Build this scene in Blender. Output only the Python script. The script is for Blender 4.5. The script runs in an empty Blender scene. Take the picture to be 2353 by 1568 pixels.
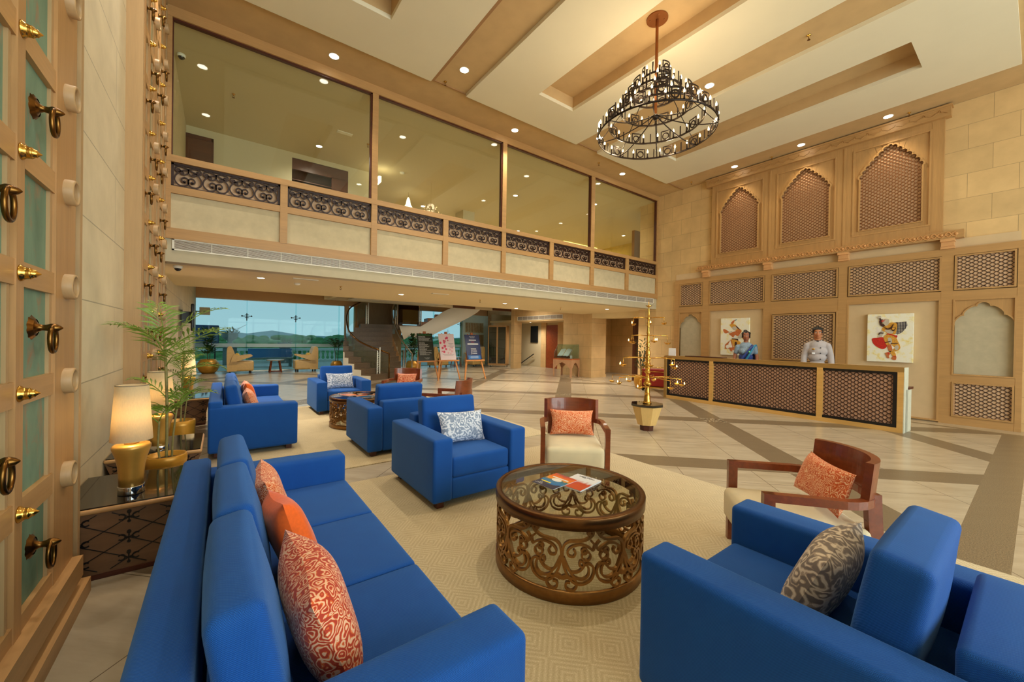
import bpy, bmesh, math, random
from math import pi, sin, cos, sqrt, atan2, radians
from mathutils import Vector, Matrix
random.seed(7)
SC = bpy.context.scene
COL = SC.collection

# ---------------------------------------------------------------- objects
def link(o, parent=None):
    COL.objects.link(o)
    if parent is not None:
        o.parent = parent
    return o

def tag(o, label=None, cat=None, group=None, kind=None):
    if label: o['label'] = label
    if cat: o['category'] = cat
    if group: o['group'] = group
    if kind: o['kind'] = kind
    return o

def thing(name, label, cat, loc=(0, 0, 0), rz=0.0, group=None):
    o = bpy.data.objects.new(name, None)
    o.empty_display_size = 0.1
    o.location = loc
    o.rotation_euler = (0, 0, rz)
    link(o)
    return tag(o, label, cat, group)

class MB:
    """mesh collector: add shapes, then build one object"""
    def __init__(s):
        s.v = []; s.f = []; s.mi = []; s.sm = []; s.m = 0; s.smooth = False
    def add(s, verts, faces, smooth=None):
        b = len(s.v)
        s.v.extend([tuple(p) for p in verts])
        sm = s.smooth if smooth is None else smooth
        for f in faces:
            s.f.append([i + b for i in f]); s.mi.append(s.m); s.sm.append(sm)
        return s
    def box(s, x0, x1, y0, y1, z0, z1):
        v = [(x, y, z) for z in (z0, z1) for y in (y0, y1) for x in (x0, x1)]
        return s.add(v, [(0, 2, 3, 1), (4, 5, 7, 6), (0, 1, 5, 4), (2, 6, 7, 3), (0, 4, 6, 2), (1, 3, 7, 5)], False)
    def quad(s, a, b, c, d):
        return s.add([a, b, c, d], [(0, 1, 2, 3)], False)
    def prism(s, pts, axis, a0, a1):
        """extrude outline of 2-D points along axis ('x','y','z'); pts are the two other axes in order"""
        def P(p, a):
            if axis == 'z': return (p[0], p[1], a)
            if axis == 'y': return (p[0], a, p[1])
            return (a, p[0], p[1])
        n = len(pts)
        v = [P(p, a0) for p in pts] + [P(p, a1) for p in pts]
        f = [tuple(range(n))[::-1], tuple(range(n, 2 * n))]
        f += [(i, (i + 1) % n, n + (i + 1) % n, n + i) for i in range(n)]
        return s.add(v, f, False)
    def lathe(s, prof, c=(0, 0, 0), n=24, smooth=True, sx=1.0, sy=1.0):
        v = []; f = []
        k = len(prof)
        for i in range(n):
            a = 2 * pi * i / n
            for r, z in prof:
                v.append((c[0] + r * cos(a) * sx, c[1] + r * sin(a) * sy, c[2] + z))
        for i in range(n):
            j = (i + 1) % n
            for q in range(k - 1):
                f.append((i * k + q, j * k + q, j * k + q + 1, i * k + q + 1))
        return s.add(v, f, smooth)
    def cyl(s, c, r, z0, z1, n=20, smooth=True):
        s.lathe([(0, z0), (r, z0)], c, n, False)
        s.lathe([(r, z0), (r, z1)], c, n, smooth)
        return s.lathe([(r, z1), (0, z1)], c, n, False)
    def tube(s, pts, r, n=8, closed=False, smooth=True, cap=True):
        pts = [Vector(p) for p in pts]
        k = len(pts)
        rs = r if isinstance(r, (list, tuple)) else [r] * k
        v = []; prev = None
        for i in range(k):
            if closed:
                t = pts[(i + 1) % k] - pts[i - 1]
            else:
                t = pts[min(i + 1, k - 1)] - pts[max(i - 1, 0)]
            t.normalize()
            if prev is None:
                up = Vector((0, 0, 1)) if abs(t.z) < 0.9 else Vector((1, 0, 0))
                a = t.cross(up).normalized()
            else:
                a = prev - t * prev.dot(t)
                a = a.normalized() if a.length > 1e-6 else t.orthogonal().normalized()
            prev = a
            b = t.cross(a)
            for q in range(n):
                g = 2 * pi * q / n + pi / n
                v.append(pts[i] + (a * cos(g) + b * sin(g)) * rs[i])
        f = []
        for i in range(k if closed else k - 1):
            j = (i + 1) % k
            for q in range(n):
                w = (q + 1) % n
                f.append((i * n + q, i * n + w, j * n + w, j * n + q))
        if cap and not closed:
            f.append(tuple(range(n))[::-1]); f.append(tuple((k - 1) * n + q for q in range(n)))
        return s.add(v, f, smooth)
    def bar(s, a, b, w, h, up=(0, 0, 1)):
        """rectangular bar from a to b, w wide (sideways), h high (along up)"""
        a = Vector(a); b = Vector(b); t = (b - a).normalized()
        u = Vector(up); sd = t.cross(u)
        if sd.length < 1e-6: sd = t.orthogonal()
        sd.normalize(); u = sd.cross(t).normalized()
        v = []
        for p in (a, b):
            for x, y in ((-1, -1), (1, -1), (1, 1), (-1, 1)):
                v.append(p + sd * (x * w / 2) + u * (y * h / 2))
        return s.add(v, [(3, 2, 1, 0), (4, 5, 6, 7), (0, 1, 5, 4), (1, 2, 6, 5), (2, 3, 7, 6), (3, 0, 4, 7)], False)
    def sphere(s, c, r, n=12, m=8, sx=1, sy=1, sz=1):
        prof = [(r * sin(pi * i / m), -r * cos(pi * i / m) * sz) for i in range(m + 1)]
        return s.lathe(prof, c, n, True, sx, sy)
    def soft(s, c, size, r=0.04, n=8, bulge=(0, 0, 0), rot=None, pinch=0.0):
        """rounded, slightly puffed box; size = full extents"""
        h = [q / 2 for q in size]
        r = min(r, min(h) * 0.98)
        c = Vector(c); v = []; f = []; idx = {}
        def sub(hh, count):
            # extra rows inside the rounding
            base = [-1 + 2 * i / count for i in range(count + 1)]
            e = r / hh
            add = [-(1 - e), -(1 - e * 0.45), (1 - e * 0.45), (1 - e), -(1 - e * 0.15), (1 - e * 0.15)]
            base = [x for x in base if abs(x) < 1 - e * 1.05 or abs(abs(x) - 1) < 1e-9] + add
            return sorted(set(round(x, 5) for x in base))
        G = [sub(h[i], n) for i in range(3)]
        def vert(p):
            k = (round(p[0], 4), round(p[1], 4), round(p[2], 4))
            if k in idx: return idx[k]
            q = [p[i] * h[i] for i in range(3)]
            inner = Vector([max(-(h[i] - r), min(h[i] - r, q[i])) for i in range(3)])
            d = Vector(q) - inner
            # cube-to-sphere on the rounded shell
            if d.length > 1e-9:
                e = Vector([d[i] / r for i in range(3)])
                x, y, z = e
                w = Vector((x * sqrt(max(0, 1 - y * y / 2 - z * z / 2 + y * y * z * z / 3)),
                            y * sqrt(max(0, 1 - z * z / 2 - x * x / 2 + z * z * x * x / 3)),
                            z * sqrt(max(0, 1 - x * x / 2 - y * y / 2 + x * x * y * y / 3))))
                pos = inner + w * r
            else:
                pos = inner
            for i in range(3):
                if bulge[i]:
                    j, k2 = [(1, 2), (0, 2), (0, 1)][i]
                    g = (1 - p[j] ** 2) * (1 - p[k2] ** 2)
                    pos[i] += bulge[i] * g * p[i]
            if rot is not None: pos = rot @ pos
            v.append(pos + c)
            idx[k] = len(v) - 1
            return idx[k]
        for ax in range(3):
            a, b = [(1, 2), (2, 0), (0, 1)][ax]
            for sg in (-1, 1):
                for i in range(len(G[a]) - 1):
                    for j in range(len(G[b]) - 1):
                        q = []
                        for (ii, jj) in ((i, j), (i + 1, j), (i + 1, j + 1), (i, j + 1)):
                            p = [0, 0, 0]; p[ax] = sg; p[a] = G[a][ii]; p[b] = G[b][jj]
                            q.append(vert(p))
                        f.append(q if sg > 0 else q[::-1])
        return s.add(v, f, True)
    def ribbon(s, path, w, t, fn, closed=False):
        """flat bar of width w (in the plane) and depth t swept along a 2-D path; fn(u, v, d) maps into space"""
        k = len(path); v = []
        for i in range(k):
            if closed: p0, p1 = path[i - 1], path[(i + 1) % k]
            else: p0, p1 = path[max(0, i - 1)], path[min(k - 1, i + 1)]
            tx, ty = p1[0] - p0[0], p1[1] - p0[1]
            L = sqrt(tx * tx + ty * ty) or 1
            nx, ny = -ty / L * w / 2, tx / L * w / 2
            x, y = path[i][0], path[i][1]
            v += [fn(x + nx, y + ny, t / 2), fn(x - nx, y - ny, t / 2), fn(x - nx, y - ny, -t / 2), fn(x + nx, y + ny, -t / 2)]
        f = []
        for i in range(k if closed else k - 1):
            j = (i + 1) % k
            for q in range(4):
                f.append((i * 4 + q, i * 4 + (q + 1) % 4, j * 4 + (q + 1) % 4, j * 4 + q))
        if not closed:
            f.append((0, 1, 2, 3)[::-1]); f.append(tuple((k - 1) * 4 + q for q in range(4)))
        return s.add(v, f, False)
    def xf(s, M, start=0):
        for i in range(start, len(s.v)):
            s.v[i] = tuple(M @ Vector(s.v[i]))
        return s
    def mesh(s, name, mats):
        me = bpy.data.meshes.new(name)
        me.from_pydata(s.v, [], s.f)
        ml = mats if isinstance(mats, (list, tuple)) else [mats]
        for m in ml: me.materials.append(m)
        me.polygons.foreach_set('material_index', s.mi)
        me.polygons.foreach_set('use_smooth', s.sm)
        bm = bmesh.new(); bm.from_mesh(me)
        bmesh.ops.recalc_face_normals(bm, faces=bm.faces)
        bm.to_mesh(me); bm.free()
        me.update()
        return me
    def build(s, name, mats, parent=None, label=None):
        o = bpy.data.objects.new(name, s.mesh(name, mats))
        link(o, parent)
        if label: o['label'] = label
        return o

def struct(name, mb, mats, parent=None):
    o = mb.build(name, mats, parent)
    if parent is None: o['kind'] = 'structure'
    return o

def copy_tree(o, parent=None):
    c = o.copy()
    COL.objects.link(c)
    if parent is not None:
        c.parent = parent
        c.matrix_parent_inverse = o.matrix_parent_inverse.copy()
    for ch in [q for q in ALLCH.get(o.name, None) or list(o.children)]:
        copy_tree(ch, c)
    return c
ALLCH = {}

def dup(o, loc, rz=0.0, label=None, group=None):
    c = copy_tree(o)
    c.location = loc; c.rotation_euler = (0, 0, rz)
    if label: c['label'] = label
    if group: c['group'] = group
    return c

def spiral(cx, cy, r0, r1, a0, turns, n=28):
    return [(cx + (r0 + (r1 - r0) * i / n) * cos(a0 + turns * 2 * pi * i / n),
             cy + (r0 + (r1 - r0) * i / n) * sin(a0 + turns * 2 * pi * i / n)) for i in range(n + 1)]

def crom(pts, n=6, closed=False):
    """Catmull-Rom through points of any dimension"""
    k = len(pts); out = []
    rng = range(k if closed else k - 1)
    for i in rng:
        if closed: p = [pts[(i + q) % k] for q in (-1, 0, 1, 2)]
        else: p = [pts[max(0, i - 1)], pts[i], pts[i + 1], pts[min(k - 1, i + 2)]]
        for q in range(n):
            t = q / n
            out.append(tuple(0.5 * (2 * p[1][d] + (p[2][d] - p[0][d]) * t + (2 * p[0][d] - 5 * p[1][d] + 4 * p[2][d] - p[3][d]) * t * t
                       + (-p[0][d] + 3 * p[1][d] - 3 * p[2][d] + p[3][d]) * t ** 3) for d in range(len(p[0]))))
    if not closed: out.append(tuple(pts[-1]))
    return out

# ---------------------------------------------------------------- materials
def lin(c):
    return tuple(((q / 255) / 12.92 if q / 255 <= 0.04045 else ((q / 255 + 0.055) / 1.055) ** 2.4) for q in c[:3]) + (1.0,)

class NT:
    def __init__(s, name):
        s.mat = bpy.data.materials.new(name); s.mat.use_nodes = True
        s.t = s.mat.node_tree; s.t.nodes.clear()
        s.out = s.n('ShaderNodeOutputMaterial')
    def n(s, typ, **kw):
        o = s.t.nodes.new(typ)
        for k, v in kw.items():
            if k.startswith('i_'):
                key = k[2:]
                o.inputs[int(key) if key.isdigit() else key.replace('_', ' ')].default_value = v
            else: setattr(o, k, v)
        return o
    def l(s, a, b): s.t.links.new(a, b)
    def math(s, op, a, b=None, c=None, clamp=False):
        o = s.n('ShaderNodeMath', operation=op); o.use_clamp = clamp
        for i, q in enumerate((a, b, c)):
            if q is None: continue
            if isinstance(q, (int, float)): o.inputs[i].default_value = q
            else: s.l(q, o.inputs[i])
        return o.outputs[0]
    def mix(s, fac, a, b, blend='MIX'):
        o = s.n('ShaderNodeMix', data_type='RGBA', blend_type=blend)
        for i, q in ((0, fac), (6, a), (7, b)):
            if isinstance(q, (int, float)): o.inputs[i].default_value = q
            elif isinstance(q, tuple): o.inputs[i].default_value = q
            else: s.l(q, o.inputs[i])
        return o.outputs[2]
    def coord(s, kind='Object'):
        return s.n('ShaderNodeTexCoord').outputs[kind]
    def mapping(s, vec, scale=(1, 1, 1), rot=(0, 0, 0), loc=(0, 0, 0)):
        m = s.n('ShaderNodeMapping'); s.l(vec, m.inputs[0])
        m.inputs['Scale'].default_value = scale; m.inputs['Rotation'].default_value = rot; m.inputs['Location'].default_value = loc
        return m.outputs[0]
    def noise(s, vec, scale, detail=3, rough=0.5, dist=0.0):
        o = s.n('ShaderNodeTexNoise'); s.l(vec, o.inputs['Vector'])
        o.inputs['Scale'].default_value = scale; o.inputs['Detail'].default_value = detail
        o.inputs['Roughness'].default_value = rough; o.inputs['Distortion'].default_value = dist
        return o.outputs[0]
    def ramp(s, fac, stops):
        o = s.n('ShaderNodeValToRGB'); s.l(fac, o.inputs[0])
        e = o.color_ramp.elements
        while len(e) < len(stops): e.new(0.5)
        for q, (p, c) in zip(e, stops): q.position = p; q.color = c
        return o.outputs[0]
    def sep(s, vec):
        o = s.n('ShaderNodeSeparateXYZ'); s.l(vec, o.inputs[0]); return o.outputs
    def comb(s, x, y, z):
        o = s.n('ShaderNodeCombineXYZ')
        for i, q in enumerate((x, y, z)):
            if isinstance(q, (int, float)): o.inputs[i].default_value = q
            else: s.l(q, o.inputs[i])
        return o.outputs[0]
    def bsdf(s, col, rough=0.5, metal=0.0, bump=None, bstr=0.2, bdist=0.01, sheen=0.0, sheencol=None, spec=0.5, coat=0.0, emit=None, estr=0.0, trans=0.0):
        p = s.n('ShaderNodeBsdfPrincipled')
        for key, q in (('Base Color', col), ('Roughness', rough), ('Metallic', metal), ('Specular IOR Level', spec), ('Coat Weight', coat), ('Transmission Weight', trans)):
            if isinstance(q, (int, float, tuple)): p.inputs[key].default_value = q
            else: s.l(q, p.inputs[key])
        if sheen:
            p.inputs['Sheen Weight'].default_value = sheen
            p.inputs['Sheen Roughness'].default_value = 0.4
            if sheencol: p.inputs['Sheen Tint'].default_value = sheencol
        if emit is not None:
            if isinstance(emit, tuple): p.inputs['Emission Color'].default_value = emit
            else: s.l(emit, p.inputs['Emission Color'])
            p.inputs['Emission Strength'].default_value = estr
        if bump is not None:
            b = s.n('ShaderNodeBump'); b.inputs['Strength'].default_value = bstr; b.inputs['Distance'].default_value = bdist
            s.l(bump, b.inputs['Height']); s.l(b.outputs[0], p.inputs['Normal'])
        s.l(p.outputs[0], s.out.inputs[0])
        return s.mat

def sc(c, k): return tuple(min(1, q * k) for q in c[:3]) + (1.0,)

def plain(name, c, rough=0.5, metal=0.0, var=0.08, scale=6.0, stretch=(1, 1, 1), bstr=0.0, detail=4, **kw):
    t = NT(name); C = lin(c)
    v = t.mapping(t.coord(), stretch)
    nz = t.noise(v, scale, detail)
    col = t.ramp(nz, [(0.3, sc(C, 1 - var)), (0.7, sc(C, 1 + var))])
    return t.bsdf(col, rough, metal, bump=nz if bstr else None, bstr=bstr, **kw)

def wood(name, c, axis='z', rough=0.45, var=0.16, grain=60, **kw):
    st = {'x': (0.06, 1, 1), 'y': (1, 0.06, 1), 'z': (1, 1, 0.06)}[axis]
    t = NT(name); C = lin(c)
    v = t.mapping(t.coord(), st)
    a = t.noise(v, grain, 3, 0.6); b = t.noise(v, grain * 0.13, 3, 0.5, 1.5)
    f = t.math('ADD', t.math('MULTIPLY', a, 0.45), t.math('MULTIPLY', b, 0.55))
    col = t.ramp(f, [(0.32, sc(C, 1 - var)), (0.5, C), (0.68, sc(C, 1 + var))])
    return t.bsdf(col, rough, bump=a, bstr=0.05, **kw)

def emis(name, c, strength):
    t = NT(name)
    e = t.n('ShaderNodeEmission'); e.inputs[0].default_value = lin(c); e.inputs[1].default_value = strength
    t.l(e.outputs[0], t.out.inputs[0])
    return t.mat

def glass(name, tint=(255, 255, 255), amount=1.0, rough=0.0, haze=0.0):
    t = NT(name)
    tr = t.n('ShaderNodeBsdfTransparent'); tr.inputs[0].default_value = lin(tint)
    gl = t.n('ShaderNodeBsdfGlossy'); gl.inputs['Roughness'].default_value = rough
    ge = t.n('ShaderNodeNewGeometry'); dt = t.n('ShaderNodeVectorMath', operation='DOT_PRODUCT')
    t.l(ge.outputs['Normal'], dt.inputs[0]); t.l(ge.outputs['Incoming'], dt.inputs[1])
    c = t.math('SUBTRACT', 1.0, t.math('ABSOLUTE', dt.outputs['Value']))
    fz = t.math('MULTIPLY_ADD', t.math('POWER', c, 5.0), 0.96, 0.04)
    m = t.n('ShaderNodeMixShader'); t.l(t.math('MULTIPLY', fz, amount, clamp=True), m.inputs[0])
    t.l(tr.outputs[0], m.inputs[1]); t.l(gl.outputs[0], m.inputs[2])
    last = m.outputs[0]
    if haze:
        d = t.n('ShaderNodeBsdfDiffuse'); d.inputs[0].default_value = lin((235, 245, 245))
        m2 = t.n('ShaderNodeMixShader'); m2.inputs[0].default_value = haze
        t.l(last, m2.inputs[1]); t.l(d.outputs[0], m2.inputs[2]); last = m2.outputs[0]
    t.l(last, t.out.inputs[0])
    return t.mat
# light levels
E_CH, E_DL, E_AR, E_LO, E_UP, E_EN, E_WI, SKY, EXPO = 8, 175, 85, 210, 95, 820, 160, 0.62, 0.6
M = {}
M['oak'] = wood('light_oak', (180, 138, 86), 'z', 0.45, 0.12)
M['oak_x'] = wood('light_oak_lengthwise', (180, 138, 86), 'x', 0.45, 0.12)
M['oak_y'] = wood('light_oak_along_wall', (180, 138, 86), 'y', 0.45, 0.12)
M['teak'] = wood('teak', (124, 60, 28), 'x', 0.32, 0.28, 40, coat=0.3)
M['teak_dark'] = wood('dark_teak', (78, 34, 20), 'x', 0.35, 0.25, 40)
M['walnut'] = wood('walnut_panel', (86, 44, 22), 'x', 0.4, 0.25, 40)
M['mahog'] = wood('mahogany_door', (142, 66, 28), 'x', 0.4, 0.3, 25)
M['beech'] = wood('beech_easel', (200, 132, 70), 'z', 0.5, 0.15)
M['cream'] = plain('cream_plaster', (226, 217, 190), 0.8, var=0.015, scale=2)
M['soffit'] = plain('soffit_paint', (232, 212, 166), 0.8, var=0.01, scale=2)
M['tan'] = plain('tan_stucco', (196, 164, 116), 0.75, var=0.06, scale=3.5, stretch=(1, 1, 1), detail=8)
M['tan_dark'] = plain('tan_stucco_edge', (160, 120, 78), 0.75, var=0.06, scale=3.5)
M['apron'] = plain('textured_plaster_apron', (200, 184, 148), 0.8, var=0.07, scale=9, detail=9)
M['fascia'] = plain('fascia_grey_plaster', (196, 184, 154), 0.8, var=0.04, scale=8, detail=8)
M['plaster'] = plain('warm_plaster', (205, 178, 138), 0.85, var=0.03, scale=7, detail=8)
M['niche'] = plain('grey_niche_plaster', (182, 170, 142), 0.85, var=0.07, scale=9, detail=9)
M['upper'] = plain('upper_room_paint', (204, 190, 156), 0.85, var=0.01, scale=1)
M['white'] = plain('white_paint', (236, 230, 214), 0.6, var=0.01)
M['pale'] = plain('pale_teal_paint', (190, 212, 206), 0.7, var=0.03)
M['blackm'] = plain('black_lacquer', (14, 12, 13), 0.35, var=0.02)
M['lattice'] = plain('dark_brown_lattice', (46, 22, 16), 0.45, var=0.05)
M['latticegold'] = plain('brown_oak_lattice', (128, 78, 40), 0.4, var=0.05)
M['latback'] = plain('lattice_backing', (214, 176, 140), 0.8, var=0.02)
M['latbackpink'] = plain('counter_backing', (190, 148, 122), 0.8, var=0.04)
M['iron'] = plain('wrought_iron', (38, 26, 20), 0.4, 0.6, var=0.05)
M['bronze'] = plain('brushed_bronze', (150, 108, 60), 0.36, 0.85, var=0.12, scale=30)
M['bronze_dk'] = plain('dark_bronze', (104, 70, 38), 0.32, 0.9, var=0.1, scale=30)
M['brass'] = plain('polished_brass', (214, 166, 78), 0.2, 1.0, var=0.1, scale=8)
M['brass_old'] = plain('aged_brass', (120, 84, 40), 0.3, 1.0, var=0.25, scale=25)
M['goldleaf'] = plain('gold_leaf_ceramic', (206, 158, 74), 0.34, 0.45, var=0.12, scale=5)
M['goldpot'] = plain('golden_pot', (196, 142, 48), 0.35, 0.35, var=0.1, scale=5)
M['chrome'] = plain('chrome', (205, 205, 205), 0.08, 1.0, var=0.0)
M['steel'] = plain('brushed_steel', (170, 160, 140), 0.3, 1.0, var=0.05)
M['soil'] = plain('potting_soil', (40, 26, 18), 0.95, var=0.4, scale=80)
M['leaf'] = plain('palm_leaf', (112, 140, 44), 0.45, var=0.25, scale=6)
M['leafdk'] = plain('dark_leaf', (48, 80, 34), 0.45, var=0.3, scale=6)
M['stem'] = plain('palm_stem', (132, 122, 70), 0.6, var=0.2, scale=30)
M['stemdk'] = plain('plant_stem', (92, 76, 52), 0.6, var=0.2, scale=30)
M['linen'] = None
M['leather'] = plain('tan_leather', (196, 158, 92), 0.4, var=0.05, scale=12)
M['orange'] = plain('orange_cotton', (232, 98, 22), 0.85, var=0.08, scale=60, sheen=0.2)
M['paper'] = plain('white_paper', (235, 236, 240), 0.6, var=0.01)
M['black'] = plain('black_plastic', (16, 16, 18), 0.35, var=0.02)
M['wheel'] = plain('rubber', (20, 20, 20), 0.6, var=0.02)
M['red'] = plain('red_velvet', (150, 26, 18), 0.7, var=0.1, sheen=0.3)
M['redsign'] = plain('red_sign', (190, 30, 24), 0.5, var=0.02)
M['greensign'] = plain('green_sign', (30, 130, 60), 0.5, var=0.02)
M['skin'] = plain('brown_skin', (176, 112, 72), 0.5, var=0.05, scale=12)
M['skin_w'] = plain('deep_brown_skin', (152, 92, 62), 0.5, var=0.05, scale=12)
M['lips'] = plain('lips', (150, 78, 66), 0.45, var=0.02)
M['hair'] = plain('black_hair', (14, 12, 12), 0.4, var=0.3, scale=60)
M['eyewhite'] = plain('eye_white', (225, 220, 212), 0.3, var=0.0)
M['iris'] = plain('dark_iris', (20, 14, 10), 0.2, var=0.0)
M['jacket'] = plain('pale_grey_jacket', (172, 164, 164), 0.85, var=0.03, scale=20, sheen=0.1)
M['collar'] = plain('dark_collar_lining', (46, 42, 44), 0.8, var=0.02)
M['sari'] = plain('blue_patterned_sari', (40, 60, 130), 0.7, var=0.55, scale=55, detail=2, sheen=0.2)
M['sariteal'] = plain('teal_sari_border', (28, 120, 160), 0.6, var=0.15, scale=10, sheen=0.2)
M['blouse'] = plain('grey_blue_blouse', (130, 150, 168), 0.75, var=0.25, scale=40)
M['shelltop'] = plain('dark_glass_top', (22, 18, 16), 0.05, var=0.0, spec=0.7)
M['terrace'] = plain('terrace_concrete', (150, 160, 152), 0.8, var=0.06, scale=4)
M['balus'] = plain('white_balustrade', (214, 226, 220), 0.7, var=0.03)
M['urn'] = plain('grey_stone_urn', (112, 124, 120), 0.8, var=0.12, scale=12)
M['hangdk'] = plain('smoked_panel', (96, 62, 36), 0.25, var=0.1, scale=3)
M['tvscreen'] = plain('tv_screen', (10, 10, 14), 0.05, var=0.0, spec=0.8)
M['blue_board'] = plain('navy_board', (16, 38, 84), 0.4, var=0.02)
M['blue_band'] = plain('blue_band', (36, 104, 168), 0.4, var=0.02)
M['green_board'] = plain('dark_green_board', (22, 32, 24), 0.3, var=0.05)
M['greentext'] = plain('green_lettering', (52, 150, 60), 0.5, var=0.0)
M['whitetext'] = plain('white_lettering', (225, 225, 220), 0.5, var=0.0)
M['greytext'] = plain('grey_lettering', (110, 100, 100), 0.5, var=0.0)
M['pink_board'] = plain('pale_pink_board', (226, 206, 208), 0.4, var=0.03)
M['blossom'] = plain('pink_blossom', (222, 60, 100), 0.5, var=0.3, scale=60)
M['blossom2'] = plain('faded_blossom', (228, 170, 180), 0.5, var=0.1, scale=60)
M['stonedk'] = plain('granite_tread', (122, 100, 76), 0.5, var=0.3, scale=60, detail=6)
M['stairwall'] = plain('ribbed_brown_wallcover', (132, 108, 78), 0.8, var=0.12, scale=40, stretch=(1, 1, 0.05))
M['foliage'] = plain('distant_foliage', (62, 112, 62), 0.9, var=0.4, scale=0.6)
M['fire'] = emis('oil_flame', (255, 200, 110), 14)
M['bulb'] = emis('candle_bulb', (255, 214, 150), 12)
M['downl'] = emis('downlight_lens', (255, 246, 226), 12)
M['cove'] = emis('cove_strip', (255, 225, 120), 5)
M['crystal'] = emis('glowing_crystal', (255, 236, 190), 2.2)
M['sconce'] = emis('sconce_shade', (255, 236, 180), 3.5)
M['glass'] = glass('clear_pane', (250, 253, 248), 1.0)
M['winglass'] = glass('window_pane', (226, 246, 246), 0.2)
M['frost'] = glass('frosted_band', (225, 242, 244), 0.5, 0.3, haze=0.42)
M['tableglass'] = glass('smoked_table_glass', (236, 236, 226), 1.0)
M['boxglass'] = glass('case_glass', (226, 244, 240), 1.1)
M['smoke'] = glass('smoked_balustrade_glass', (140, 104, 66), 0.8)
M['water'] = M['glass']

# --- floor: beige slabs, diagonal darker bands, inlay at the crossings
def floor_mat():
    t = NT('lobby_floor')
    x, y, z = t.sep(t.coord())[0:3]
    d = t.math('SUBTRACT', x, y); s = t.math('ADD', x, y)
    def per(v, c0, step, half):
        q = t.math('DIVIDE', t.math('SUBTRACT', v, c0), step)
        fr = t.math('SUBTRACT', t.math('FRACT', t.math('ADD', q, 0.5)), 0.5)
        return t.math('LESS_THAN', t.math('ABSOLUTE', fr), half / step)
    bd = per(d, 4.11, 4.345, 0.31); bs = per(s, 7.72, 4.3, 0.30)
    def rng(v, a, b):
        return t.math('MULTIPLY', t.math('GREATER_THAN', v, a), t.math('LESS_THAN', v, b))
    inX = t.math('LESS_THAN', x, 11.42); inY = t.math('GREATER_THAN', y, 0.40)
    inn = t.math('MULTIPLY', inX, inY)
    band = t.math('MULTIPLY', t.math('MAXIMUM', bd, bs), inn)
    cross = t.math('MULTIPLY', t.math('MULTIPLY', bd, bs), inn)
    brd = t.math('MAXIMUM', t.math('MULTIPLY', rng(x, 11.42, 11.56), t.math('GREATER_THAN', y, 0.1)), t.math('MULTIPLY', rng(y, 0.10, 0.40), t.math('LESS_THAN', x, 11.56)))
    dark = t.math('MAXIMUM', band, brd)
    # seams
    sm = t.math('MAXIMUM', per(d, 4.11 + 0.31, 1.2415, 0.0045), per(s, 7.72 + 0.3, 1.2333, 0.0045))
    sm = t.math('MULTIPLY', sm, t.math('SUBTRACT', 1.0, dark))
    v = t.mapping(t.coord(), (1, 1, 1), (0, 0, radians(45)))
    n1 = t.noise(t.mapping(v, (0.6, 3, 1)), 2.2, 6, 0.6); n2 = t.noise(v, 60, 2)
    tile = t.ramp(n1, [(0.3, lin((166, 152, 128))), (0.7, lin((190, 176, 152)))])
    dk = t.ramp(t.noise(v, 90, 4, 0.7), [(0.3, lin((104, 90, 70))), (0.7, lin((132, 116, 92)))])
    gr = t.ramp(t.noise(v, 130, 3, 0.8), [(0.42, lin((92, 80, 62))), (0.58, lin((150, 132, 104)))])
    vo = t.n('ShaderNodeTexVoronoi', feature='F1'); t.l(t.mapping(v, (1, 1, 1)), vo.inputs['Vector']); vo.inputs['Scale'].default_value = 26
    peb = t.ramp(vo.outputs['Distance'], [(0.35, lin((206, 192, 164))), (0.55, lin((84, 72, 56)))])
    c = t.mix(dark, tile, dk)
    c = t.mix(brd, c, gr)
    ring = t.math('MULTIPLY', cross, t.math('LESS_THAN', t.math('ABSOLUTE', t.math('SUBTRACT', t.math('FRACT', t.math('DIVIDE', t.math('ADD', s, 0.0), 0.3)), 0.5)), 0.33))
    c = t.mix(t.math('MULTIPLY', ring, 0.75), c, peb)
    c = t.mix(sm, c, lin((104, 90, 72)))
    rough = t.math('ADD', t.math('MULTIPLY', dark, 0.1), t.math('ADD', t.math('MULTIPLY', n1, 0.12), 0.16))
    return t.bsdf(c, rough, bump=n1, bstr=0.02, spec=0.45)
M['floor'] = floor_mat()

def stone_mat(name, axes, row, length, c, off=(0, 0), seam=0.004, var=0.07, vseam=True, offset=0.5):
    """ashlar blocks on a vertical wall; axes gives the horizontal axis index"""
    t = NT(name)
    q = t.sep(t.coord())
    u = q[axes]; w = q[2]
    vec = t.comb(t.math('ADD', u, off[0]), t.math('ADD', w, off[1]), 0.0)
    b = t.n('ShaderNodeTexBrick'); t.l(vec, b.inputs['Vector'])
    b.offset = offset; b.squash = 1.0
    b.inputs['Scale'].default_value = 1.0
    b.inputs['Brick Width'].default_value = length; b.inputs['Row Height'].default_value = row
    b.inputs['Mortar Size'].default_value = seam; b.inputs['Mortar Smooth'].default_value = 0.1
    C = lin(c)
    b.inputs['Color1'].default_value = sc(C, 1 - var); b.inputs['Color2'].default_value = sc(C, 1 + var)
    b.inputs['Mortar'].default_value = sc(C, 0.6)
    n1 = t.noise(t.coord(), 2.5, 7, 0.6)
    col = t.mix(0.7, b.outputs['Color'], t.ramp(n1, [(0.3, (0.82, 0.8, 0.76, 1)), (0.7, (1.06, 1.05, 1.03, 1))]), 'MULTIPLY')
    return t.bsdf(col, 0.75, bump=t.math('SUBTRACT', 1.0, b.outputs['Fac']), bstr=0.3, bdist=0.004)
M['stone_r'] = stone_mat('ashlar_right_wall', 1, 0.4925, 0.645, (216, 182, 128), (-0.291 + 0.645 * 4, 0.003 - 0.157 + 0.4925 * 0))
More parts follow.
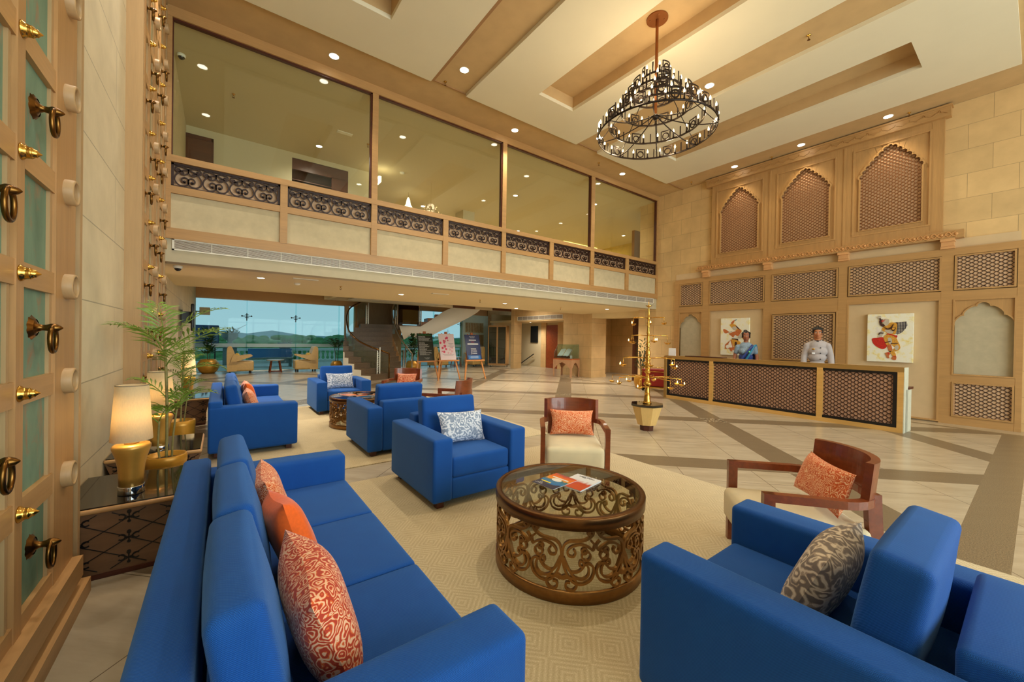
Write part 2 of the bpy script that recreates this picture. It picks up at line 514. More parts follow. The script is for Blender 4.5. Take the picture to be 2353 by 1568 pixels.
M['stone_l'] = stone_mat('ashlar_left_wall', 1, 0.6215, 2.6, (224, 210, 178), (1.2, 0.028), 0.005, 0.03)
M['stone_c'] = stone_mat('ashlar_column', 1, 0.5, 0.66, (214, 180, 128), (0.2, 0.2))
M['stone_cx'] = stone_mat('ashlar_column_x', 0, 0.5, 0.66, (206, 174, 126), (0.2, 0.2))
M['stone_u'] = stone_mat('ashlar_upper', 1, 0.5, 0.8, (216, 190, 110), (0.2, 0.2))

def weave_mat(name, c, k=0.0045, hi=(120, 160, 200)):
    t = NT(name)
    x, y, z = t.sep(t.coord())[0:3]
    nx, ny, nz = [t.math('ABSOLUTE', q) for q in t.sep(t.coord('Normal'))[0:3]]
    isx = t.math('MULTIPLY', t.math('GREATER_THAN', nx, ny), t.math('GREATER_THAN', nx, nz))
    isz = t.math('MULTIPLY', t.math('GREATER_THAN', nz, ny), t.math('GREATER_THAN', nz, nx))
    def sel(f, a, b): return t.math('ADD', t.math('MULTIPLY', f, a), t.math('MULTIPLY', t.math('SUBTRACT', 1.0, f), b))
    u = sel(isx, y, x); v = sel(isz, y, z)
    w = 2 * pi / k
    a = t.math('MULTIPLY', t.math('SINE', t.math('MULTIPLY', u, w)), t.math('SINE', t.math('MULTIPLY', v, w)))
    f = t.math('MULTIPLY_ADD', a, 0.5, 0.5, clamp=True)
    n = t.noise(t.coord(), 9, 3)
    C = lin(c)
    c1 = t.ramp(f, [(0.2, sc(C, 0.8)), (0.55, C), (0.95, sc(C, 1.45))])
    col = t.mix(0.5, c1, t.ramp(n, [(0.3, (0.87, 0.89, 0.92, 1)), (0.7, (1.1, 1.08, 1.05, 1))]), 'MULTIPLY')
    return t.bsdf(col, 0.75, bump=f, bstr=0.5, bdist=0.002, sheen=0.55, sheencol=lin(hi), spec=0.25)
M['blue'] = weave_mat('royal_blue_weave', (14, 76, 156), 0.005)
M['seat_cream'] = weave_mat('cream_linen_weave', (226, 208, 172), 0.004, (230, 220, 200))

def rug_mat():
    t = NT('diamond_rug')
    x, y, z = t.sep(t.coord())[0:3]
    s = 0.30
    def tri(v, off):
        return t.math('ABSOLUTE', t.math('SUBTRACT', t.math('FRACT', t.math('ADD', t.math('DIVIDE', v, s), off)), 0.5))
    d = t.math('ADD', tri(x, 0.1), tri(y, 0.2))
    ln = t.math('SINE', t.math('MULTIPLY', d, 2 * pi * 8))
    n = t.noise(t.coord(), 160, 2); n2 = t.noise(t.coord(), 7, 4)
    f = t.math('ADD', t.math('MULTIPLY', ln, 0.11), t.math('ADD', t.math('MULTIPLY', n, 0.7), 0.15))
    col = t.ramp(f, [(0.25, lin((176, 156, 118))), (0.6, lin((198, 180, 142))), (0.85, lin((226, 212, 176)))])
    col = t.mix(0.6, col, t.ramp(n2, [(0.3, (0.9, 0.88, 0.84, 1)), (0.7, (1.04, 1.03, 1.0, 1))]), 'MULTIPLY')
    return t.bsdf(col, 0.95, bump=f, bstr=0.5, bdist=0.004, sheen=0.15)
M['rug'] = rug_mat()

def paisley_mat(name, base, pale, dark, sc_=1.0, damask=False):
    t = NT(name)
    v = t.coord()
    wv = t.mapping(v, (sc_, sc_, sc_))
    ds = t.n('ShaderNodeTexNoise'); t.l(wv, ds.inputs['Vector']); ds.inputs['Scale'].default_value = 9; ds.inputs['Detail'].default_value = 2
    p = t.n('ShaderNodeVectorMath', operation='MULTIPLY_ADD'); t.l(ds.outputs['Color'], p.inputs[0])
    p.inputs[1].default_value = (0.12, 0.12, 0.12); t.l(wv, p.inputs[2])
    vo = t.n('ShaderNodeTexVoronoi', feature='F1'); t.l(p.outputs[0], vo.inputs['Vector']); vo.inputs['Scale'].default_value = 15
    rings = t.math('SINE', t.math('MULTIPLY', vo.outputs['Distance'], 26 if not damask else 17))
    big = t.noise(wv, 14, 3, 0.6, 2.0)
    g = t.math('ADD', t.math('MULTIPLY', rings, 0.28), big)
    col = t.ramp(g, [(0.38, lin(dark)), (0.46, lin(base)), (0.60, lin(base)), (0.66, lin(pale)), (0.8, lin(pale))])
    return t.bsdf(col, 0.7, bump=g, bstr=0.12, bdist=0.003, sheen=0.2)
M['paisley'] = paisley_mat('orange_paisley', (230, 122, 52), (240, 190, 150), (204, 84, 34), 1.7)
M['paisley2'] = paisley_mat('deep_orange_paisley', (216, 98, 38), (234, 186, 150), (178, 52, 26), 1.5)
M['damask'] = paisley_mat('silver_damask', (176, 188, 206), (226, 228, 236), (132, 146, 170), 1.0, True)
M['damask_grey'] = paisley_mat('taupe_damask', (168, 150, 132), (214, 200, 182), (120, 108, 102), 1.0, True)

def linen_mat():
    t = NT('lit_linen_shade')
    n = t.noise(t.mapping(t.coord(), (1, 1, 0.2)), 220, 2)
    C = lin((236, 220, 184))
    col = t.ramp(n, [(0.3, sc(C, 0.92)), (0.7, C)])
    d = t.n('ShaderNodeBsdfDiffuse'); t.l(col, d.inputs[0])
    tr = t.n('ShaderNodeBsdfTranslucent'); t.l(col, tr.inputs[0])
    m = t.n('ShaderNodeMixShader'); m.inputs[0].default_value = 0.45
    t.l(d.outputs[0], m.inputs[1]); t.l(tr.outputs[0], m.inputs[2]); t.l(m.outputs[0], t.out.inputs[0])
    return t.mat
M['linen'] = linen_mat()

def patina_mat():
    t = NT('teal_patina')
    v = t.mapping(t.coord(), (1, 1, 0.45))
    a = t.noise(v, 9, 6, 0.65, 0.6); b = t.noise(v, 3.2, 5, 0.6, 1.0)
    teal = t.ramp(b, [(0.3, lin((96, 126, 104))), (0.7, lin((130, 160, 134)))])
    rust = t.ramp(a, [(0.54, (0, 0, 0, 1)), (0.7, (1, 1, 1, 1))])
    col = t.mix(t.math('MULTIPLY', t.sep(rust)[0], 0.75), teal, lin((172, 118, 82)))
    return t.bsdf(col, 0.55, bump=a, bstr=0.08)
M['teal'] = patina_mat()
M['doorwood'] = wood('limed_door_wood', (184, 140, 90), 'z', 0.42, 0.12, 50)
M['doorwood_y'] = wood('limed_door_rail', (190, 146, 94), 'y', 0.42, 0.12, 50)
M['jamb'] = wood('limed_jamb', (182, 148, 104), 'z', 0.5, 0.08, 60)

def fret_mat():
    """brown veneer end panel with a diamond trellis; the motifs are modelled on top"""
    return wood('brown_veneer', (120, 88, 62), 'x', 0.35, 0.12, 60, coat=0.2)
M['veneer'] = fret_mat()

def canvas_mat():
    t = NT('gold_speckled_canvas')
    n = t.noise(t.coord(), 9, 6, 0.65)
    col = t.ramp(n, [(0.5, lin((236, 232, 214))), (0.62, lin((236, 222, 160))), (0.75, lin((222, 184, 84)))])
    return t.bsdf(col, 0.7, bump=n, bstr=0.15)
M['canvas'] = canvas_mat()
M['p_rust'] = plain('paint_rust', (190, 104, 52), 0.7, var=0.12, scale=25)
M['p_gold'] = plain('paint_gold', (208, 150, 52), 0.7, var=0.3, scale=40)
M['p_dark'] = plain('paint_dark', (60, 24, 18), 0.7, var=0.2, scale=30)
M['p_red'] = plain('paint_red', (190, 34, 18), 0.7, var=0.25, scale=40)
M['p_grey'] = plain('paint_silver_grey', (190, 178, 160), 0.7, var=0.1, scale=20)
M['p_pale'] = plain('paint_pale', (232, 226, 214), 0.7, var=0.04, scale=20)
M['p_teal'] = plain('paint_teal', (30, 140, 150), 0.7, var=0.1, scale=20)

def netted_mat():
    t = NT('paint_black_net')
    x, y, z = t.sep(t.coord())[0:3]
    a = t.math('SINE', t.math('MULTIPLY', t.math('ADD', y, z), 2 * pi / 0.05)); b = t.math('SINE', t.math('MULTIPLY', t.math('SUBTRACT', y, z), 2 * pi / 0.05))
    f = t.math('GREATER_THAN', t.math('MULTIPLY', a, b), 0.35)
    return t.bsdf(t.mix(f, lin((24, 18, 30)), lin((214, 206, 196))), 0.7)
M['p_net'] = netted_mat()

def cover_mat(name, stops, seed):
    t = NT(name)
    n = t.noise(t.mapping(t.coord(), (1, 1, 1), (0, 0, 0), (seed, 0, 0)), 11, 5, 0.6, 0.6)
    x, y, z = t.sep(t.coord())[0:3]
    f = t.math('ADD', t.math('MULTIPLY', y, 3.2), t.math('MULTIPLY', n, 0.5))
    return t.bsdf(t.ramp(f, [(p, lin(c)) for p, c in stops]), 0.2, spec=0.6)
M['cover_a'] = cover_mat('magazine_cover_sunset', [(0.0, (16, 30, 70)), (0.12, (20, 120, 190)), (0.28, (30, 110, 120)), (0.36, (236, 150, 40)), (0.55, (230, 96, 30)), (0.75, (120, 50, 90))], 0.0)
M['cover_b'] = cover_mat('magazine_cover_white', [(0.0, (200, 70, 30)), (0.2, (190, 60, 34)), (0.34, (224, 226, 232)), (0.9, (232, 234, 240))], 3.0)
M['cover_c'] = cover_mat('magazine_cover_dark', [(0.0, (40, 36, 40)), (0.3, (150, 84, 60)), (0.5, (206, 170, 140)), (0.8, (60, 60, 70))], 6.0)
M['cover_d'] = cover_mat('magazine_cover_orange', [(0.0, (226, 120, 70)), (0.3, (236, 170, 120)), (0.5, (190, 70, 40)), (0.8, (230, 200, 170))], 8.0)
# ================================================================ camera
CAMF, CAMH = 900.83, 1.6
_y, _p, _r = radians(36.536), radians(-0.3832), radians(0.9262)
_F = Vector((sin(_y) * cos(_p), cos(_y) * cos(_p), sin(_p)))
_R0 = Vector((cos(_y), -sin(_y), 0)); _U0 = _R0.cross(_F)
_R = _R0 * cos(_r) + _U0 * sin(_r); _U = -_R0 * sin(_r) + _U0 * cos(_r)
cam = bpy.data.cameras.new('camera'); camo = bpy.data.objects.new('camera', cam); COL.objects.link(camo)
cam.sensor_width = 36.0; cam.sensor_fit = 'HORIZONTAL'; cam.lens = 36.0 * CAMF / 2353.0
cam.clip_start = 0.05; cam.clip_end = 3000
camo.matrix_world = Matrix(((_R.x, _U.x, -_F.x, 0), (_R.y, _U.y, -_F.y, 0), (_R.z, _U.z, -_F.z, CAMH), (0, 0, 0, 1)))
SC.camera = camo

XL, XR, YB = -0.69, 12.06, 7.92      # door plane, reception wall, balcony plane
ZC = 6.56

# ================================================================ floor and ceilings
b = MB(); b.box(-1.2, 18.5, -6.2, 20.7, -0.12, 0.0); struct('floor', b, M['floor'])

# upper layer of the lobby ceiling (tan stucco), with the lower cream panels under it
b = MB(); b.box(-1.0, 12.2, -6.2, 7.95, ZC + 0.22, ZC + 0.3); ceil = struct('ceiling', b, M['tan'])
ZP = ZC - 0.07
XS = [(-0.0, 3.17), (3.94, 7.10), (7.88, 11.08)]
YP0, YP1 = 0.27, 7.02
slots = [(1.12, 2.06), (5.05, 6.0), (8.9, 9.87)]
slotsY = [(-0.6, 6.05), (1.32, 6.05), (1.32, 5.98)]
b = MB()
# stucco level with the slots cut through it
def holed(mb, x0, x1, y0, y1, z0, z1, holes):
    ys = sorted(set([y0, y1] + [q for h in holes for q in (h[2], h[3]) if y0 < q < y1]))
    for i in range(len(ys) - 1):
        a, c = ys[i], ys[i + 1]
        cut = sorted([(h[0], h[1]) for h in holes if h[2] <= a + 1e-6 and h[3] >= c - 1e-6])
        x = x0
        for p, q in cut:
            if p > x: mb.box(x, p, a, c, z0, z1)
            x = q
        if x < x1: mb.box(x, x1, a, c, z0, z1)
H = [(s[0], s[1], y[0], y[1]) for s, y in zip(slots, slotsY)]
holed(b, -1.0, 12.2, -6.2, 7.95, ZC, ZC + 0.22, H)
struct('ceiling_stucco', b, M['tan'], ceil)
b = MB()
for k, (x0, x1) in enumerate(XS):
    y0 = -4.0 if k == 0 else YP0
    holed(b, x0, x1, y0, YP1, ZP, ZC, [(slots[k][0] + 0.0, slots[k][1], slotsY[k][0], slotsY[k][1])])
struct('ceiling_panel', b, M['cream'], ceil)
b = MB(); b.box(3.17, 3.235, -4, YP1, ZC - 0.045, ZC)
b.box(-1.0, 12.06, YP1 + 0.0, YP1 + 0.03, ZC - 0.02, ZC)
b.box(11.08, 11.11, YP0, YP1, ZC - 0.02, ZC)
struct('trim_ceiling_edge', b, M['tan_dark'], ceil)

# under the balcony and in the far hall
b = MB(); b.box(-1.0, 18.5, 8.2, 11.8, 2.69, 2.79); struct('ceiling_lounge', b, M['soffit'])
b = MB(); b.box(-1.0, 18.5, 11.8, 20.8, 3.64, 3.72)
b.box(-1.0, 18.5, 11.8, 11.9, 2.79, 3.64); struct('ceiling_hall', b, M['soffit'])

# ================================================================ walls
b = MB(); b.box(-1.2, -0.83, -6.2, 8.0, 0, 6.9)
wl = struct('wall_left', b, M['stone_l'])
b = MB(); b.box(-1.2, -0.86, 8.0, 8.15, 0, 3.7); b.box(-1.2, -0.86, 9.75, 20.7, 0, 3.7); b.box(-1.2, -0.86, 8.15, 9.75, 2.42, 3.7)
struct('wall_left_lounge', b, M['stone_l'])
b = MB(); b.box(-1.2, -0.96, 8.15, 9.75, 0, 2.42); d3 = struct('door_3', b, wood('lounge_door_veneer', (150, 104, 70), 'z', 0.4, 0.12))
b = MB(); b.box(-0.97, -0.84, 8.15, 8.22, 0, 2.42); b.box(-0.97, -0.84, 9.68, 9.75, 0, 2.46); b.box(-0.97, -0.84, 8.15, 9.75, 2.38, 2.46)
struct('frame', b, M['jamb'], d3)
b = MB(); b.box(12.06, 12.4, -6.2, 8.64, 0, 6.9); wr = struct('wall_right', b, M['stone_r'])

# entrance side behind the camera: a glazed front with oak posts
b = MB()
b.box(-1.2, 0.4, -6.2, -6.0, 0, 6.9); b.box(11.2, 12.4, -6.2, -6.0, 0, 6.9); b.box(0.4, 11.2, -6.2, -6.0, 5.6, 6.9)
struct('wall_entrance', b, M['stone_cx'])
b = MB()
for x in (0.4, 2.5, 4.7, 6.9, 9.1, 11.1): b.box(x, x + 0.1, -6.15, -6.05, 0, 5.6)
b.box(0.4, 11.2, -6.15, -6.05, 2.7, 2.8)
w9 = struct('window_9', b, M['oak'])
b = MB(); b.box(0.4, 11.2, -6.105, -6.095, 0, 5.6); struct('pane', b, M['glass'], w9)

# ================================================================ balcony
post = [(-0.70, -0.64), (0.798, 0.91), (2.353, 2.468), (3.915, 4.039), (5.498, 5.618), (7.074, 7.209), (8.68, 8.828), (10.314, 10.463), (11.97, 12.06)]
b = MB()
b.box(-0.70, 12.06, 7.90, 8.04, 6.40, 6.56)
b.box(-0.70, 12.06, 7.89, 8.04, 4.21, 4.31)
b.box(-0.70, 12.06, 7.90, 8.04, 3.735, 3.845)
b.box(-0.70, 12.06, 7.90, 8.04, 3.04, 3.205)
for i, (x0, x1) in enumerate(post):
    b.box(x0, x1, 7.895, 8.03, 3.2, 4.25)
    if i in (0, 2, 4, 6, 8): b.box(x0, x1, 7.905, 8.03, 4.3, 6.42)
t1 = struct('trim_1', b, M['oak_x'])
t1['label'] = 'oak frame of the glazed balcony front'
b = MB()
for i in range(8): b.box(post[i][1], post[i + 1][0], 7.945, 8.02, 3.205, 3.735)
struct('apron_panel', b, M['apron'], t1)
b = MB()
for i in range(8): b.box(post[i][1], post[i + 1][0], 8.0, 8.02, 3.845, 4.21)
struct('grille_backing', b, M['latback'], t1)
b = MB(); b.box(-0.70, 12.06, 7.935, 8.2, 2.69, 3.04); struct('fascia', b, M['fascia'], t1)
# glass
wi = [(0, 2), (2, 4), (4, 6), (6, 8)]
for k, (i, j) in enumerate(wi):
    b = MB(); b.box(post[i][1], post[j][0], 7.975, 7.985, 4.31, 6.40)
    w = struct('window_%d' % (k + 1), b, M['glass'])
    e = MB(); x0, x1 = post[i][1], post[j][0]
    e.box(x0, x1, 7.93, 8.0, 6.375, 6.40)
    e.box(x0, x0 + 0.012, 7.95, 8.0, 4.31, 6.40); e.box(x1 - 0.03, x1, 7.93, 8.0, 4.31, 6.40)
    struct('gasket', e, M['teak_dark'], w)

# scrolled iron grilles, eight of them
def grille_mesh(w, h):
    g = MB()
    fn = lambda u, v, d: (u, d, v)
    T = 0.018
    for (x0, x1, z0, z1) in ((0, w, 0, 0.022), (0, w, h - 0.03, h), (0, 0.03, 0, h), (w - 0.03, w, 0, h)):
        g.box(x0, x1, -T / 2, T / 2, z0, z1)
    n = 4; cw = (w - 0.06) / n
    for k in range(n):
        o = 0.03 + k * cw
        for sg in (1, -1):
            def m(p): return (o + (p[0] if sg > 0 else 1 - p[0]) * cw, 0.022 + p[1] * (h - 0.05))
            # big diagonal sweep: curl at the foot, over the crown, small curl at the far top
            P = crom([(0.40, 0.20), (0.30, 0.24), (0.27, 0.36), (0.37, 0.46), (0.50, 0.36), (0.49, 0.16), (0.36, 0.04), (0.17, 0.06), (0.03, 0.26), (0.06, 0.50),
                      (0.24, 0.74), (0.48, 0.86), (0.72, 0.97), (0.90, 0.93), (0.96, 0.80), (0.88, 0.70), (0.78, 0.76), (0.82, 0.84)], 5)
            g.ribbon([m(p) for p in P], 0.019, T, fn)
            P = crom([(0.50, 0.86), (0.50, 0.72), (0.60, 0.60), (0.72, 0.60), (0.76, 0.70), (0.68, 0.74)], 5)
            g.ribbon([m(p) for p in P], 0.016, T, fn)
            c = m((0.37, 0.25)); g.prism([(c[0] + 0.021 * cos(a * pi / 5), c[1] + 0.021 * sin(a * pi / 5)) for a in range(10)], 'y', -T / 2, T / 2)
            c = m((0.86, 0.80)); g.prism([(c[0] + 0.02 * cos(a * pi / 5), c[1] + 0.02 * sin(a * pi / 5)) for a in range(10)], 'y', -T / 2, T / 2)
            c = m((0.69, 0.68)); g.prism([(c[0] + 0.018 * cos(a * pi / 5), c[1] + 0.018 * sin(a * pi / 5)) for a in range(10)], 'y', -T / 2, T / 2)
    return g
ORD = ['leftmost', 'second from the left', 'third from the left', 'fourth from the left', 'fourth from the right', 'third from the right', 'second from the right', 'rightmost']
for i in range(8):
    x0, x1 = post[i][1], post[i + 1][0]
    o = grille_mesh(x1 - x0, 0.365).build('scroll_grille', M['lattice'])
    o.location = (x0, 7.945, 3.845)
    tag(o, 'dark scrollwork grille in the balcony railing, %s of the eight' % ORD[i], 'grille', 'scrollwork grilles along the balcony')

# long air vent in the fascia
v = thing('linear_vent', 'long white louvred air vent in the fascia below the balcony', 'vent', (-0.62, 7.935, 2.87))
b = MB(); L = 12.5
b.box(0, L, -0.02, 0, 0, 0.02); b.box(0, L, -0.02, 0, 0.155, 0.175); b.box(0, 0.025, -0.02, 0, 0, 0.175); b.box(L - 0.025, L, -0.02, 0, 0, 0.175)
for k in range(1, 26): b.box(k * L / 26 - 0.004, k * L / 26 + 0.004, -0.019, -0.002, 0.02, 0.155)
b.build('frame', M['white'], v)
b = MB(); b.box(0.02, L - 0.02, -0.003, 0, 0.015, 0.16); b.build('backing', M['hangdk'], v)
b = MB()
for k in range(8): b.bar((0.02, -0.011, 0.032 + k * 0.0162), (L - 0.02, -0.011, 0.032 + k * 0.0162), 0.014, 0.006)
b.build('louvre', M['white'], v)

# ================================================================ room on the upper level
b = MB(); b.box(-1.0, 18.0, 8.2, 11.85, 2.86, 3.04); struct('floor_upper', b, M['soffit'])
b = MB(); b.box(-1.0, 18.0, 8.0, 20.0, 6.405, 6.5); struct('ceiling_upper', b, M['upper'])
b = MB(); b.box(-0.95, -0.70, 8.04, 11.8, 3.04, 6.45); struct('wall_upper_left', b, M['upper'])
b = MB()
b.box(-0.75, 1.45, 11.8, 11.95, 3.04, 6.45); b.box(1.45, 2.85, 11.8, 11.95, 6.26, 6.45); b.box(2.85, 3.3, 11.8, 11.95, 3.04, 6.45)
b.box(3.3, 3.45, 11.8, 17.0, 3.04, 6.45)
struct('wall_upper_far', b, M['upper'])
b = MB(); b.box(-0.80, -0.235, 11.74, 11.8, 3.04, 6.12); d4 = struct('door_4', b, M['walnut'])
b = MB(); b.box(-0.80, -0.2, 11.72, 11.8, 6.12, 6.2); b.box(-0.235, -0.19, 11.72, 11.8, 3.04, 6.2); struct('frame', b, M['teak_dark'], d4)
# timber niche
b = MB(); b.box(1.45, 2.85, 12.2, 12.25, 3.04, 6.3); b.box(1.45, 2.85, 11.8, 11.86, 5.98, 6.27); b.box(2.42, 2.85, 11.8, 11.86, 3.04, 6.0)
b.box(1.45, 2.42, 11.8, 12.2, 5.66, 5.72); b.box(1.45, 2.42, 11.8, 11.86, 5.3, 5.7)
n = struct('trim_upper_niche', b, M['walnut'])
# far part of the upper level: pale stair wall, posts, dark doors and a cove-lit stone wall
b = MB()
b.box(3.3, 18.0, 17.0, 17.2, 3.04, 6.45)
b.box(7.25, 7.75, 13.0, 13.6, 3.04, 6.45)
struct('wall_upper_back', b, M['upper'])
b = MB()
for x0, x1, z1 in ((9.0, 10.2, 6.2), (11.3, 12.5, 6.0), (13.2, 14.6, 5.9)): b.box(x0, x1, 16.9, 17.0, 3.04, z1)
d5 = struct('door_5', b, M['walnut'])
b = MB(); b.box(16.2, 16.4, 9.5, 17.0, 3.04, 6.45); wur = struct('wall_upper_right', b, M['stone_u'])
b = MB(); b.box(12.45, 12.75, 8.6, 8.8, 3.04, 6.42); struct('trim_upper_post', b, M['upper'])
b = MB(); b.box(13.3, 14.0, 9.4, 9.5, 3.04, 5.55); struct('door_6', b, M['walnut'])
b = MB(); b.box(12.9, 14.5, 9.5, 9.62, 3.04, 5.9); struct('wall_upper_stub', b, M['tan_dark'])
# stair soffit on the upper level
b = MB()
pts = crom([(4.1, 3.05), (4.7, 4.0), (6.0, 5.0), (7.4, 5.9), (7.8, 6.4)], 6)
b.prism(pts + [(7.9, 6.4), (7.9, 3.05)], 'y', 15.4, 16.8)
struct('trim_upper_stair_soffit', b, M['white'])

# ================================================================ reception wall
def rect_ring(mb, y0, y1, z0, z1, w, x0, x1):
    mb.box(x0, x1, y0, y1, z0, z0 + w); mb.box(x0, x1, y0, y1, z1 - w, z1)
    mb.box(x0, x1, y0, y0 + w, z0 + w, z1 - w); mb.box(x0, x1, y1 - w, y1, z0 + w, z1 - w)

def lobed_arch(w, zb, zs, za, lobes, depth):
    """half-outline points from bottom right round to bottom left; w = half width"""
    base = []
    N = 200
    for i in range(N + 1):
        t = i / N
        a = t * pi / 2
        # pointed curve
        u = w * (1 - t); z = zs + (za - zs) * t ** 0.7
        base.append((u, z))
    # arc-length
    ln = [0]
    for i in range(N): ln.append(ln[-1] + math.dist(base[i], base[i + 1]))
    def at(s):
        for i in range(N):
            if ln[i + 1] >= s:
                q = (s - ln[i]) / max(1e-9, ln[i + 1] - ln[i])
                return (base[i][0] + (base[i + 1][0] - base[i][0]) * q, base[i][1] + (base[i + 1][1] - base[i][1]) * q)
        return base[-1]
    right = [(w, zb)]
    tot = ln[-1]
    for k in range(lobes):
        last = (k == lobes - 1)
        a = at(tot * k / (lobes - 0.5)); c = at(tot * (k + 1) / (lobes - 0.5)) if not last else (0.0, za)
        if last: 
            # half lobe at the crown
            r = math.dist(a, c)
            mid = (0.0, a[1])
            for q in range(0, 6):
                g = (q / 5) * pi / 2
                right.append((a[0] * cos(g), a[1] + (za - a[1]) * sin(g)))
            continue
        dx, dz = c[0] - a[0], c[1] - a[1]; L = sqrt(dx * dx + dz * dz)
        nx, nz = dz / L, -dx / L
        for q in range(0, 8):
            g = q / 8 * pi
            s_ = (1 - cos(g)) / 2
            right.append((a[0] + dx * s_ + nx * depth * sin(g), a[1] + dz * s_ + nz * depth * sin(g)))
    right[-1] = (0.0, za)
    left = [(-u, z) for u, z in right[-2::-1]]
    return right + left

def plate_with_hole(mb, outl, rect, x0, x1):
    """outl: closed star-shaped outline in (y, z); rect (y0, y1, z0, z1); plate between planes x0 (front) and x1"""
    y0, y1, z0, z1 = rect
    cy = (min(p[0] for p in outl) + max(p[0] for p in outl)) / 2
    cz = (min(p[1] for p in outl) + max(p[1] for p in outl)) / 2
    def proj(p):
        dy, dz = p[0] - cy, p[1] - cz
        t = 1e9
        if dy > 1e-9: t = min(t, (y1 - cy) / dy)
        if dy < -1e-9: t = min(t, (y0 - cy) / dy)
        if dz > 1e-9: t = min(t, (z1 - cz) / dz)
        if dz < -1e-9: t = min(t, (z0 - cz) / dz)
        return (cy + dy * t, cz + dz * t)
    cor = [(y0, z0), (y1, z0), (y1, z1), (y0, z1)]
    n = len(outl)
    for i in range(n):
        a, c = outl[i], outl[(i + 1) % n]
        pa, pc = proj(a), proj(c)
        poly = [(x0, *a), (x0, *c), (x0, *pc)]
        for k in cor:
            if abs(pa[0] - pc[0]) > 1e-6 and abs(pa[1] - pc[1]) > 1e-6:
                if (abs(k[0] - pa[0]) < 1e-6 or abs(k[1] - pa[1]) < 1e-6) and (abs(k[0] - pc[0]) < 1e-6 or abs(k[1] - pc[1]) < 1e-6):
                    if math.dist(k, pa) < 1.5 and math.dist(k, pc) < 1.5: poly.append((x0, *k))
        poly.append((x0, *pa))
        mb.add(poly, [tuple(range(len(poly)))], False)
        mb.add([(x0, *a), (x0, *c), (x1, *c), (x1, *a)], [(0, 1, 2, 3)], False)

def inside(poly, p):
    r = False; n = len(poly)
    for i in range(n):
        a, c = poly[i], poly[(i + 1) % n]
        if (a[1] > p[1]) != (c[1] > p[1]) and p[0] < (c[0] - a[0]) * (p[1] - a[1]) / (c[1] - a[1]) + a[0]: r = not r
    return r

def lattice(mb, y0, y1, z0, z1, cw, ch, wd, dep, x, outl=None, wob=0.16):
    """two families of wavy diagonal bars filling a rectangle (or an outline) in the plane x"""
    na = int(math.ceil((y1 - y0) / cw)) + int(math.ceil((z1 - z0) / ch)) + 2
    fn = lambda u, v, d: (x + d, u, v)
    for fam in (1, -1):
        for k in range(-1, na):
            run = []
            st = 4
            N = int((z1 - z0) / ch * 2 * st) + 2 * st
            for i in range(-1, N):
                t = i / (2 * st)                 # in cells
                z = z0 + t * ch
                u = (k - (z1 - z0) / ch * 0 ) * cw
                y = (y0 + k * cw - int((z1 - z0) / ch + 1) * cw + t * cw) if fam > 0 else (y0 + k * cw - t * cw)
                zz = z + sin(t * 2 * pi * 1) * 0 
                yy = y + fam * wob * cw * sin(2 * pi * 2 * t) * 0.5
                ok = y0 <= yy <= y1 and z0 <= zz <= z1 and (outl is None or inside(outl, (yy, zz)))
                if ok: run.append((yy, zz))
                else:
                    if len(run) > 1: mb.ribbon(run, wd, dep, fn)
                    run = []
            if len(run) > 1: mb.ribbon(run, wd, dep, fn)

# oak framing (lower storey)
b = MB(); X0 = 11.97
zt, zl1, zl0 = 3.585, 3.42, 2.73
b.box(X0 + 0.003, 12.06, 0.203, 7.197, 3.44, zt)                      # top rail
b.box(X0 + 0.003, 12.06, 0.203, 7.197, 2.54, 2.71)                    # rail under the lattices
stl = [(7.04, 7.2), (6.07, 6.27), (4.38, 4.54), (2.77, 2.94), (1.08, 1.25), (0.20, 0.28)]
for y0, y1 in stl: b.box(X0, 12.06, y0, y1, 0, 3.46)
b.box(X0 + 0.003, 12.06, 0.28, 1.08, 0.86, 1.0); b.box(X0 + 0.003, 12.06, 0.28, 1.08, 0, 0.16)
b.box(X0 + 0.003, 12.06, 6.27, 7.04, 0.0, 0.16); b.box(X0 + 0.005, 12.06, 2.94, 4.38, 2.38, 2.56)
b.box(X0 + 0.05, 12.06, 2.94, 4.38, 0.9, 2.4)
struct('oak_frame', b, M['oak_y'], wr)
b = MB(); b.box(12.04, 12.058, 0.25, 7.2, 3.58, 3.78); b.box(12.02, 12.058, 4.54, 6.07, 0, 2.56); b.box(12.02, 12.058, 1.25, 2.77, 0, 2.56); b.box(12.02, 12.058, 2.94, 4.38, 0, 0.9)
struct('plaster_panel', b, M['plaster'], wr)
b = MB()
for y0, y1 in ((4.54, 6.07), (1.25, 2.77)): rect_ring(b, y0, y1, 0.02, 2.56, 0.03, X0 - 0.004, 12.03)
for y0, y1 in ((0.28, 1.08), (6.27, 7.04)): rect_ring(b, y0, y1, 1.0 if y0 < 1 else 0.16, 2.54, 0.025, X0 - 0.012, 12.03)
rect_ring(b, 2.94, 4.38, 0.95, 2.4, 0.03, X0 - 0.01, X0 + 0.03)
struct('moulding', b, M['oak'], wr)
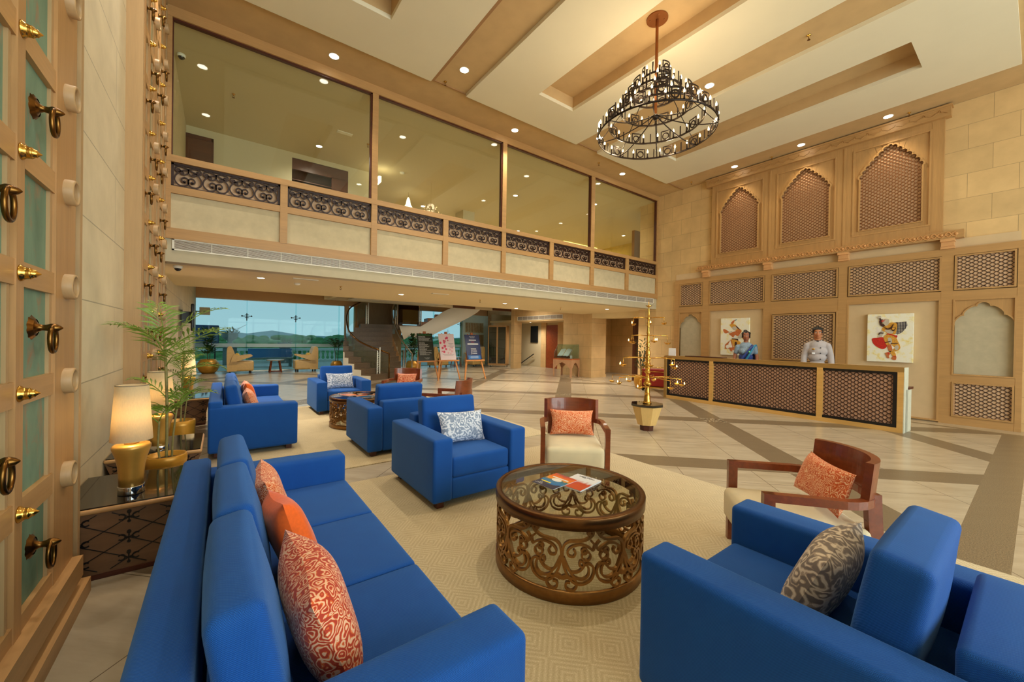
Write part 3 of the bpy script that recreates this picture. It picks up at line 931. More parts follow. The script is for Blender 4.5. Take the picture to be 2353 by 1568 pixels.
# niches with cusped arches
def niche(yc, hw, zb, zs, za, rect):
    o = [(yc + p[0], p[1]) for p in lobed_arch(hw, zb, zs, za, 3, 0.05)]
    m = MB(); plate_with_hole(m, o, rect, X0 + 0.02, 12.05); struct('niche_board', m, M['oak'], wr)
    m = MB(); m.ribbon(o[1:-1], 0.022, 0.03, lambda u, v, d: (X0 + 0.012 + d * 0.6, u, v)); struct('niche_moulding', m, M['oak'], wr)
    m = MB(); m.quad((12.045, rect[0], rect[2]), (12.045, rect[1], rect[2]), (12.045, rect[1], rect[3]), (12.045, rect[0], rect[3])); struct('niche_plaster', m, M['niche'], wr)
niche(0.68, 0.375, 1.005, 2.0, 2.47, (0.285, 1.075, 1.0, 2.54))
niche(6.655, 0.36, 0.165, 2.03, 2.47, (6.275, 7.035, 0.16, 2.54))

def lattice_panel(y0, y1, z0, z1, label, x=11.985, cw=0.105, ch=0.072, group='dark lattice panels of the reception wall'):
    t = thing('lattice_panel', label, 'panel', (x, (y0 + y1) / 2, z0), 0, group)
    hw = (y1 - y0) / 2; h = z1 - z0
    m = MB(); rect_ring(m, -hw, hw, 0, h, 0.028, -0.03, 0.03); m.build('frame', M['oak'], t)
    m = MB(); m.box(0.022, 0.05, -hw, hw, 0, h); m.build('backing', M['latback'], t)
    m = MB(); lattice(m, -hw + 0.028, hw - 0.028, 0.028, h - 0.028, cw, ch, 0.0085, 0.007, 0.012); m.build('lattice', M['lattice'], t)
    return t
row = [(0.29, 1.07, 'rightmost, above the grey arched niche'), (1.25, 2.75, 'above the red fan dancer painting'), (2.95, 4.37, 'above the head of the man in grey'), (4.55, 6.06, 'above the rust dancer painting'), (6.28, 7.03, 'leftmost and narrowest, beside the balcony')]
for y0, y1, w in row: lattice_panel(y0, y1, 2.725, 3.43, 'dark lattice panel in the upper row, ' + w)
lattice_panel(0.285, 1.075, 0.16, 0.86, 'dark lattice panel low on the wall under the grey arched niche')
lattice_panel(2.99, 4.33, 1.15, 2.35, 'large square dark lattice panel right behind the man in grey', 11.958)

# upper storey: three arched screens under a carved cornice
b = MB(); Xu = 11.985
for y0, y1 in ((5.89, 6.03), (4.30, 4.62), (2.71, 3.02), (1.25, 1.43)): b.box(Xu - 0.015, 12.06, y0, y1, 3.93, 6.3)
b.box(Xu - 0.012, 12.06, 1.253, 6.027, 6.14, 6.3); b.box(Xu - 0.012, 12.06, 1.253, 6.027, 3.93, 4.12)
for y in (4.44, 2.85): b.box(Xu - 0.03, 12.06, y - 0.012, y + 0.032, 3.93, 6.28)
struct('upper_oak_frame', b, M['oak'], wr)
cen = [(5.255, 'leftmost'), (3.66, 'middle'), (2.07, 'rightmost and largest looking')]
for yc, w in cen:
    t = thing('arched_screen', 'golden oak screen with scalloped arch and lattice, %s of the three' % w, 'screen', (Xu, yc, 4.12), 0, 'arched screens above the reception')
    ol = lobed_arch(0.515, 0.12, 1.32, 1.97, 8, 0.04)
    m = MB(); plate_with_hole(m, ol, (-0.64, 0.64, 0.0, 2.02), 0.0, 0.05); m.build('board', M['oak'], t)
    m = MB(); m.ribbon(ol, 0.03, 0.05, lambda u, v, d: (-0.012 + d * 0.7, u, v), True); m.build('arch_moulding', M['oak'], t)
    m = MB(); rect_ring(m, -0.64, 0.64, 0.0, 2.02, 0.03, -0.03, 0.01); m.build('frame', M['oak'], t)
    m = MB(); m.box(0.058, 0.073, -0.64, 0.64, 0, 2.0); m.build('backing', M['latback'], t)
    m = MB(); lattice(m, -0.56, 0.56, 0.12, 1.97, 0.10, 0.075, 0.011, 0.010, 0.045, ol); m.build('lattice', M['latticegold'], t)
# cornice with carved zigzag
b = MB(); b.box(11.88, 12.06, 1.16, 6.17, 6.3, 6.49); b.box(11.86, 12.06, 1.14, 6.19, 6.49, 6.53)
cn = struct('trim_2', b, M['oak_y'])
b = MB(); z0 = 6.36
P = []
nz = 22
for k in range(nz):
    y = 1.2 + k * (4.93 / nz); s_ = 4.93 / nz
    P += [(y, z0), (y + s_ * 0.25, z0 + 0.035), (y + s_ * 0.4, z0 + 0.04), (y + s_ * 0.5, z0 + 0.085), (y + s_ * 0.6, z0 + 0.04), (y + s_ * 0.75, z0 + 0.035)]
b.ribbon(P, 0.014, 0.03, lambda u, v, d: (11.88 + d, u, v)); struct('carving', b, M['oak'], cn)
# carved beam on brackets
b = MB(); b.box(11.87, 12.06, 0.95, 6.39, 3.775, 3.935)
cb = struct('trim_3', b, M['oak_y'])
b = MB()
fn = lambda u, v, d: (11.868 + d, u, v)
for k in range(27):
    y = 1.05 + k * 0.2
    b.sphere((11.868, y, 3.855), 0.028, 8, 6, 0.6, 1, 1)
    b.ribbon(crom([(y, 3.80), (y + 0.05, 3.83), (y + 0.1, 3.9), (y + 0.15, 3.87), (y + 0.13, 3.84)], 4), 0.014, 0.03, fn)
    b.ribbon(crom([(y, 3.91), (y + 0.05, 3.88), (y + 0.1, 3.81), (y + 0.15, 3.84), (y + 0.2, 3.80)], 4), 0.012, 0.026, fn)
struct('carving', b, plain('carved_oak', (206, 150, 92), 0.5, var=0.1), cb)
b = MB()
for y in (6.165, 4.465, 2.845, 1.17):
    b.box(11.86, 12.06, y - 0.1, y + 0.1, 3.72, 3.775); b.box(11.9, 12.06, y - 0.09, y + 0.09, 3.63, 3.72); b.box(11.92, 12.06, y - 0.1, y + 0.1, 3.58, 3.63)
struct('bracket', b, plain('bracket_oak', (212, 158, 104), 0.5, var=0.08), cb)
# ================================================================ the two great studded doors on the left wall
XD = -0.70
def boss_mesh():
    m = MB()
    m.lathe([(0.0, 0.0), (0.036, 0.0), (0.036, 0.004), (0.028, 0.012), (0.024, 0.026), (0.026, 0.029), (0.023, 0.033), (0.016, 0.041), (0.017, 0.045), (0.010, 0.050), (0.004, 0.058), (0.0, 0.062)], (0, 0, 0), 18)
    return m
def turn_x(m, p):
    """z-axis shape to the +x direction at p"""
    return m.xf(Matrix.Translation(p) @ Matrix.Rotation(pi / 2, 4, 'Y'))
def coil_mesh(m, y, z, x=XD):
    k = len(m.v)
    m.lathe([(0.05, 0.012), (0.056, 0.02), (0.056, 0.05), (0.054, 0.062), (0.066, 0.062), (0.07, 0.056), (0.07, 0.0)], (0, 0, 0), 24)
    m.lathe([(0.0, 0.03), (0.056, 0.03)], (0, 0, 0), 24)
    m.xf(Matrix.Translation((x, y, z)) @ Matrix.Rotation(pi / 2, 4, 'Y'), k)
    return m
def pull_mesh(m, y, z, x=XD):
    k = len(m.v)
    # scalloped rose
    n = 28; v = []
    for i in range(n):
        a = 2 * pi * i / n
        r = 0.056 + 0.005 * cos(a * 10)
        v.append((r * cos(a), r * sin(a), 0.0))
    for i in range(n):
        a = 2 * pi * i / n
        v.append((0.04 * cos(a), 0.04 * sin(a), 0.016))
    f = [(i, (i + 1) % n, n + (i + 1) % n, n + i) for i in range(n)]
    m.add(v, f, True)
    m.lathe([(0.04, 0.012), (0.022, 0.02), (0.014, 0.034), (0.015, 0.05), (0.021, 0.062), (0.021, 0.076), (0.013, 0.092), (0.004, 0.102), (0.0, 0.104)], (0, 0, 0), 14)
    m.xf(Matrix.Translation((x, y, z)) @ Matrix.Rotation(pi / 2, 4, 'Y'), k)
    # hanging ring
    R = 0.052
    m.tube([(x + 0.07, y + R * sin(a) * 0.85, z - R * 1.05 + R * 1.2 * cos(a)) for a in [2 * pi * i / 20 for i in range(20)]], 0.0095, 8, True)
    return m

def great_door(name, y0, y1, leaves, label, zmax=6.2, cut=None):
    """leaves: list of (leafY0, leafY1, bossYs, panels[(y0,y1)], coilY, pulls)"""
    d = MB(); d.box(-0.82, XD - 0.028, y0 + 0.02, y1 - 0.02, 0, zmax - 0.02)
    D = struct(name, d, M['teal']); D['label'] = label
    rows = [0.278 + 0.5235 * k for k in range(12)]
    st = MB(); rl = MB(); tp = MB()
    for lf in leaves:
        for (a, c) in lf['stiles']: st.box(XD - 0.07, XD, a, c, 0.0, zmax)
        for z in rows:
            if z < 0.15: continue
            for (a, c) in lf['rails']:
                rl.box(XD - 0.07, XD - 0.005, a, c, z - 0.055, z + 0.055)
        for (a, c) in lf['beads']: tp.box(XD - 0.07, XD - 0.014, a, c, 0, zmax)
    # foot of the door: two stepped rails
    rl.box(XD - 0.07, XD + 0.045, y0 + 0.1, y1 - 0.13, 0.14, 0.26); rl.box(XD - 0.07, XD + 0.065, y0 + 0.1, y1 - 0.06, 0.0, 0.09)
    st.build('stile', M['doorwood'], D); rl.build('rail', M['doorwood_y'], D); tp.build('bead', M['jamb'], D)
    for lf in leaves:
        for y in lf['boss']:
            for z in rows[1:]:
                m = boss_mesh(); turn_x(m, (XD, y, z)); m.build('boss', M['brass'], D)
        for y in lf['coil']:
            for z in rows[1:]:
                coil_mesh(MB(), y, z, XD - 0.02).build('coil_bracket', M['jamb'], D)
        for (y, par) in lf['pull']:
            for k, z in enumerate(rows[:-1]):
                if k % 2 == par: pull_mesh(MB(), y, z + 0.29 - 0.0, XD - 0.028).build('ring_pull', M['brass_old'], D)
    # moulded jamb on both sides
    jb = MB()
    for (a, c, x) in ((y1 - 0.13, y1 - 0.085, XD - 0.012), (y1 - 0.085, y1 - 0.05, XD - 0.03), (y1 - 0.05, y1, XD + 0.004)):
        jb.box(-0.83, x, a, c, 0, zmax)
    for (a, c, x) in ((y0 + 0.085, y0 + 0.13, XD - 0.012), (y0 + 0.05, y0 + 0.085, XD - 0.03), (y0, y0 + 0.05, XD + 0.004)):
        jb.box(-0.83, x, a, c, 0, zmax)
    jb.build('jamb', M['jamb'], D)
    return D
lf = dict(stiles=[(2.585, 2.665), (2.03, 2.11), (1.5, 1.62)], rails=[(1.5, 3.2)], beads=[(3.04, 3.075), (2.54, 2.565), (2.0, 2.03)], boss=[2.625, 2.07], coil=[3.235], pull=[(2.86, 0), (2.36, 1)])
lf['stiles'].append((3.075, 3.41))
great_door('door_1', 1.4, 3.535, [lf], 'great teal panelled door with brass bosses, nearest on the left wall', 6.4)
L2 = []
for o in (5.86, 6.8):
    L2.append(dict(stiles=[(o + 0.0, o + 0.1), (o + 0.36, o + 0.46), (o + 0.8, o + 0.94)], rails=[(o, o + 0.85)], beads=[(o + 0.32, o + 0.345), (o + 0.74, o + 0.78)], boss=[o + 0.41], coil=[o + 0.86], pull=[(o + 0.62, 0 if o < 6 else 1), (o + 0.22, 1 if o < 6 else 0)]))
great_door('door_2', 5.735, 7.9, L2, 'second teal panelled door with brass bosses, beyond the pale stone wall', 6.5)
# ================================================================ rugs
def rug(x0, x1, y0, y1, label):
    b = MB(); b.soft(((x0 + x1) / 2, (y0 + y1) / 2, 0.006), (x1 - x0, y1 - y0, 0.014), 0.006, 2)
    o = b.build('area_rug', M['rug']); tag(o, label, 'rug', 'beige diamond rugs')
rug(0.12, 4.42, -0.45, 4.42, 'near beige diamond-patterned rug under the first seating group')
rug(0.12, 4.45, 4.93, 9.75, 'far beige diamond-patterned rug under the second seating group')
ZR = 0.013

# ================================================================ blue club armchair (front towards -y)
def make_armchair():
    t = thing('club_armchair', 'x', 'armchair', (0, 0, ZR), 0, 'blue club armchairs')
    W, Dp = 1.06, 1.10
    for sx in (-1, 1):
        m = MB(); m.soft((sx * (W / 2 - 0.1), 0.0, 0.065 + 0.2925), (0.20, Dp, 0.585), 0.028, 6, (0.004, 0, 0.008)); m.build('arm', M['blue'], t)
    m = MB(); m.soft((0, -0.06, 0.165), (W - 0.4, Dp - 0.16, 0.2), 0.02, 5); m.build('base', M['blue'], t)
    m = MB(); m.soft((0, -0.085, 0.36), (W - 0.405, Dp - 0.21, 0.19), 0.03, 8, (0, 0.0, 0.012)); m.build('seat_cushion', M['blue'], t)
    m = MB(); m.soft((0, Dp / 2 - 0.1, 0.065 + 0.325), (W - 0.4, 0.17, 0.66), 0.025, 6, (0, 0.006, 0.004)); m.build('back_frame', M['blue'], t)
    m = MB()
    R = Matrix.Rotation(radians(-9), 3, 'X')
    m.soft((0, Dp / 2 - 0.335, 0.665), (W - 0.41, 0.155, 0.5), 0.032, 9, (0.004, 0.022, 0.006), R); bc = m.build('back_cushion', M['blue'], t)
    # stitched seam on the front panel
    for sx in (-1, 1):
        for sy in (-1, 1):
            f = MB(); f.prism([(sx * (W / 2 - 0.1) + a * 0.035, sy * (Dp / 2 - 0.09) + c * 0.035) for a, c in ((-1, -1), (1, -1), (1, 1), (-1, 1))], 'z', -ZR + 0.013, 0.07)
            f.build('foot', M['teak_dark'], t)
    return t
proto = make_armchair()
proto['label'] = 'blue club armchair with silver damask pillow behind the scrollwork coffee table'
proto.location = (2.075, 3.79, ZR)
dup(proto, (2.03, 0.50, ZR), pi, 'nearest blue club armchair, cut by the lower right corner, with a taupe pillow')
dup(proto, (2.06, 5.72, ZR), pi, 'blue club armchair seen from behind, between the two coffee tables')
dup(proto, (2.05, 9.05, ZR), 0, 'farthest blue club armchair with damask pillow in front of the staircase')

# ================================================================ three-seat sofa (front towards +x), origin at the middle
def make_sofa():
    t = thing('sofa', 'x', 'sofa', (0, 0, ZR), 0, 'blue three-seat sofas')
    L, Dp = 2.5, 1.0
    for sy in (-1, 1):
        m = MB(); m.soft((0.0, sy * (L / 2 - 0.1), 0.065 + 0.2925), (Dp, 0.20, 0.585), 0.03, 7, (0, 0.004, 0.01)); m.build('arm', M['blue'], t)
    m = MB(); m.soft((0.03, 0, 0.165), (Dp - 0.1, L - 0.4, 0.2), 0.02, 5); m.build('base', M['blue'], t)
    m = MB(); m.soft((-Dp / 2 + 0.075, 0, 0.065 + 0.33), (0.15, L - 0.02, 0.66), 0.03, 9, (0.006, 0, 0.006)); m.build('back_frame', M['blue'], t)
    w = (L - 0.4) / 3
    for k in (-1, 0, 1):
        m = MB(); m.soft((0.085, k * w, 0.36), (Dp - 0.17, w - 0.004, 0.19), 0.022, 9, (0, 0, 0.008)); m.build('seat_cushion', M['blue'], t)
        m = MB(); R = Matrix.Rotation(radians(-10), 3, 'Y')
        m.soft((-Dp / 2 + 0.285 + 0.012 * k, k * w, 0.655), (0.135, w - 0.006, 0.50), 0.034, 9, (0.03, 0.0, 0.012), R); m.build('back_cushion', M['blue'], t)
    for sx in (-1, 1):
        for sy in (-1, 1):
            f = MB(); f.box(sx * (Dp / 2 - 0.1) - 0.035, sx * (Dp / 2 - 0.1) + 0.035, sy * (L / 2 - 0.1) - 0.035, sy * (L / 2 - 0.1) + 0.035, -ZR + 0.014, 0.07)
            f.build('foot', M['teak_dark'], t)
    return t
sofa = make_sofa(); sofa.location = (0.30, 2.21, ZR)
sofa['label'] = 'nearest blue three-seat sofa along the left, with three orange pillows'
dup(sofa, (0.37, 7.43, ZR), 0, 'farther blue three-seat sofa, its plain side arm facing the camera')

# ================================================================ scatter pillows
def pillow_mesh(w, h, t, n=22, pinch=0.10, seedv=0):
    rnd = random.Random(seedv)
    m = MB(); v = []; f = []
    ph = [rnd.uniform(0, 6.28) for _ in range(4)]
    def P(i, j, sd):
        u = -1 + 2 * i / n; q = -1 + 2 * j / n
        e = (max(0, 1 - abs(u) ** 3.0) * max(0, 1 - abs(q) ** 3.0)) ** 0.55
        x = u * w / 2 * (1 - pinch * (1 - q * q) * abs(u) ** 4); z = q * h / 2 * (1 - pinch * (1 - u * u) * abs(q) ** 4)
        y = sd * t / 2 * e * (1 + 0.06 * sin(3 * u + ph[0]) * cos(2 * q + ph[1])) + 0.012 * sin(2.2 * u + ph[2]) * q
        return (x, y, z)
    for sd in (1, -1):
        b = len(v)
        for i in range(n + 1):
            for j in range(n + 1): v.append(P(i, j, sd))
        for i in range(n):
            for j in range(n):
                a = b + i * (n + 1) + j
                f.append((a, a + 1, a + n + 2, a + n + 1))
    m.add(v, f, True)
    return m
def pillow(w, h, t, mat, loc, rot, label, group='scatter pillows', seedv=0, piping=True, name='pillow'):
    m = pillow_mesh(w, h, t, seedv=seedv)
    o = m.build(name, mat)
    o.location = loc; o.rotation_euler = rot
    tag(o, label, 'pillow', group)
    return o
# on the near sofa (leaning back: their width runs along y)
RZ = pi / 2
pillow(0.56, 0.38, 0.19, M['paisley2'], (0.285, 1.52, 0.64), (radians(-20), radians(0), RZ), 'big orange paisley pillow at the near end of the closest sofa', seedv=1)
pillow(0.43, 0.41, 0.17, M['orange'], (0.275, 2.10, 0.65), (radians(-20), radians(8), RZ), 'plain bright orange pillow in the middle of the closest sofa', seedv=2)
pillow(0.50, 0.34, 0.16, M['paisley'], (0.245, 2.74, 0.63), (radians(-16), radians(0), RZ), 'orange and plum paisley pillow at the far end of the closest sofa', seedv=3)
pillow(0.50, 0.34, 0.16, M['paisley'], (0.35, 6.95, 0.62), (radians(-18), 0, RZ), 'paisley pillow nearest the arm on the farther sofa', seedv=4)
pillow(0.38, 0.38, 0.15, M['orange'], (0.37, 7.5, 0.64), (radians(-18), radians(6), RZ), 'plain orange pillow in the middle of the farther sofa', seedv=5)
pillow(0.50, 0.34, 0.16, M['paisley2'], (0.36, 8.0, 0.63), (radians(-18), 0, RZ), 'dark-tipped paisley pillow at the back of the farther sofa', seedv=6)
# armchairs
pillow(0.56, 0.34, 0.15, M['damask'], (2.10, 3.72, 0.64), (radians(-20), radians(3), radians(2)), 'silver damask pillow on the armchair behind the scrollwork table', seedv=7)
pillow(0.56, 0.34, 0.15, M['damask'], (2.06, 8.98, 0.63), (radians(-18), 0, 0), 'silver damask pillow on the farthest blue armchair', seedv=8)
pillow(0.54, 0.36, 0.17, M['damask_grey'], (2.05, 0.53, 0.63), (radians(20), radians(0), 0), 'taupe damask pillow on the nearest armchair at lower right', seedv=9)

# ================================================================ curved-back teak chairs (front towards -y in local space)
def make_teak():
    t = thing('teak_armchair', 'x', 'armchair', (0, 0, ZR), 0, 'curved-back teak chairs')
    Wd, hw = 0.74, 0.37
    AH = 0.63
    # front legs, slightly splayed pads
    for sx in (-1, 1):
        m = MB(); m.box(sx * hw - (0.05 if sx > 0 else 0), sx * hw + (0.05 if sx < 0 else 0), -0.35, -0.285, 0.0, AH); m.build('front_leg', M['teak'], t)
    # arm rails: run back and curve round behind
    def arc(z0, z1, th, half, rx, ry, y0, name, rdepth=0):
        pts = []
        return pts
    m = MB()
    path = []
    for sx in (1,):
        pass
    # plan curve of the horseshoe: from right front to left front
    plan = [(hw - 0.025, -0.35), (hw - 0.02, -0.1)] + [(0.355 * cos(a) , 0.10 + 0.27 * sin(a)) for a in [radians(q) for q in range(0, 181, 12)]] + [(-hw + 0.02, -0.1), (-hw + 0.025, -0.35)]
    m.ribbon(plan[:], 0.052, 0.05, lambda u, v, d: (u, v, AH - 0.025 + d)); m.build('arm_rail', M['teak'], t)
    # curved back shell
    a0, a1 = 28, 152
    sh = [(0.35 * cos(radians(q)), 0.10 + 0.27 * sin(radians(q))) for q in range(a0, a1 + 1, 4)]
    m = MB(); m.ribbon(sh, 0.045, 0.25, lambda u, v, d: (u, v + (d + 0.1) * 0.10, AH + 0.10 + d)); m.build('backrest', M['teak'], t)
    # rear legs raking back
    for sx in (-1, 1):
        m = MB()
        P = crom([(0.25 * sx, 0.30, AH + 0.02), (0.255 * sx, 0.31, 0.42), (0.265 * sx, 0.335, 0.2), (0.275 * sx, 0.36, 0.0)], 4)
        for i in range(len(P) - 1): m.bar(P[i], P[i + 1], 0.05, 0.075, (0, 1, 0))
        m.build('rear_leg', M['teak'], t)
    m = MB(); m.box(-0.3, 0.3, -0.31, -0.27, 0.2, 0.26); m.box(-0.27, 0.27, 0.26, 0.3, 0.2, 0.26); m.build('seat_rail', M['teak'], t)
    m = MB(); m.soft((0, -0.055, 0.315), (0.62, 0.68, 0.235), 0.045, 9, (0.006, 0.01, 0.018)); m.build('seat', M['seat_cream'], t)
    return t
def face(dx, dy): return atan2(dx, -dy)     # local -y turned towards (dx, dy)
teak = make_teak()
fW1 = Vector((-0.65, -0.76)).normalized(); fW2 = Vector((-0.655, 0.755)).normalized()
def place(front, f, obj=None, label=None):
    c = Vector(front) - f * 0.35
    if obj is None: return c
c1 = place((3.05, 2.95), fW1); c2 = place((3.045, 1.27), fW2); c3 = place((3.06, 8.2), fW1); c4 = place((3.02, 6.50), fW2)
teak.location = (c1.x, c1.y, ZR); teak.rotation_euler = (0, 0, face(*fW1))
teak['label'] = 'teak chair with curved back and orange paisley pillow right behind the glass coffee table'
dup(teak, (c2.x, c2.y, ZR), face(*fW2), 'teak chair with curved back at right, behind the nearest blue armchair')
dup(teak, (c3.x, c3.y, ZR), face(*fW1), 'teak chair with orange pillow showing above a blue chair back, near the easels')
dup(teak, (c4.x, c4.y, ZR), face(*fW2), 'teak chair turned away, its dark curved back beside the blue armchair')
def chair_pillow(c, f, mat, label, sv, dz=0.0, turn=0.0, wd=0.46):
    p = Vector((c.x, c.y)) - f * 0.15
    pillow(wd, 0.30, 0.14, mat, (p.x, p.y, 0.575 + ZR + dz), (radians(-18), 0, face(*f) + turn), label, seedv=sv)
chair_pillow(c1, fW1, M['paisley'], 'pale orange paisley pillow on the teak chair behind the glass table', 11, 0.02, 0.0, 0.52)
chair_pillow(c2, fW2, M['paisley'], 'orange paisley pillow leaning in the right-hand teak chair', 12, 0.05, 0.0, 0.56)
chair_pillow(c3, fW1, M['paisley2'], 'orange pillow on the far teak chair near the easels', 13, 0.03)

# ================================================================ drum coffee tables
def make_drum():
    t = thing('drum_coffee_table', 'x', 'coffee table', (0, 0, ZR), 0, 'bronze scrollwork drum tables')
    R, h = 0.525, 0.52
    m = MB(); m.lathe([(R - 0.012, 0.0), (R, 0.004), (R, 0.07), (R - 0.004, 0.078), (R - 0.018, 0.078), (R - 0.022, 0.07), (R - 0.022, 0.004), (R - 0.012, 0.0)], n=72); m.build('base_ring', M['bronze'], t)
    m = MB(); m.lathe([(R - 0.03, h - 0.075), (R + 0.004, h - 0.075), (R + 0.006, h - 0.006), (R, h), (R - 0.03, h), (R - 0.032, h - 0.012), (R - 0.045, h - 0.014), (R - 0.045, h - 0.03), (R - 0.03, h - 0.032), (R - 0.03, h - 0.075)], n=72); m.build('top_ring', M['bronze_dk'], t)
    m = MB(); m.cyl((0, 0, 0), R - 0.033, h - 0.013, h - 0.003, 72); m.build('glass_top', M['tableglass'], t)
    n = 8; hw = pi * 2 * R / n / 2; z0, z1 = 0.076, h - 0.073
    H = z1 - z0
    def cmap(ax):
        def fn(u, v, d):
            a = ax + u / R
            rr = R - 0.014 + d
            return (rr * cos(a), rr * sin(a), z0 + v)
        return fn
    # half motif in units: u 0..1 (axis to boundary), v 0..1 (bottom to top)
    half = [
        ([(0.02, 0.62), (0.06, 0.74), (0.2, 0.81), (0.42, 0.825), (0.66, 0.84), (0.86, 0.90), (0.93, 0.97), (0.82, 0.995), (0.76, 0.94), (0.86, 0.925)], 0.0145),
        ([(0.86, 0.83), (0.97, 0.76), (0.92, 0.68), (0.78, 0.73), (0.55, 0.77), (0.3, 0.735), (0.17, 0.66), (0.2, 0.585), (0.34, 0.575), (0.4, 0.64), (0.34, 0.69)], 0.0125),
        ([(0.02, 0.62), (0.05, 0.50), (0.14, 0.40), (0.3, 0.32), (0.52, 0.345), (0.66, 0.44), (0.56, 0.51), (0.52, 0.44), (0.62, 0.41)], 0.0125),
        ([(0.02, 0.62), (0.04, 0.46), (0.14, 0.30), (0.32, 0.17), (0.58, 0.13), (0.86, 0.20), (0.96, 0.34), (0.88, 0.44), (0.72, 0.46), (0.60, 0.40)], 0.0145),
        ([(0.72, 0.46), (0.80, 0.38), (0.78, 0.27), (0.60, 0.21), (0.36, 0.25), (0.2, 0.38), (0.06, 0.55)], 0.0125),
        ([(0.03, 0.2), (0.2, 0.235), (0.40, 0.20), (0.44, 0.09), (0.30, 0.02), (0.14, 0.06), (0.14, 0.14), (0.26, 0.15)], 0.0140),
        ([(0.03, 0.2), (-0.06, 0.25), (-0.2, 0.27)], 0.0125),
    ]
    for k in range(n):
        ax = 2 * pi * k / n + radians(41)
        m = MB(); fn = cmap(ax)
        for sg in (1, -1):
            for P, w in half:
                pts = crom([(sg * u * hw, v * H) for u, v in P], 5)
                m.ribbon(pts, w, 0.020, fn)
            for cu, cv, r in ((0.72, 0.585, 0.027), (0.66, 0.665, 0.017)):
                ring = [(sg * cu * hw + r * cos(a), cv * H + r * sin(a)) for a in [2 * pi * i / 14 for i in range(14)]]
                m.ribbon(ring, 0.0115, 0.020, fn, True)
        m.build('scroll_panel', M['bronze'], t)
    return t
drum = make_drum(); drum.location = (2.04, 2.03, ZR)
drum['label'] = 'round bronze scrollwork coffee table with glass top, nearest, holding magazines'
dup(drum, (2.04, 7.3, ZR), 0.3, 'round bronze scrollwork coffee table half hidden behind the blue armchair')

# magazines
def magazine(w, d, mat, loc, rz, label, th=0.007, group='magazines on the glass tables'):
    t = thing('magazine', label, 'magazine', loc, rz, group)
    m = MB(); m.box(-w / 2, w / 2, -d / 2, d / 2, 0.0005, th - 0.0008); m.build('pages', M['paper'], t)
    m = MB(); m.box(-w / 2 - 0.001, w / 2 + 0.001, -d / 2 - 0.001, d / 2 + 0.001, th - 0.0008, th); m.build('cover', mat, t)
    return t
ZT = ZR + 0.52 - 0.003
ma = magazine(0.21, 0.28, M['cover_b'], (2.145, 2.03, ZT), radians(-80), 'white travel magazine under the sunset one on the near table', 0.012)
mb = magazine(0.205, 0.275, M['cover_a'], (2.0, 2.135, ZT + 0.0122), radians(-84), 'magazine with sunset and blue cover lying on top on the near table', 0.005)

def text(body, size, mat, parent, M4, name='lettering', ext=0.0006, align='CENTER'):
    cu = bpy.data.curves.new(name, 'FONT'); cu.body = body; cu.size = size; cu.extrude = ext; cu.align_x = align; cu.align_y = 'CENTER'
    cu.materials.append(mat)
    tmp = bpy.data.objects.new('tmp', cu); COL.objects.link(tmp)
    dg = bpy.context.evaluated_depsgraph_get(); dg.update()
    me = bpy.data.meshes.new_from_object(tmp.evaluated_get(dg)); bpy.data.objects.remove(tmp, do_unlink=True)
    me.materials.clear(); me.materials.append(mat)
    o = bpy.data.objects.new(name, me); link(o, parent)
    o.matrix_local = M4
    return o
text('lonely planet', 0.026, M['blackm'], ma, Matrix.Translation((0.0, 0.108, 0.0124)))
m = MB(); m.tube([(0.03 * cos(a) * 1.5, 0.108 + 0.018 * sin(a), 0.0125) for a in [2 * pi * i / 20 for i in range(16)]], 0.0011, 4); m.build('emblem', M['blackm'], ma)
m = MB()
for k in range(4): m.box(-0.09 + 0.012 * k, -0.02 - 0.01 * k, -0.118 + k * 0.013, -0.1155 + k * 0.013, 0.005, 0.0056)
m.build('small_print', M['whitetext'], mb)
m = MB(); m.lathe([(0.0, 0.0), (0.02, 0), (0.02, 0.0005), (0, 0.0005)], (0.0, 0.02, 0.0051), 14, False, 2.2, 1.4); m.build('cover_figure', M['p_pale'], mb)
m = MB(); m.box(-0.08, 0.01, -0.066, -0.052, 0.005, 0.0056); m.build('cover_line', plain('yellow_print', (236, 216, 40), 0.5), mb)
m = MB(); m.box(-0.07, 0.075, 0.052, 0.068, 0.005, 0.0056); m.build('cover_title', M['whitetext'], mb)
for k, (x, y, r, mt) in enumerate([(1.86, 7.42, 0.4, 'cover_d'), (2.12, 7.36, 1.2, 'cover_c'), (2.04, 7.12, 0.1, 'cover_a'), (2.28, 7.2, 0.9, 'cover_c')]):
    magazine(0.21, 0.28, M[mt], (x, y, ZT), r, ['magazine with orange cover on the far drum table', 'brown-covered magazine at the far edge of the far drum table', 'blue-covered magazine at the near edge of the far drum table', 'brown-covered magazine beside the chair back on the far drum table'][k], 0.008)
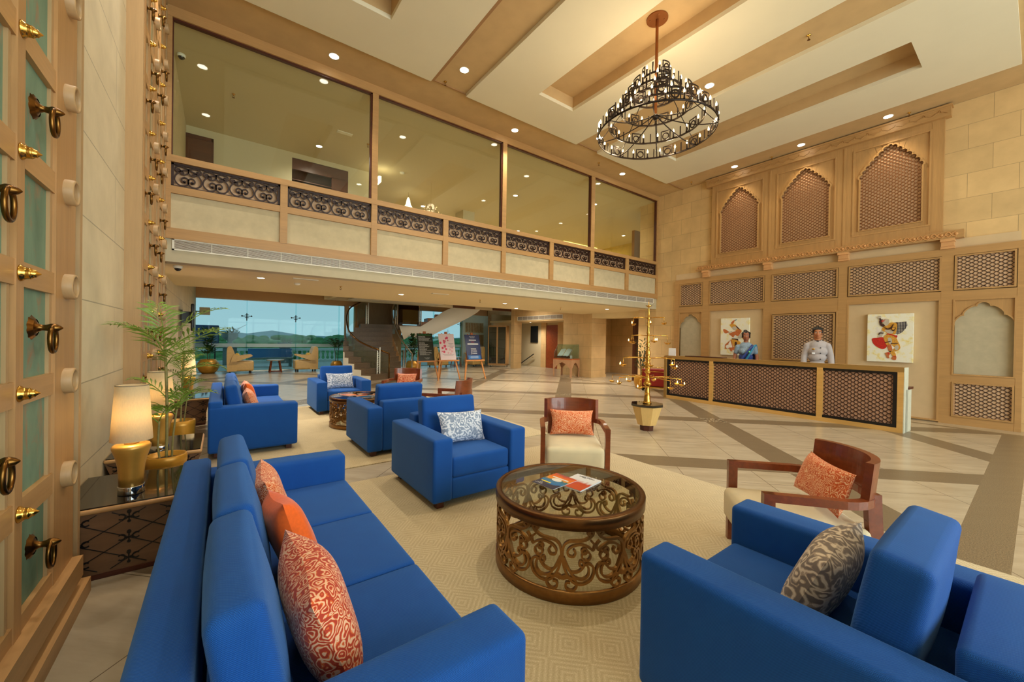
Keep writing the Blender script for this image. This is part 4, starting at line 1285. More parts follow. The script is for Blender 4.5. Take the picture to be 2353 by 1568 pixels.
# ================================================================ low end tables with dark glass tops
def make_end_table():
    t = thing('end_table', 'x', 'side table', (0, 0, 0), 0, 'fretwork end tables')
    W, Dp, h = 0.68, 0.78, 0.47
    hw = W / 2
    # end panels facing front and back; the sides sweep inwards
    side = [(hw, h - 0.03), (hw - 0.02, h - 0.09), (hw - 0.045, h - 0.16), (hw - 0.06, h - 0.25), (hw - 0.06, 0.03)]
    outline = side + [(-x, z) for x, z in side[::-1]]
    for yy, nm in ((-Dp / 2 + 0.03, 0), (Dp / 2 - 0.05, 1)):
        m = MB(); m.prism(outline, 'y', yy, yy + 0.02); p = m.build('end_panel', M['veneer'], t)
        if nm == 0:
            g = MB(); y = yy - 0.002
            fn = lambda u, v, d: (u, y + d, v)
            cw, ch = 0.235, 0.135
            def clip(a, c):
                out = []
                N = 60
                for i in range(N + 1):
                    q = (a[0] + (c[0] - a[0]) * i / N, a[1] + (c[1] - a[1]) * i / N)
                    if inside(outline, q) and q[1] < h - 0.05 and q[1] > 0.045: out.append(q)
                return [out[0], out[-1]] if len(out) > 1 else None
            for k in range(-5, 9):
                for s in (1, -1):
                    a = (-hw + k * cw * 1.0 - 0.3, 0.0); c = (a[0] + 0.47 * cw / ch * 1.0, 0.47)
                    if s < 0: a, c = (-a[0], a[1]), (-c[0], c[1])
                    r = clip(a, c)
                    if r: g.ribbon(r, 0.005, 0.003, fn)
            # fleur motifs in each diamond
            for i in range(-2, 3):
                for j in range(3):
                    cx = (i) * cw - 0.045 * 0; cz = 0.10 + j * ch
                    if abs(cx) > hw - 0.1: continue
                    g.ribbon([(cx, cz - 0.03), (cx, cz + 0.028)], 0.007, 0.003, fn)
                    g.prism([(cx + 0.012 * cos(a), cz + 0.034 + 0.014 * sin(a)) for a in [2 * pi * q / 8 for q in range(8)]], 'y', y - 0.0015, y + 0.0015)
                    g.prism([(cx + 0.010 * cos(a), cz - 0.03 + 0.010 * sin(a)) for a in [2 * pi * q / 8 for q in range(8)]], 'y', y - 0.0015, y + 0.0015)
                    for s in (1, -1):
                        g.ribbon([(cx + s * (0.036 + 0.018 * cos(a)), cz + 0.004 + 0.018 * sin(a)) for a in [radians(40 + q * 20) for q in range(15)]] if s > 0 else [(cx - (0.036 + 0.018 * cos(a)), cz + 0.004 + 0.018 * sin(a)) for a in [radians(40 + q * 20) for q in range(15)]], 0.008, 0.003, fn)
                        g.ribbon([(cx, cz - 0.004), (cx + s * 0.022, cz - 0.004)], 0.006, 0.003, fn)
            g.build('inlay', M['blackm'], t)
    m = MB(); m.prism([(hw - 0.075, 0.02), (hw - 0.06, 0.02), (hw - 0.06, h - 0.25), (hw - 0.02, h - 0.09), (hw, h - 0.03), (hw - 0.02, h - 0.03), (hw - 0.035, h - 0.09), (hw - 0.075, h - 0.25)], 'y', -Dp / 2 + 0.05, Dp / 2 - 0.05)
    m.prism([(-x, z) for x, z in [(hw - 0.075, 0.02), (hw - 0.06, 0.02), (hw - 0.06, h - 0.25), (hw - 0.02, h - 0.09), (hw, h - 0.03), (hw - 0.02, h - 0.03), (hw - 0.035, h - 0.09), (hw - 0.075, h - 0.25)]], 'y', -Dp / 2 + 0.05, Dp / 2 - 0.05)
    m.build('side_panel', M['goldleaf'], t)
    m = MB(); m.soft((0, 0, h - 0.022), (W, Dp, 0.036), 0.017, 4); m.build('tabletop', M['doorwood_y'], t)
    m = MB(); m.box(-hw + 0.012, hw - 0.012, -Dp / 2 + 0.012, Dp / 2 - 0.012, h - 0.005, h + 0.003); m.build('glass_top', M['shelltop'], t)
    m = MB(); m.box(-hw + 0.07, hw - 0.07, -Dp / 2 + 0.02, Dp / 2 - 0.02, 0.0, 0.03); m.build('plinth', M['teak_dark'], t)
    return t
et = make_end_table(); et.location = (-0.485, 3.97, 0)
et['label'] = 'low end table with fleur trellis front beside the nearest sofa back, left'
dup(et, (-0.485, 5.27, 0), 0, 'low dark-topped end table behind the planter, carrying the middle lamp')
dup(et, (-0.485, 9.09, 0), 0, 'farthest low end table with trellis front, beside the farther sofa')

# ================================================================ gold table lamps
def make_lamp():
    t = thing('table_lamp', 'x', 'lamp', (0, 0, 0), 0, 'gold table lamps with linen shades')
    m = MB(); m.lathe([(0, 0), (0.070, 0), (0.071, 0.004), (0.071, 0.052), (0.069, 0.056), (0, 0.056)], n=40); m.build('foot_band', M['chrome'], t)
    m = MB(); m.lathe([(0, 0.056), (0.066, 0.056), (0.067, 0.12), (0.072, 0.19), (0.083, 0.25), (0.097, 0.295), (0.104, 0.318), (0.103, 0.332), (0.094, 0.343), (0.04, 0.347), (0, 0.347)], n=40); m.build('base', M['goldleaf'], t)
    m = MB(); m.lathe([(0, 0.347), (0.04, 0.347), (0.04, 0.357), (0.012, 0.36), (0.012, 0.44), (0, 0.44)], n=20); m.build('neck', M['goldleaf'], t)
    m = MB(); m.lathe([(0.112, 0.372), (0.088, 0.755), (0.0865, 0.755), (0.1105, 0.372), (0.112, 0.372)], n=48); m.build('lamp_shade', M['linen'], t)
    m = MB(); m.lathe([(0.0885, 0.752), (0.089, 0.757), (0.086, 0.757), (0.0865, 0.752)], n=48); m.build('shade_trim', plain('shade_trim', (120, 110, 90), 0.7), t)
    m = MB(); m.sphere((0, 0, 0.52), 0.028, 12, 8); m.build('light_bulb', emis('lamp_bulb', (255, 214, 150), 30), t)
    return t
lamps = [((-0.50, 3.79, 0.474), 'nearest gold lamp with lit linen shade on the end table, in front of the palm'), ((-0.47, 5.0, 0.474), 'middle gold lamp with lit shade, half hidden behind the nearest lamp and palm'), ((-0.47, 9.05, 0.474), 'farthest gold lamp with lit shade on the end table by the farther sofa')]
lp = make_lamp(); lp.location = lamps[0][0]; lp['label'] = lamps[0][1]
for p, w in lamps[1:]: dup(lp, p, 0.4, w)
def point(loc, e, col, size=0.05, name='lamp_glow'):
    L = bpy.data.lights.new(name, 'POINT'); L.energy = e; L.color = col; L.shadow_soft_size = size
    o = bpy.data.objects.new(name, L); o.location = loc; COL.objects.link(o); return o
for p, w in lamps: point((p[0], p[1], p[2] + 0.56), 9, (1.0, 0.76, 0.48), 0.035)

# ================================================================ plants
def frond(mb, base, az, elev, L, droop, nl=16, lw=0.012, ll=0.16, rnd=random, dens=1.0):
    """arching leaf stalk with leaflets on both sides"""
    pts = []
    d = Vector((cos(az), sin(az), 0))
    for i in range(nl + 1):
        s = i / nl
        e = elev - droop * s * s
        pts.append((s, e))
    p = Vector(base); P = [p.copy()]
    for i in range(nl):
        e = pts[i][1]
        p = p + (d * cos(e) + Vector((0, 0, 1)) * sin(e)) * (L / nl)
        P.append(p.copy())
    mb.tube(P, [0.0045 * (1 - 0.7 * i / nl) + 0.0008 for i in range(nl + 1)], 5)
    for i in range(2, nl + 1):
        t = (P[i] - P[i - 1]).normalized()
        sd = t.cross(Vector((0, 0, 1)))
        sd = sd.normalized() if sd.length > 1e-4 else Vector((-d.y, d.x, 0))
        up = sd.cross(t).normalized()
        s = i / nl
        ln = ll * (0.55 + 0.9 * sin(pi * min(1, s * 0.9 + 0.08))) * rnd.uniform(0.85, 1.1)
        for sg in (1, -1):
            dr = (sd * sg * 0.78 + t * 0.62 + up * rnd.uniform(0.02, 0.3)).normalized()
            tip = P[i] + dr * ln + Vector((0, 0, -0.22 * ln * rnd.uniform(0.5, 1.5)))
            mid = P[i] + dr * ln * 0.5 + Vector((0, 0, -0.02 * ln))
            wv = dr.cross(up).normalized() * lw * rnd.uniform(0.8, 1.2)
            fold = up * lw * 0.35
            mb.add([P[i], mid + wv + fold, tip, mid - wv + fold, mid], [(0, 1, 4), (1, 2, 4), (2, 3, 4), (3, 0, 4)], False)

def planted_pot(name, label, loc, pot_prof, potmat, soil_z, soil_r, group, rz=0):
    t = thing(name, label, 'plant', loc, rz, group)
    m = MB(); m.lathe(pot_prof, n=40); m.build('pot', potmat, t)
    m = MB(); m.lathe([(0, soil_z + 0.012), (soil_r * 0.6, soil_z + 0.008), (soil_r, soil_z)], n=20); m.build('soil', M['soil'], t)
    return t
rn = random.Random(5)
# palm between the first two end tables
t = planted_pot('potted_palm', 'tall slender palm in a gold-rimmed planter between the two nearest end tables', (-0.385, 4.615, 0),
    [(0.0, 0.0), (0.085, 0.0), (0.10, 0.06), (0.135, 0.34), (0.142, 0.45), (0.146, 0.455), (0.146, 0.515), (0.140, 0.52), (0.122, 0.52), (0.120, 0.47), (0.0, 0.47)], M['goldpot'], 0.475, 0.12, 'potted palms')
m = MB(); canes = [((0.0, 0, 0.47), (0.0, 0.0, 1.0), (-0.02, 0.0, 1.55)), ((0.035, 0.02, 0.47), (0.045, 0.02, 0.7), (0.07, 0.03, 0.95)), ((-0.04, -0.01, 0.47), (-0.055, -0.01, 0.6), (-0.05, 0.0, 0.82))]
for c in canes: m.tube(crom(c, 6), 0.011 if c is canes[0] else 0.008, 7)
m.build('cane', M['stem'], t)
fr = [((-0.02, 0, 1.48), 2.9, 0.75, 0.40, 0.9), ((-0.02, 0, 1.5), 1.9, 1.25, 0.42, 0.7), ((-0.02, 0, 1.5), 0.2, 0.95, 0.55, 0.9), ((-0.02, 0, 1.42), -0.5, 0.75, 0.5, 1.2), ((-0.02, 0, 1.38), 0.7, 0.6, 0.62, 0.5),
      ((-0.01, 0, 1.30), -1.2, 0.6, 0.42, 1.1), ((-0.015, 0, 1.40), 4.3, 0.9, 0.40, 1.0), ((0, 0, 1.2), 0.0, 0.5, 0.4, 1.0),
      ((0.07, 0.03, 0.93), 0.2, 0.8, 0.30, 1.4), ((0.07, 0.03, 0.95), -0.9, 0.9, 0.26, 1.2), ((0.07, 0.03, 0.90), 1.6, 0.9, 0.26, 1.2), ((0.06, 0.03, 0.86), -2.2, 0.8, 0.22, 1.4),
      ((-0.05, 0, 0.80), 3.0, 0.9, 0.24, 1.3), ((-0.05, 0, 0.82), -1.0, 1.0, 0.24, 1.3), ((0.0, 0, 1.0), -0.3, 0.9, 0.3, 1.0), ((0.0, 0, 1.02), 2.8, 0.9, 0.3, 1.0)]
for k, (b_, az, el, L, dr) in enumerate(fr):
    m = MB(); frond(m, b_, az, el, L, dr, 12 if L > 0.35 else 9, 0.011, 0.16 if L > 0.35 else 0.12, rn); m.build('frond', M['leaf'], t)
# second palm farther along the wall
t2 = planted_pot('potted_palm', 'feathery palm by the left wall behind the middle lamp', (-0.40, 6.35, 0),
    [(0.0, 0.0), (0.09, 0.0), (0.105, 0.06), (0.14, 0.34), (0.146, 0.46), (0.146, 0.515), (0.122, 0.52), (0.12, 0.47), (0, 0.47)], M['goldpot'], 0.475, 0.12, 'potted palms')
m = MB(); m.tube(crom([(0, 0, 0.47), (0.01, 0, 0.9), (0.03, 0.0, 1.35)], 6), 0.01, 7); m.tube(crom([(0.03, 0.02, 0.47), (0.06, 0.02, 0.8), (0.10, 0.0, 1.1)], 6), 0.007, 7); m.build('cane', M['stem'], t2)
for k in range(13):
    z = 0.85 + 0.5 * k / 12
    m = MB(); frond(m, (0.01 + 0.02 * k / 12, 0, z), (k * 2.4 + 0.4), 0.85, 0.26 + 0.08 * rn.random(), 1.3, 12, 0.006, 0.10, rn); m.build('frond', M['leaf'], t2)

def leafy(mb, base, n, spread, lw, ll, rnd, zr=(0, 0.5)):
    for k in range(n):
        a = rnd.uniform(0, 2 * pi); e = rnd.uniform(-0.2, 1.0)
        z = rnd.uniform(*zr); p = Vector(base) + Vector((cos(a) * spread * rnd.random() * 0.5, sin(a) * spread * rnd.random() * 0.5, z))
        d = Vector((cos(a) * cos(e), sin(a) * cos(e), sin(e)))
        s = d.cross(Vector((0, 0, 1))).normalized(); L = ll * rnd.uniform(0.7, 1.2)
        tip = p + d * L; mid = p + d * L * 0.5 + Vector((0, 0, 0.01))
        mb.add([p, mid + s * lw, tip, mid - s * lw], [(0, 1, 2, 3)], False)
POT = [(0, 0), (0.2, 0), (0.3, 0.1), (0.365, 0.28), (0.345, 0.42), (0.25, 0.56), (0.24, 0.57), (0.23, 0.55), (0.22, 0.5), (0, 0.5)]
POT2 = [(0, 0), (0.17, 0), (0.22, 0.06), (0.255, 0.22), (0.24, 0.36), (0.20, 0.43), (0.19, 0.43), (0.18, 0.40), (0, 0.40)]
def window_plant(label, loc, prof, s, stems, lm, nl, ll, lw, fronds=0):
    t = planted_pot('potted_plant', label, loc, [(r * s, z * s) for r, z in prof], M['goldpot'], 0.5 * s if prof is POT else 0.4 * s, 0.2 * s, 'plants in golden pots')
    zb = (0.5 if prof is POT else 0.4) * s
    m = MB()
    for k in range(stems): 
        a = 2 * pi * k / stems
        m.tube(crom([(0.04 * cos(a), 0.04 * sin(a), zb), (0.06 * cos(a), 0.06 * sin(a), zb + 0.4), (0.12 * cos(a), 0.12 * sin(a), zb + 0.85)], 4), 0.012, 6)
    m.build('stem', M['stemdk'], t)
    m = MB()
    if nl: leafy(m, (0, 0, zb + 0.25), nl, 0.34, lw, ll, rn, (0.0, 0.95))
    for k in range(fronds): frond(m, (0, 0, zb + 0.5 + 0.03 * k), k * 2.4, 0.95, 0.75, 1.5, 12, 0.02, 0.22, rn)
    m.build('foliage', M['leafdk'], t); 
    return t
window_plant('leafy plant in a round golden pot by the left end of the big window', (-0.42, 19.9, 0), POT, 1.0, 3, None, 220, 0.22, 0.05)
window_plant('small palm in a golden pot between the beige chair and the stairs', (4.35, 19.7, 0), POT, 0.72, 2, None, 0, 0.2, 0.04, 9)
window_plant('bushy plant in a golden pot behind the black easel board', (6.95, 16.9, 0), POT, 0.9, 3, None, 200, 0.2, 0.05)
window_plant('plant with bare canes in a golden pot beyond the brass lamp stand', (11.33, 7.95, 0), POT2, 1.0, 4, None, 110, 0.18, 0.02, 0)

# ================================================================ brass oil-lamp stand
D = thing('oil_lamp_stand', 'tall brass oil-lamp tree on an octagonal pale wooden pedestal', 'lamp stand', (6.14, 4.19, 0), 0.2)
m = MB()
def octa(mb, r0, r1, z0, z1):
    mb.lathe([(0, z0), (r0, z0), (r1, z1), (0, z1)], n=8, smooth=False)
octa(m, 0.118, 0.125, 0.0, 0.10); m.build('pedestal_foot', M['teak_dark'], D)
m = MB(); octa(m, 0.165, 0.268, 0.10, 0.435); m.build('pedestal', wood('pale_ash', (214, 178, 112), 'z', 0.45, 0.08), D)
m = MB(); octa(m, 0.285, 0.285, 0.435, 0.475); m.build('pedestal_top', M['shelltop'], D)
m = MB()
prof = [(0, 0.475), (0.088, 0.475), (0.09, 0.49), (0.075, 0.50), (0.072, 0.52), (0.062, 0.60), (0.052, 0.66), (0.056, 0.67), (0.050, 0.685), (0.042, 0.76), (0.045, 0.79), (0.08, 0.815), (0.088, 0.83), (0.07, 0.85), (0.055, 0.87), (0.042, 0.93),
        (0.034, 1.0), (0.05, 1.02), (0.065, 1.03), (0.06, 1.05), (0.045, 1.06), (0.05, 1.09), (0.065, 1.13), (0.055, 1.17), (0.035, 1.20), (0.036, 1.24), (0.05, 1.28), (0.038, 1.31), (0.052, 1.35), (0.052, 1.38), (0.035, 1.44), (0.022, 1.47), (0.045, 1.49), (0.03, 1.51), (0.042, 1.54), (0.03, 1.57), (0.022, 1.60), (0.034, 1.64), (0.03, 1.66), (0.022, 1.70),
        (0.036, 1.73), (0.03, 1.76), (0.021, 1.84), (0.03, 1.86), (0.022, 1.88), (0.02, 1.98), (0.032, 2.0), (0.02, 2.02), (0.022, 2.10), (0.014, 2.15), (0.008, 2.19), (0.02, 2.2), (0.07, 2.225), (0.055, 2.228), (0.01, 2.215), (0.004, 2.33), (0, 2.34)]
m.lathe([(r * 0.85, z) for r, z in prof], n=28); m.build('shaft', M['brass'], D)
tiers = [(2.00, 0.30, 3, 0.35, 0.10), (1.685, 0.34, 5, 0.1, 0.11), (1.285, 0.50, 6, 0.5, 0.125), (0.94, 0.64, 8, 0.2, 0.11)]
def cup_mesh(mb):
    # leaf-shaped oil bowl
    n = 16; v = [(0, 0, -0.028)]; 
    for ring, (rr, zz) in enumerate(((0.03, -0.018), (0.052, 0.006))):
        for i in range(n):
            a = 2 * pi * i / n
            k = 1 + (0.35 if cos(a) > 0 else 0.15) * (abs(cos(a)) ** 6) + 0.06 * cos(5 * a)
            v.append((rr * k * cos(a), rr * k * sin(a) * 0.85, zz + (0.01 * abs(cos(a)) ** 4 if ring else 0)))
    f = [(0, 1 + (i + 1) % n, 1 + i) for i in range(n)] + [(1 + i, 1 + (i + 1) % n, 1 + n + (i + 1) % n, 1 + n + i) for i in range(n)]
    mb.add(v, f, True)
cupm = MB(); cup_mesh(cupm); cupme = cupm.mesh('oil_cup', M['brass'])
flm = MB(); flm.lathe([(0, 0.0), (0.009, 0.008), (0.008, 0.02), (0.0, 0.045)], n=8); flme = flm.mesh('flame', M['fire'])
for ti, (z, R, n, ph, drop) in enumerate(tiers):
    for k in range(n):
        a = ph + 2 * pi * k / n
        e = Vector((cos(a), sin(a), 0))
        r = R * (0.88 + 0.12 * ((k * 7) % 3) / 2)
        dp = drop * (0.85 + 0.3 * ((k * 5) % 3) / 2)
        m = MB(); m.tube([Vector((0, 0, z)), e * r * 0.5 + Vector((0, 0, z + 0.012)), e * r + Vector((0, 0, z + 0.004))], 0.0075, 6)
        m.tube([e * r + Vector((0, 0, z + 0.004)), e * r + Vector((0, 0, z - dp + 0.02))], 0.0045, 5)
        ar = m.build('arm', M['brass'], D)
        c = bpy.data.objects.new('oil_cup', cupme); link(c, ar); c.location = e * r + Vector((0, 0, z - dp)); c.rotation_euler = (0, 0, a + (0.6 if k % 2 else -0.4))
        if (k + ti) % 3 != 2:
            g = bpy.data.objects.new('flame', flme); link(g, ar)
            q = a + (0.6 if k % 2 else -0.4)
            g.location = e * r + Vector((0.055 * cos(q), 0.055 * sin(q), z - dp + 0.012))
# ================================================================ reception counter
C = thing('reception_counter', 'long oak reception counter with dark lattice front', 'counter', (9.868, 1.46, 0), -0.039)
L = 4.88
m = MB(); m.box(0.08, 0.22, 0.0, L, 0.09, 1.10); m.box(0.2, 0.5, 0.0, L, 0.0, 0.78); m.box(0.03, 0.25, 0, L, 0, 0.1); m.build('body', wood('bleached_oak', (206, 190, 150), 'y', 0.45, 0.1), C)
m = MB()
rect_ring(m, 0.0, L, 0.0, 1.185, 0.085, 0.0, 0.10)
m.box(0.0, 0.26, 0.0, L, 1.10, 1.185)
m.box(0.0, 0.26, L - 0.08, L, 0, 1.185)
for y in (1.25, 3.53): m.box(0.0, 0.06, y - 0.05, y + 0.05, 0.085, 1.10)
m.build('front_frame', wood('honey_oak', (204, 158, 88), 'y', 0.4, 0.12), C)
m = MB(); m.box(-0.001, 0.26, -0.012, 0.0, 0.0, 1.185); m.box(0.1, 0.5, -0.012, 0.0, 0, 0.78); m.build('end_panel', wood('pale_washed_oak', (206, 206, 186), 'y', 0.45, 0.1), C)
m = MB(); rect_ring(m, 0.085, L - 0.085, 0.075, 1.11, 0.06, 0.012, 0.06); m.build('inner_frame', M['blackm'], C)
m = MB(); m.box(0.24, 0.54, -0.03, L + 0.01, 0.78, 0.82); m.build('ledge', M['teak_dark'], C)
for y0, y1 in ((0.145, 1.2), (1.30, 3.48), (3.58, L - 0.145)):
    m = MB(); m.box(0.054, 0.08, y0, y1, 0.13, 1.06); m.build('lattice_backing', M['latbackpink'], C)
    m = MB(); lattice(m, y0, y1, 0.13, 1.055, 0.105, 0.076, 0.0100, 0.008, 0.045); m.build('lattice', M['lattice'], C)
# things on the counter
t = thing('notice_stand', 'small white notice card standing on the left end of the counter', 'sign', (10.20, 6.18, 0.82), -0.04)
m = MB(); m.prism([(-0.03, 0), (0.03, 0), (0.0, 0.58)], 'y', -0.11, 0.11); m.build('card', M['paper'], t)
m = MB()
for k in range(5): m.box(-0.021 + 0.0042 * k, -0.0192 + 0.0042 * k, -0.07, 0.06 - 0.02 * (k % 2), 0.26 + 0.05 * k, 0.266 + 0.05 * k)
m.build('small_print', M['greytext'], t)
t = thing('counter_tray', 'low dark wooden tray edge on the counter left of the woman', 'tray', (10.22, 5.25, 0.82), -0.04)
m = MB(); m.box(-0.12, 0.12, -0.5, 0.5, 0.35, 0.385); m.build('tray_board', M['teak_dark'], t)
m = MB(); m.box(-0.1, 0.1, -0.48, -0.44, 0, 0.35); m.box(-0.1, 0.1, 0.44, 0.48, 0, 0.35); m.build('support', M['teak_dark'], t)

# ================================================================ two canvases on the wall
def painting(name_label, yL, z0, w, h, polys, px):
    t = thing('painting', name_label, 'painting', (11.965, yL - w / 2, z0), 0, 'dancer paintings behind the counter')
    m = MB(); m.box(-0.02, 0.05, -w / 2, w / 2, 0, h); m.build('canvas', M['canvas'], t)
    m = MB(); mats = []
    x0, y0, x1, y1 = px
    for k, (mt, pts) in enumerate(polys):
        if mt not in mats: mats.append(mt)
        m.m = mats.index(mt)
        q = [(w / 2 - (x - x0) / (x1 - x0) * w, (y1 - y) / (y1 - y0) * h) for x, y in pts]
        m.prism(q, 'x', -0.0215 - 0.0006 * (k + 1), -0.018)
    m.build('painted_figure', [M[a] for a in mats], t)
def S_(pts, n=4): return crom(pts, n, True)
fan = [
 ('p_net', [(815, 390), (1285, 355), (1310, 460), (1270, 550), (1170, 660), (1050, 720), (1000, 700), (1020, 420)]),
 ('p_dark', [(810, 390), (1050, 372), (1040, 420), (830, 430)]),
 ('p_grey', S_([(490, 830), (500, 720), (560, 620), (640, 560), (680, 640), (620, 760), (600, 830)])),
 ('p_pale', S_([(415, 640), (470, 600), (440, 540), (500, 500), (520, 560), (600, 520), (560, 640), (480, 660)])),
 ('p_red', S_([(325, 840), (480, 815), (640, 800), (700, 920), (755, 1010), (740, 1090), (640, 1140), (480, 1080), (360, 980)])),
 ('p_gold', S_([(600, 560), (700, 460), (860, 380), (1000, 395), (1035, 470), (1010, 640), (960, 720), (780, 690), (700, 640), (640, 620)])),
 ('p_grey', S_([(690, 600), (800, 580), (930, 620), (900, 690), (780, 680)])),
 ('p_red', [(720, 730), (770, 685), (1000, 740), (990, 790), (830, 790)]),
 ('p_red', S_([(985, 770), (1020, 740), (1050, 760), (1010, 830)], 3)),
 ('p_gold', S_([(660, 800), (760, 720), (990, 790), (1070, 920), (1130, 1050), (1120, 1130), (1030, 1190), (940, 1180), (900, 1010), (840, 1000), (760, 1030), (700, 920)])),
 ('p_grey', S_([(780, 830), (880, 820), (900, 960), (830, 980)])),
 ('p_dark', [(700, 935), (860, 905), (870, 925), (710, 960)]), ('p_dark', [(870, 960), (1070, 960), (1065, 978), (870, 985)]),
 ('p_grey', S_([(980, 1060), (1040, 1020), (1090, 1060), (1060, 1150), (1000, 1150)])),
 ('p_rust', S_([(760, 1020), (880, 1010), (910, 1120), (900, 1190), (830, 1200), (790, 1110)])),
 ('p_pale', [(885, 1010), (985, 1100), (915, 1140)]),
 ('p_gold', S_([(830, 1180), (960, 1190), (1020, 1310), (960, 1360), (880, 1260)])),
 ('p_dark', [(820, 1190), (900, 1180), (890, 1205), (850, 1215)]),
 ('p_rust', S_([(715, 1260), (800, 1220), (860, 1260), (820, 1330), (840, 1390), (780, 1390), (740, 1310)])),
 ('p_rust', S_([(895, 1390), (970, 1330), (1030, 1340), (1020, 1430), (960, 1440)])),
 ('p_red', [(780, 1240), (815, 1225), (835, 1275), (805, 1290)]), ('p_red', [(945, 1320), (1020, 1320), (1020, 1345), (950, 1345)]),
 ('p_dark', S_([(525, 330), (590, 285), (640, 300), (600, 400), (690, 440), (650, 500), (560, 450)])),
 ('p_grey', S_([(600, 330), (690, 270), (800, 290), (810, 360), (790, 430), (720, 470), (670, 430)])),
 ('p_red', [(585, 320), (700, 290), (690, 305), (600, 345)]), ('p_red', [(600, 345), (690, 320), (680, 335), (610, 365)]),
 ('p_dark', [(505, 250), (560, 230), (585, 290), (550, 310)]), ('p_grey', S_([(465, 235), (510, 185), (570, 185), (575, 235), (520, 255)])),
 ('p_dark', S_([(690, 500), (740, 570), (830, 570), (900, 510), (940, 430), (925, 425), (870, 500), (800, 545), (730, 530)])),
 ('p_dark', S_([(520, 700), (560, 660), (650, 670), (640, 690), (560, 690), (530, 730)])),
 ('p_dark', S_([(890, 520), (990, 520), (995, 550), (950, 620), (900, 600)])), ('p_gold', S_([(905, 530), (975, 530), (960, 580), (910, 580)])),
]
painting('square canvas of a dancer with red fan, at right behind the counter', 2.385, 1.212, 0.745, 1.07, fan, (180, 130, 1470, 1500))
dan = [
 ('p_rust', S_([(285, 640), (330, 630), (440, 700), (420, 720), (350, 740), (300, 700)])),
 ('p_grey', S_([(430, 715), (510, 680), (520, 695), (440, 730)])),
 ('p_rust', [(425, 750), (580, 690), (620, 740), (600, 800), (560, 860)]),
 ('p_rust', S_([(485, 500), (495, 450), (560, 400), (600, 385), (570, 430), (550, 480), (520, 510)])),
 ('p_teal', [(575, 405), (625, 378), (630, 390), (595, 415)]),
 ('p_gold', S_([(455, 530), (500, 490), (600, 520), (660, 590), (750, 660), (740, 700), (640, 690), (540, 620)])),
 ('p_dark', [(600, 520), (650, 570), (730, 650), (715, 660), (630, 590)]),
 ('p_grey', S_([(520, 590), (570, 560), (640, 600), (620, 650), (560, 650)])),
 ('p_rust', S_([(590, 700), (680, 640), (755, 680), (700, 780), (660, 810), (600, 770)])),
 ('p_pale', [(550, 850), (600, 780), (650, 830), (600, 870)]), ('p_grey', S_([(670, 830), (730, 760), (770, 760), (760, 860), (690, 870)])),
 ('p_dark', [(515, 870), (670, 880), (680, 950), (600, 960), (520, 910)]),
 ('p_gold', S_([(510, 900), (680, 930), (760, 1010), (700, 1080), (620, 1120), (560, 1060)])),
 ('p_rust', [(345, 1040), (500, 900), (540, 1060), (570, 1130), (345, 1150)]), ('p_pale', [(430, 1020), (480, 920), (540, 1110), (450, 1110)]),
 ('p_pale', S_([(365, 1080), (420, 1040), (460, 1090), (410, 1140)])),
 ('p_rust', S_([(470, 1130), (590, 1100), (630, 1180), (620, 1270), (580, 1270), (540, 1200), (500, 1210)])), ('p_pale', S_([(540, 1180), (560, 1165), (580, 1210), (560, 1240)])),
 ('p_dark', [(600, 960), (640, 960), (660, 1060), (590, 1060)]),
]
painting('canvas of a rust-coloured dancer behind the woman at the counter', 5.685, 1.218, 0.775, 1.075, dan, (222, 345, 932, 1305))

# ================================================================ the two receptionists
def baked(name, mb, mats, parent, voxel, smooth_it=4, smooth_f=0.5):
    """melt overlapping shapes into one continuous skin"""
    o = bpy.data.objects.new('tmp', mb.mesh('tmp', mats)); COL.objects.link(o)
    r = o.modifiers.new('r', 'REMESH'); r.mode = 'VOXEL'; r.voxel_size = voxel; r.use_smooth_shade = True
    s = o.modifiers.new('s', 'SMOOTH'); s.iterations = smooth_it; s.factor = smooth_f
    dg = bpy.context.evaluated_depsgraph_get(); dg.update()
    me = bpy.data.meshes.new_from_object(o.evaluated_get(dg))
    bpy.data.objects.remove(o, do_unlink=True)
    me.materials.clear()
    for q in (mats if isinstance(mats, list) else [mats]): me.materials.append(q)
    n = bpy.data.objects.new(name, me); link(n, parent)
    return n
def limb(m, pts, rs, n=14):
    P = crom([tuple(p) for p in pts], 4); k = len(P) - 1
    R = []
    for i in range(len(P)):
        s = i / k * (len(rs) - 1); j = min(int(s), len(rs) - 2); R.append(rs[j] + (rs[j + 1] - rs[j]) * (s - j))
    m.tube(P, R, n); m.sphere(P[0], R[0] * 0.98, n, 8); m.sphere(P[-1], R[-1] * 0.98, n, 8)
def hand(m, wrist, d, up, k=1.0, side=1):
    """palm and five fingers, slightly curled; d = pointing direction, up = back of the hand"""
    d = Vector(d).normalized(); up = Vector(up); sd = d.cross(up).normalized() * side; up = sd.cross(d).normalized() * side
    w = Vector(wrist)
    for q in (-0.026, -0.009, 0.009, 0.026): limb(m, [w, w + d * 0.05 * k + sd * q * 0.8 * k, w + d * 0.095 * k + sd * q * k], [0.021 * k, 0.017 * k, 0.013 * k], 8)
    for q, ln in ((-0.031, 0.062), (-0.011, 0.078), (0.010, 0.084), (0.030, 0.072)):
        a = w + d * 0.09 * k + sd * q * k
        limb(m, [a, a + (d * 0.5 - up * 0.06) * ln * k, a + (d * 0.86 - up * 0.36) * ln * k], [0.0105 * k, 0.0095 * k, 0.0075 * k], 8)
    a = w + d * 0.025 * k + sd * 0.03 * k
    limb(m, [a, a + (d * 0.026 + sd * 0.03 - up * 0.01) * k, a + (d * 0.058 + sd * 0.034 - up * 0.022) * k], [0.015 * k, 0.012 * k, 0.009 * k], 8)

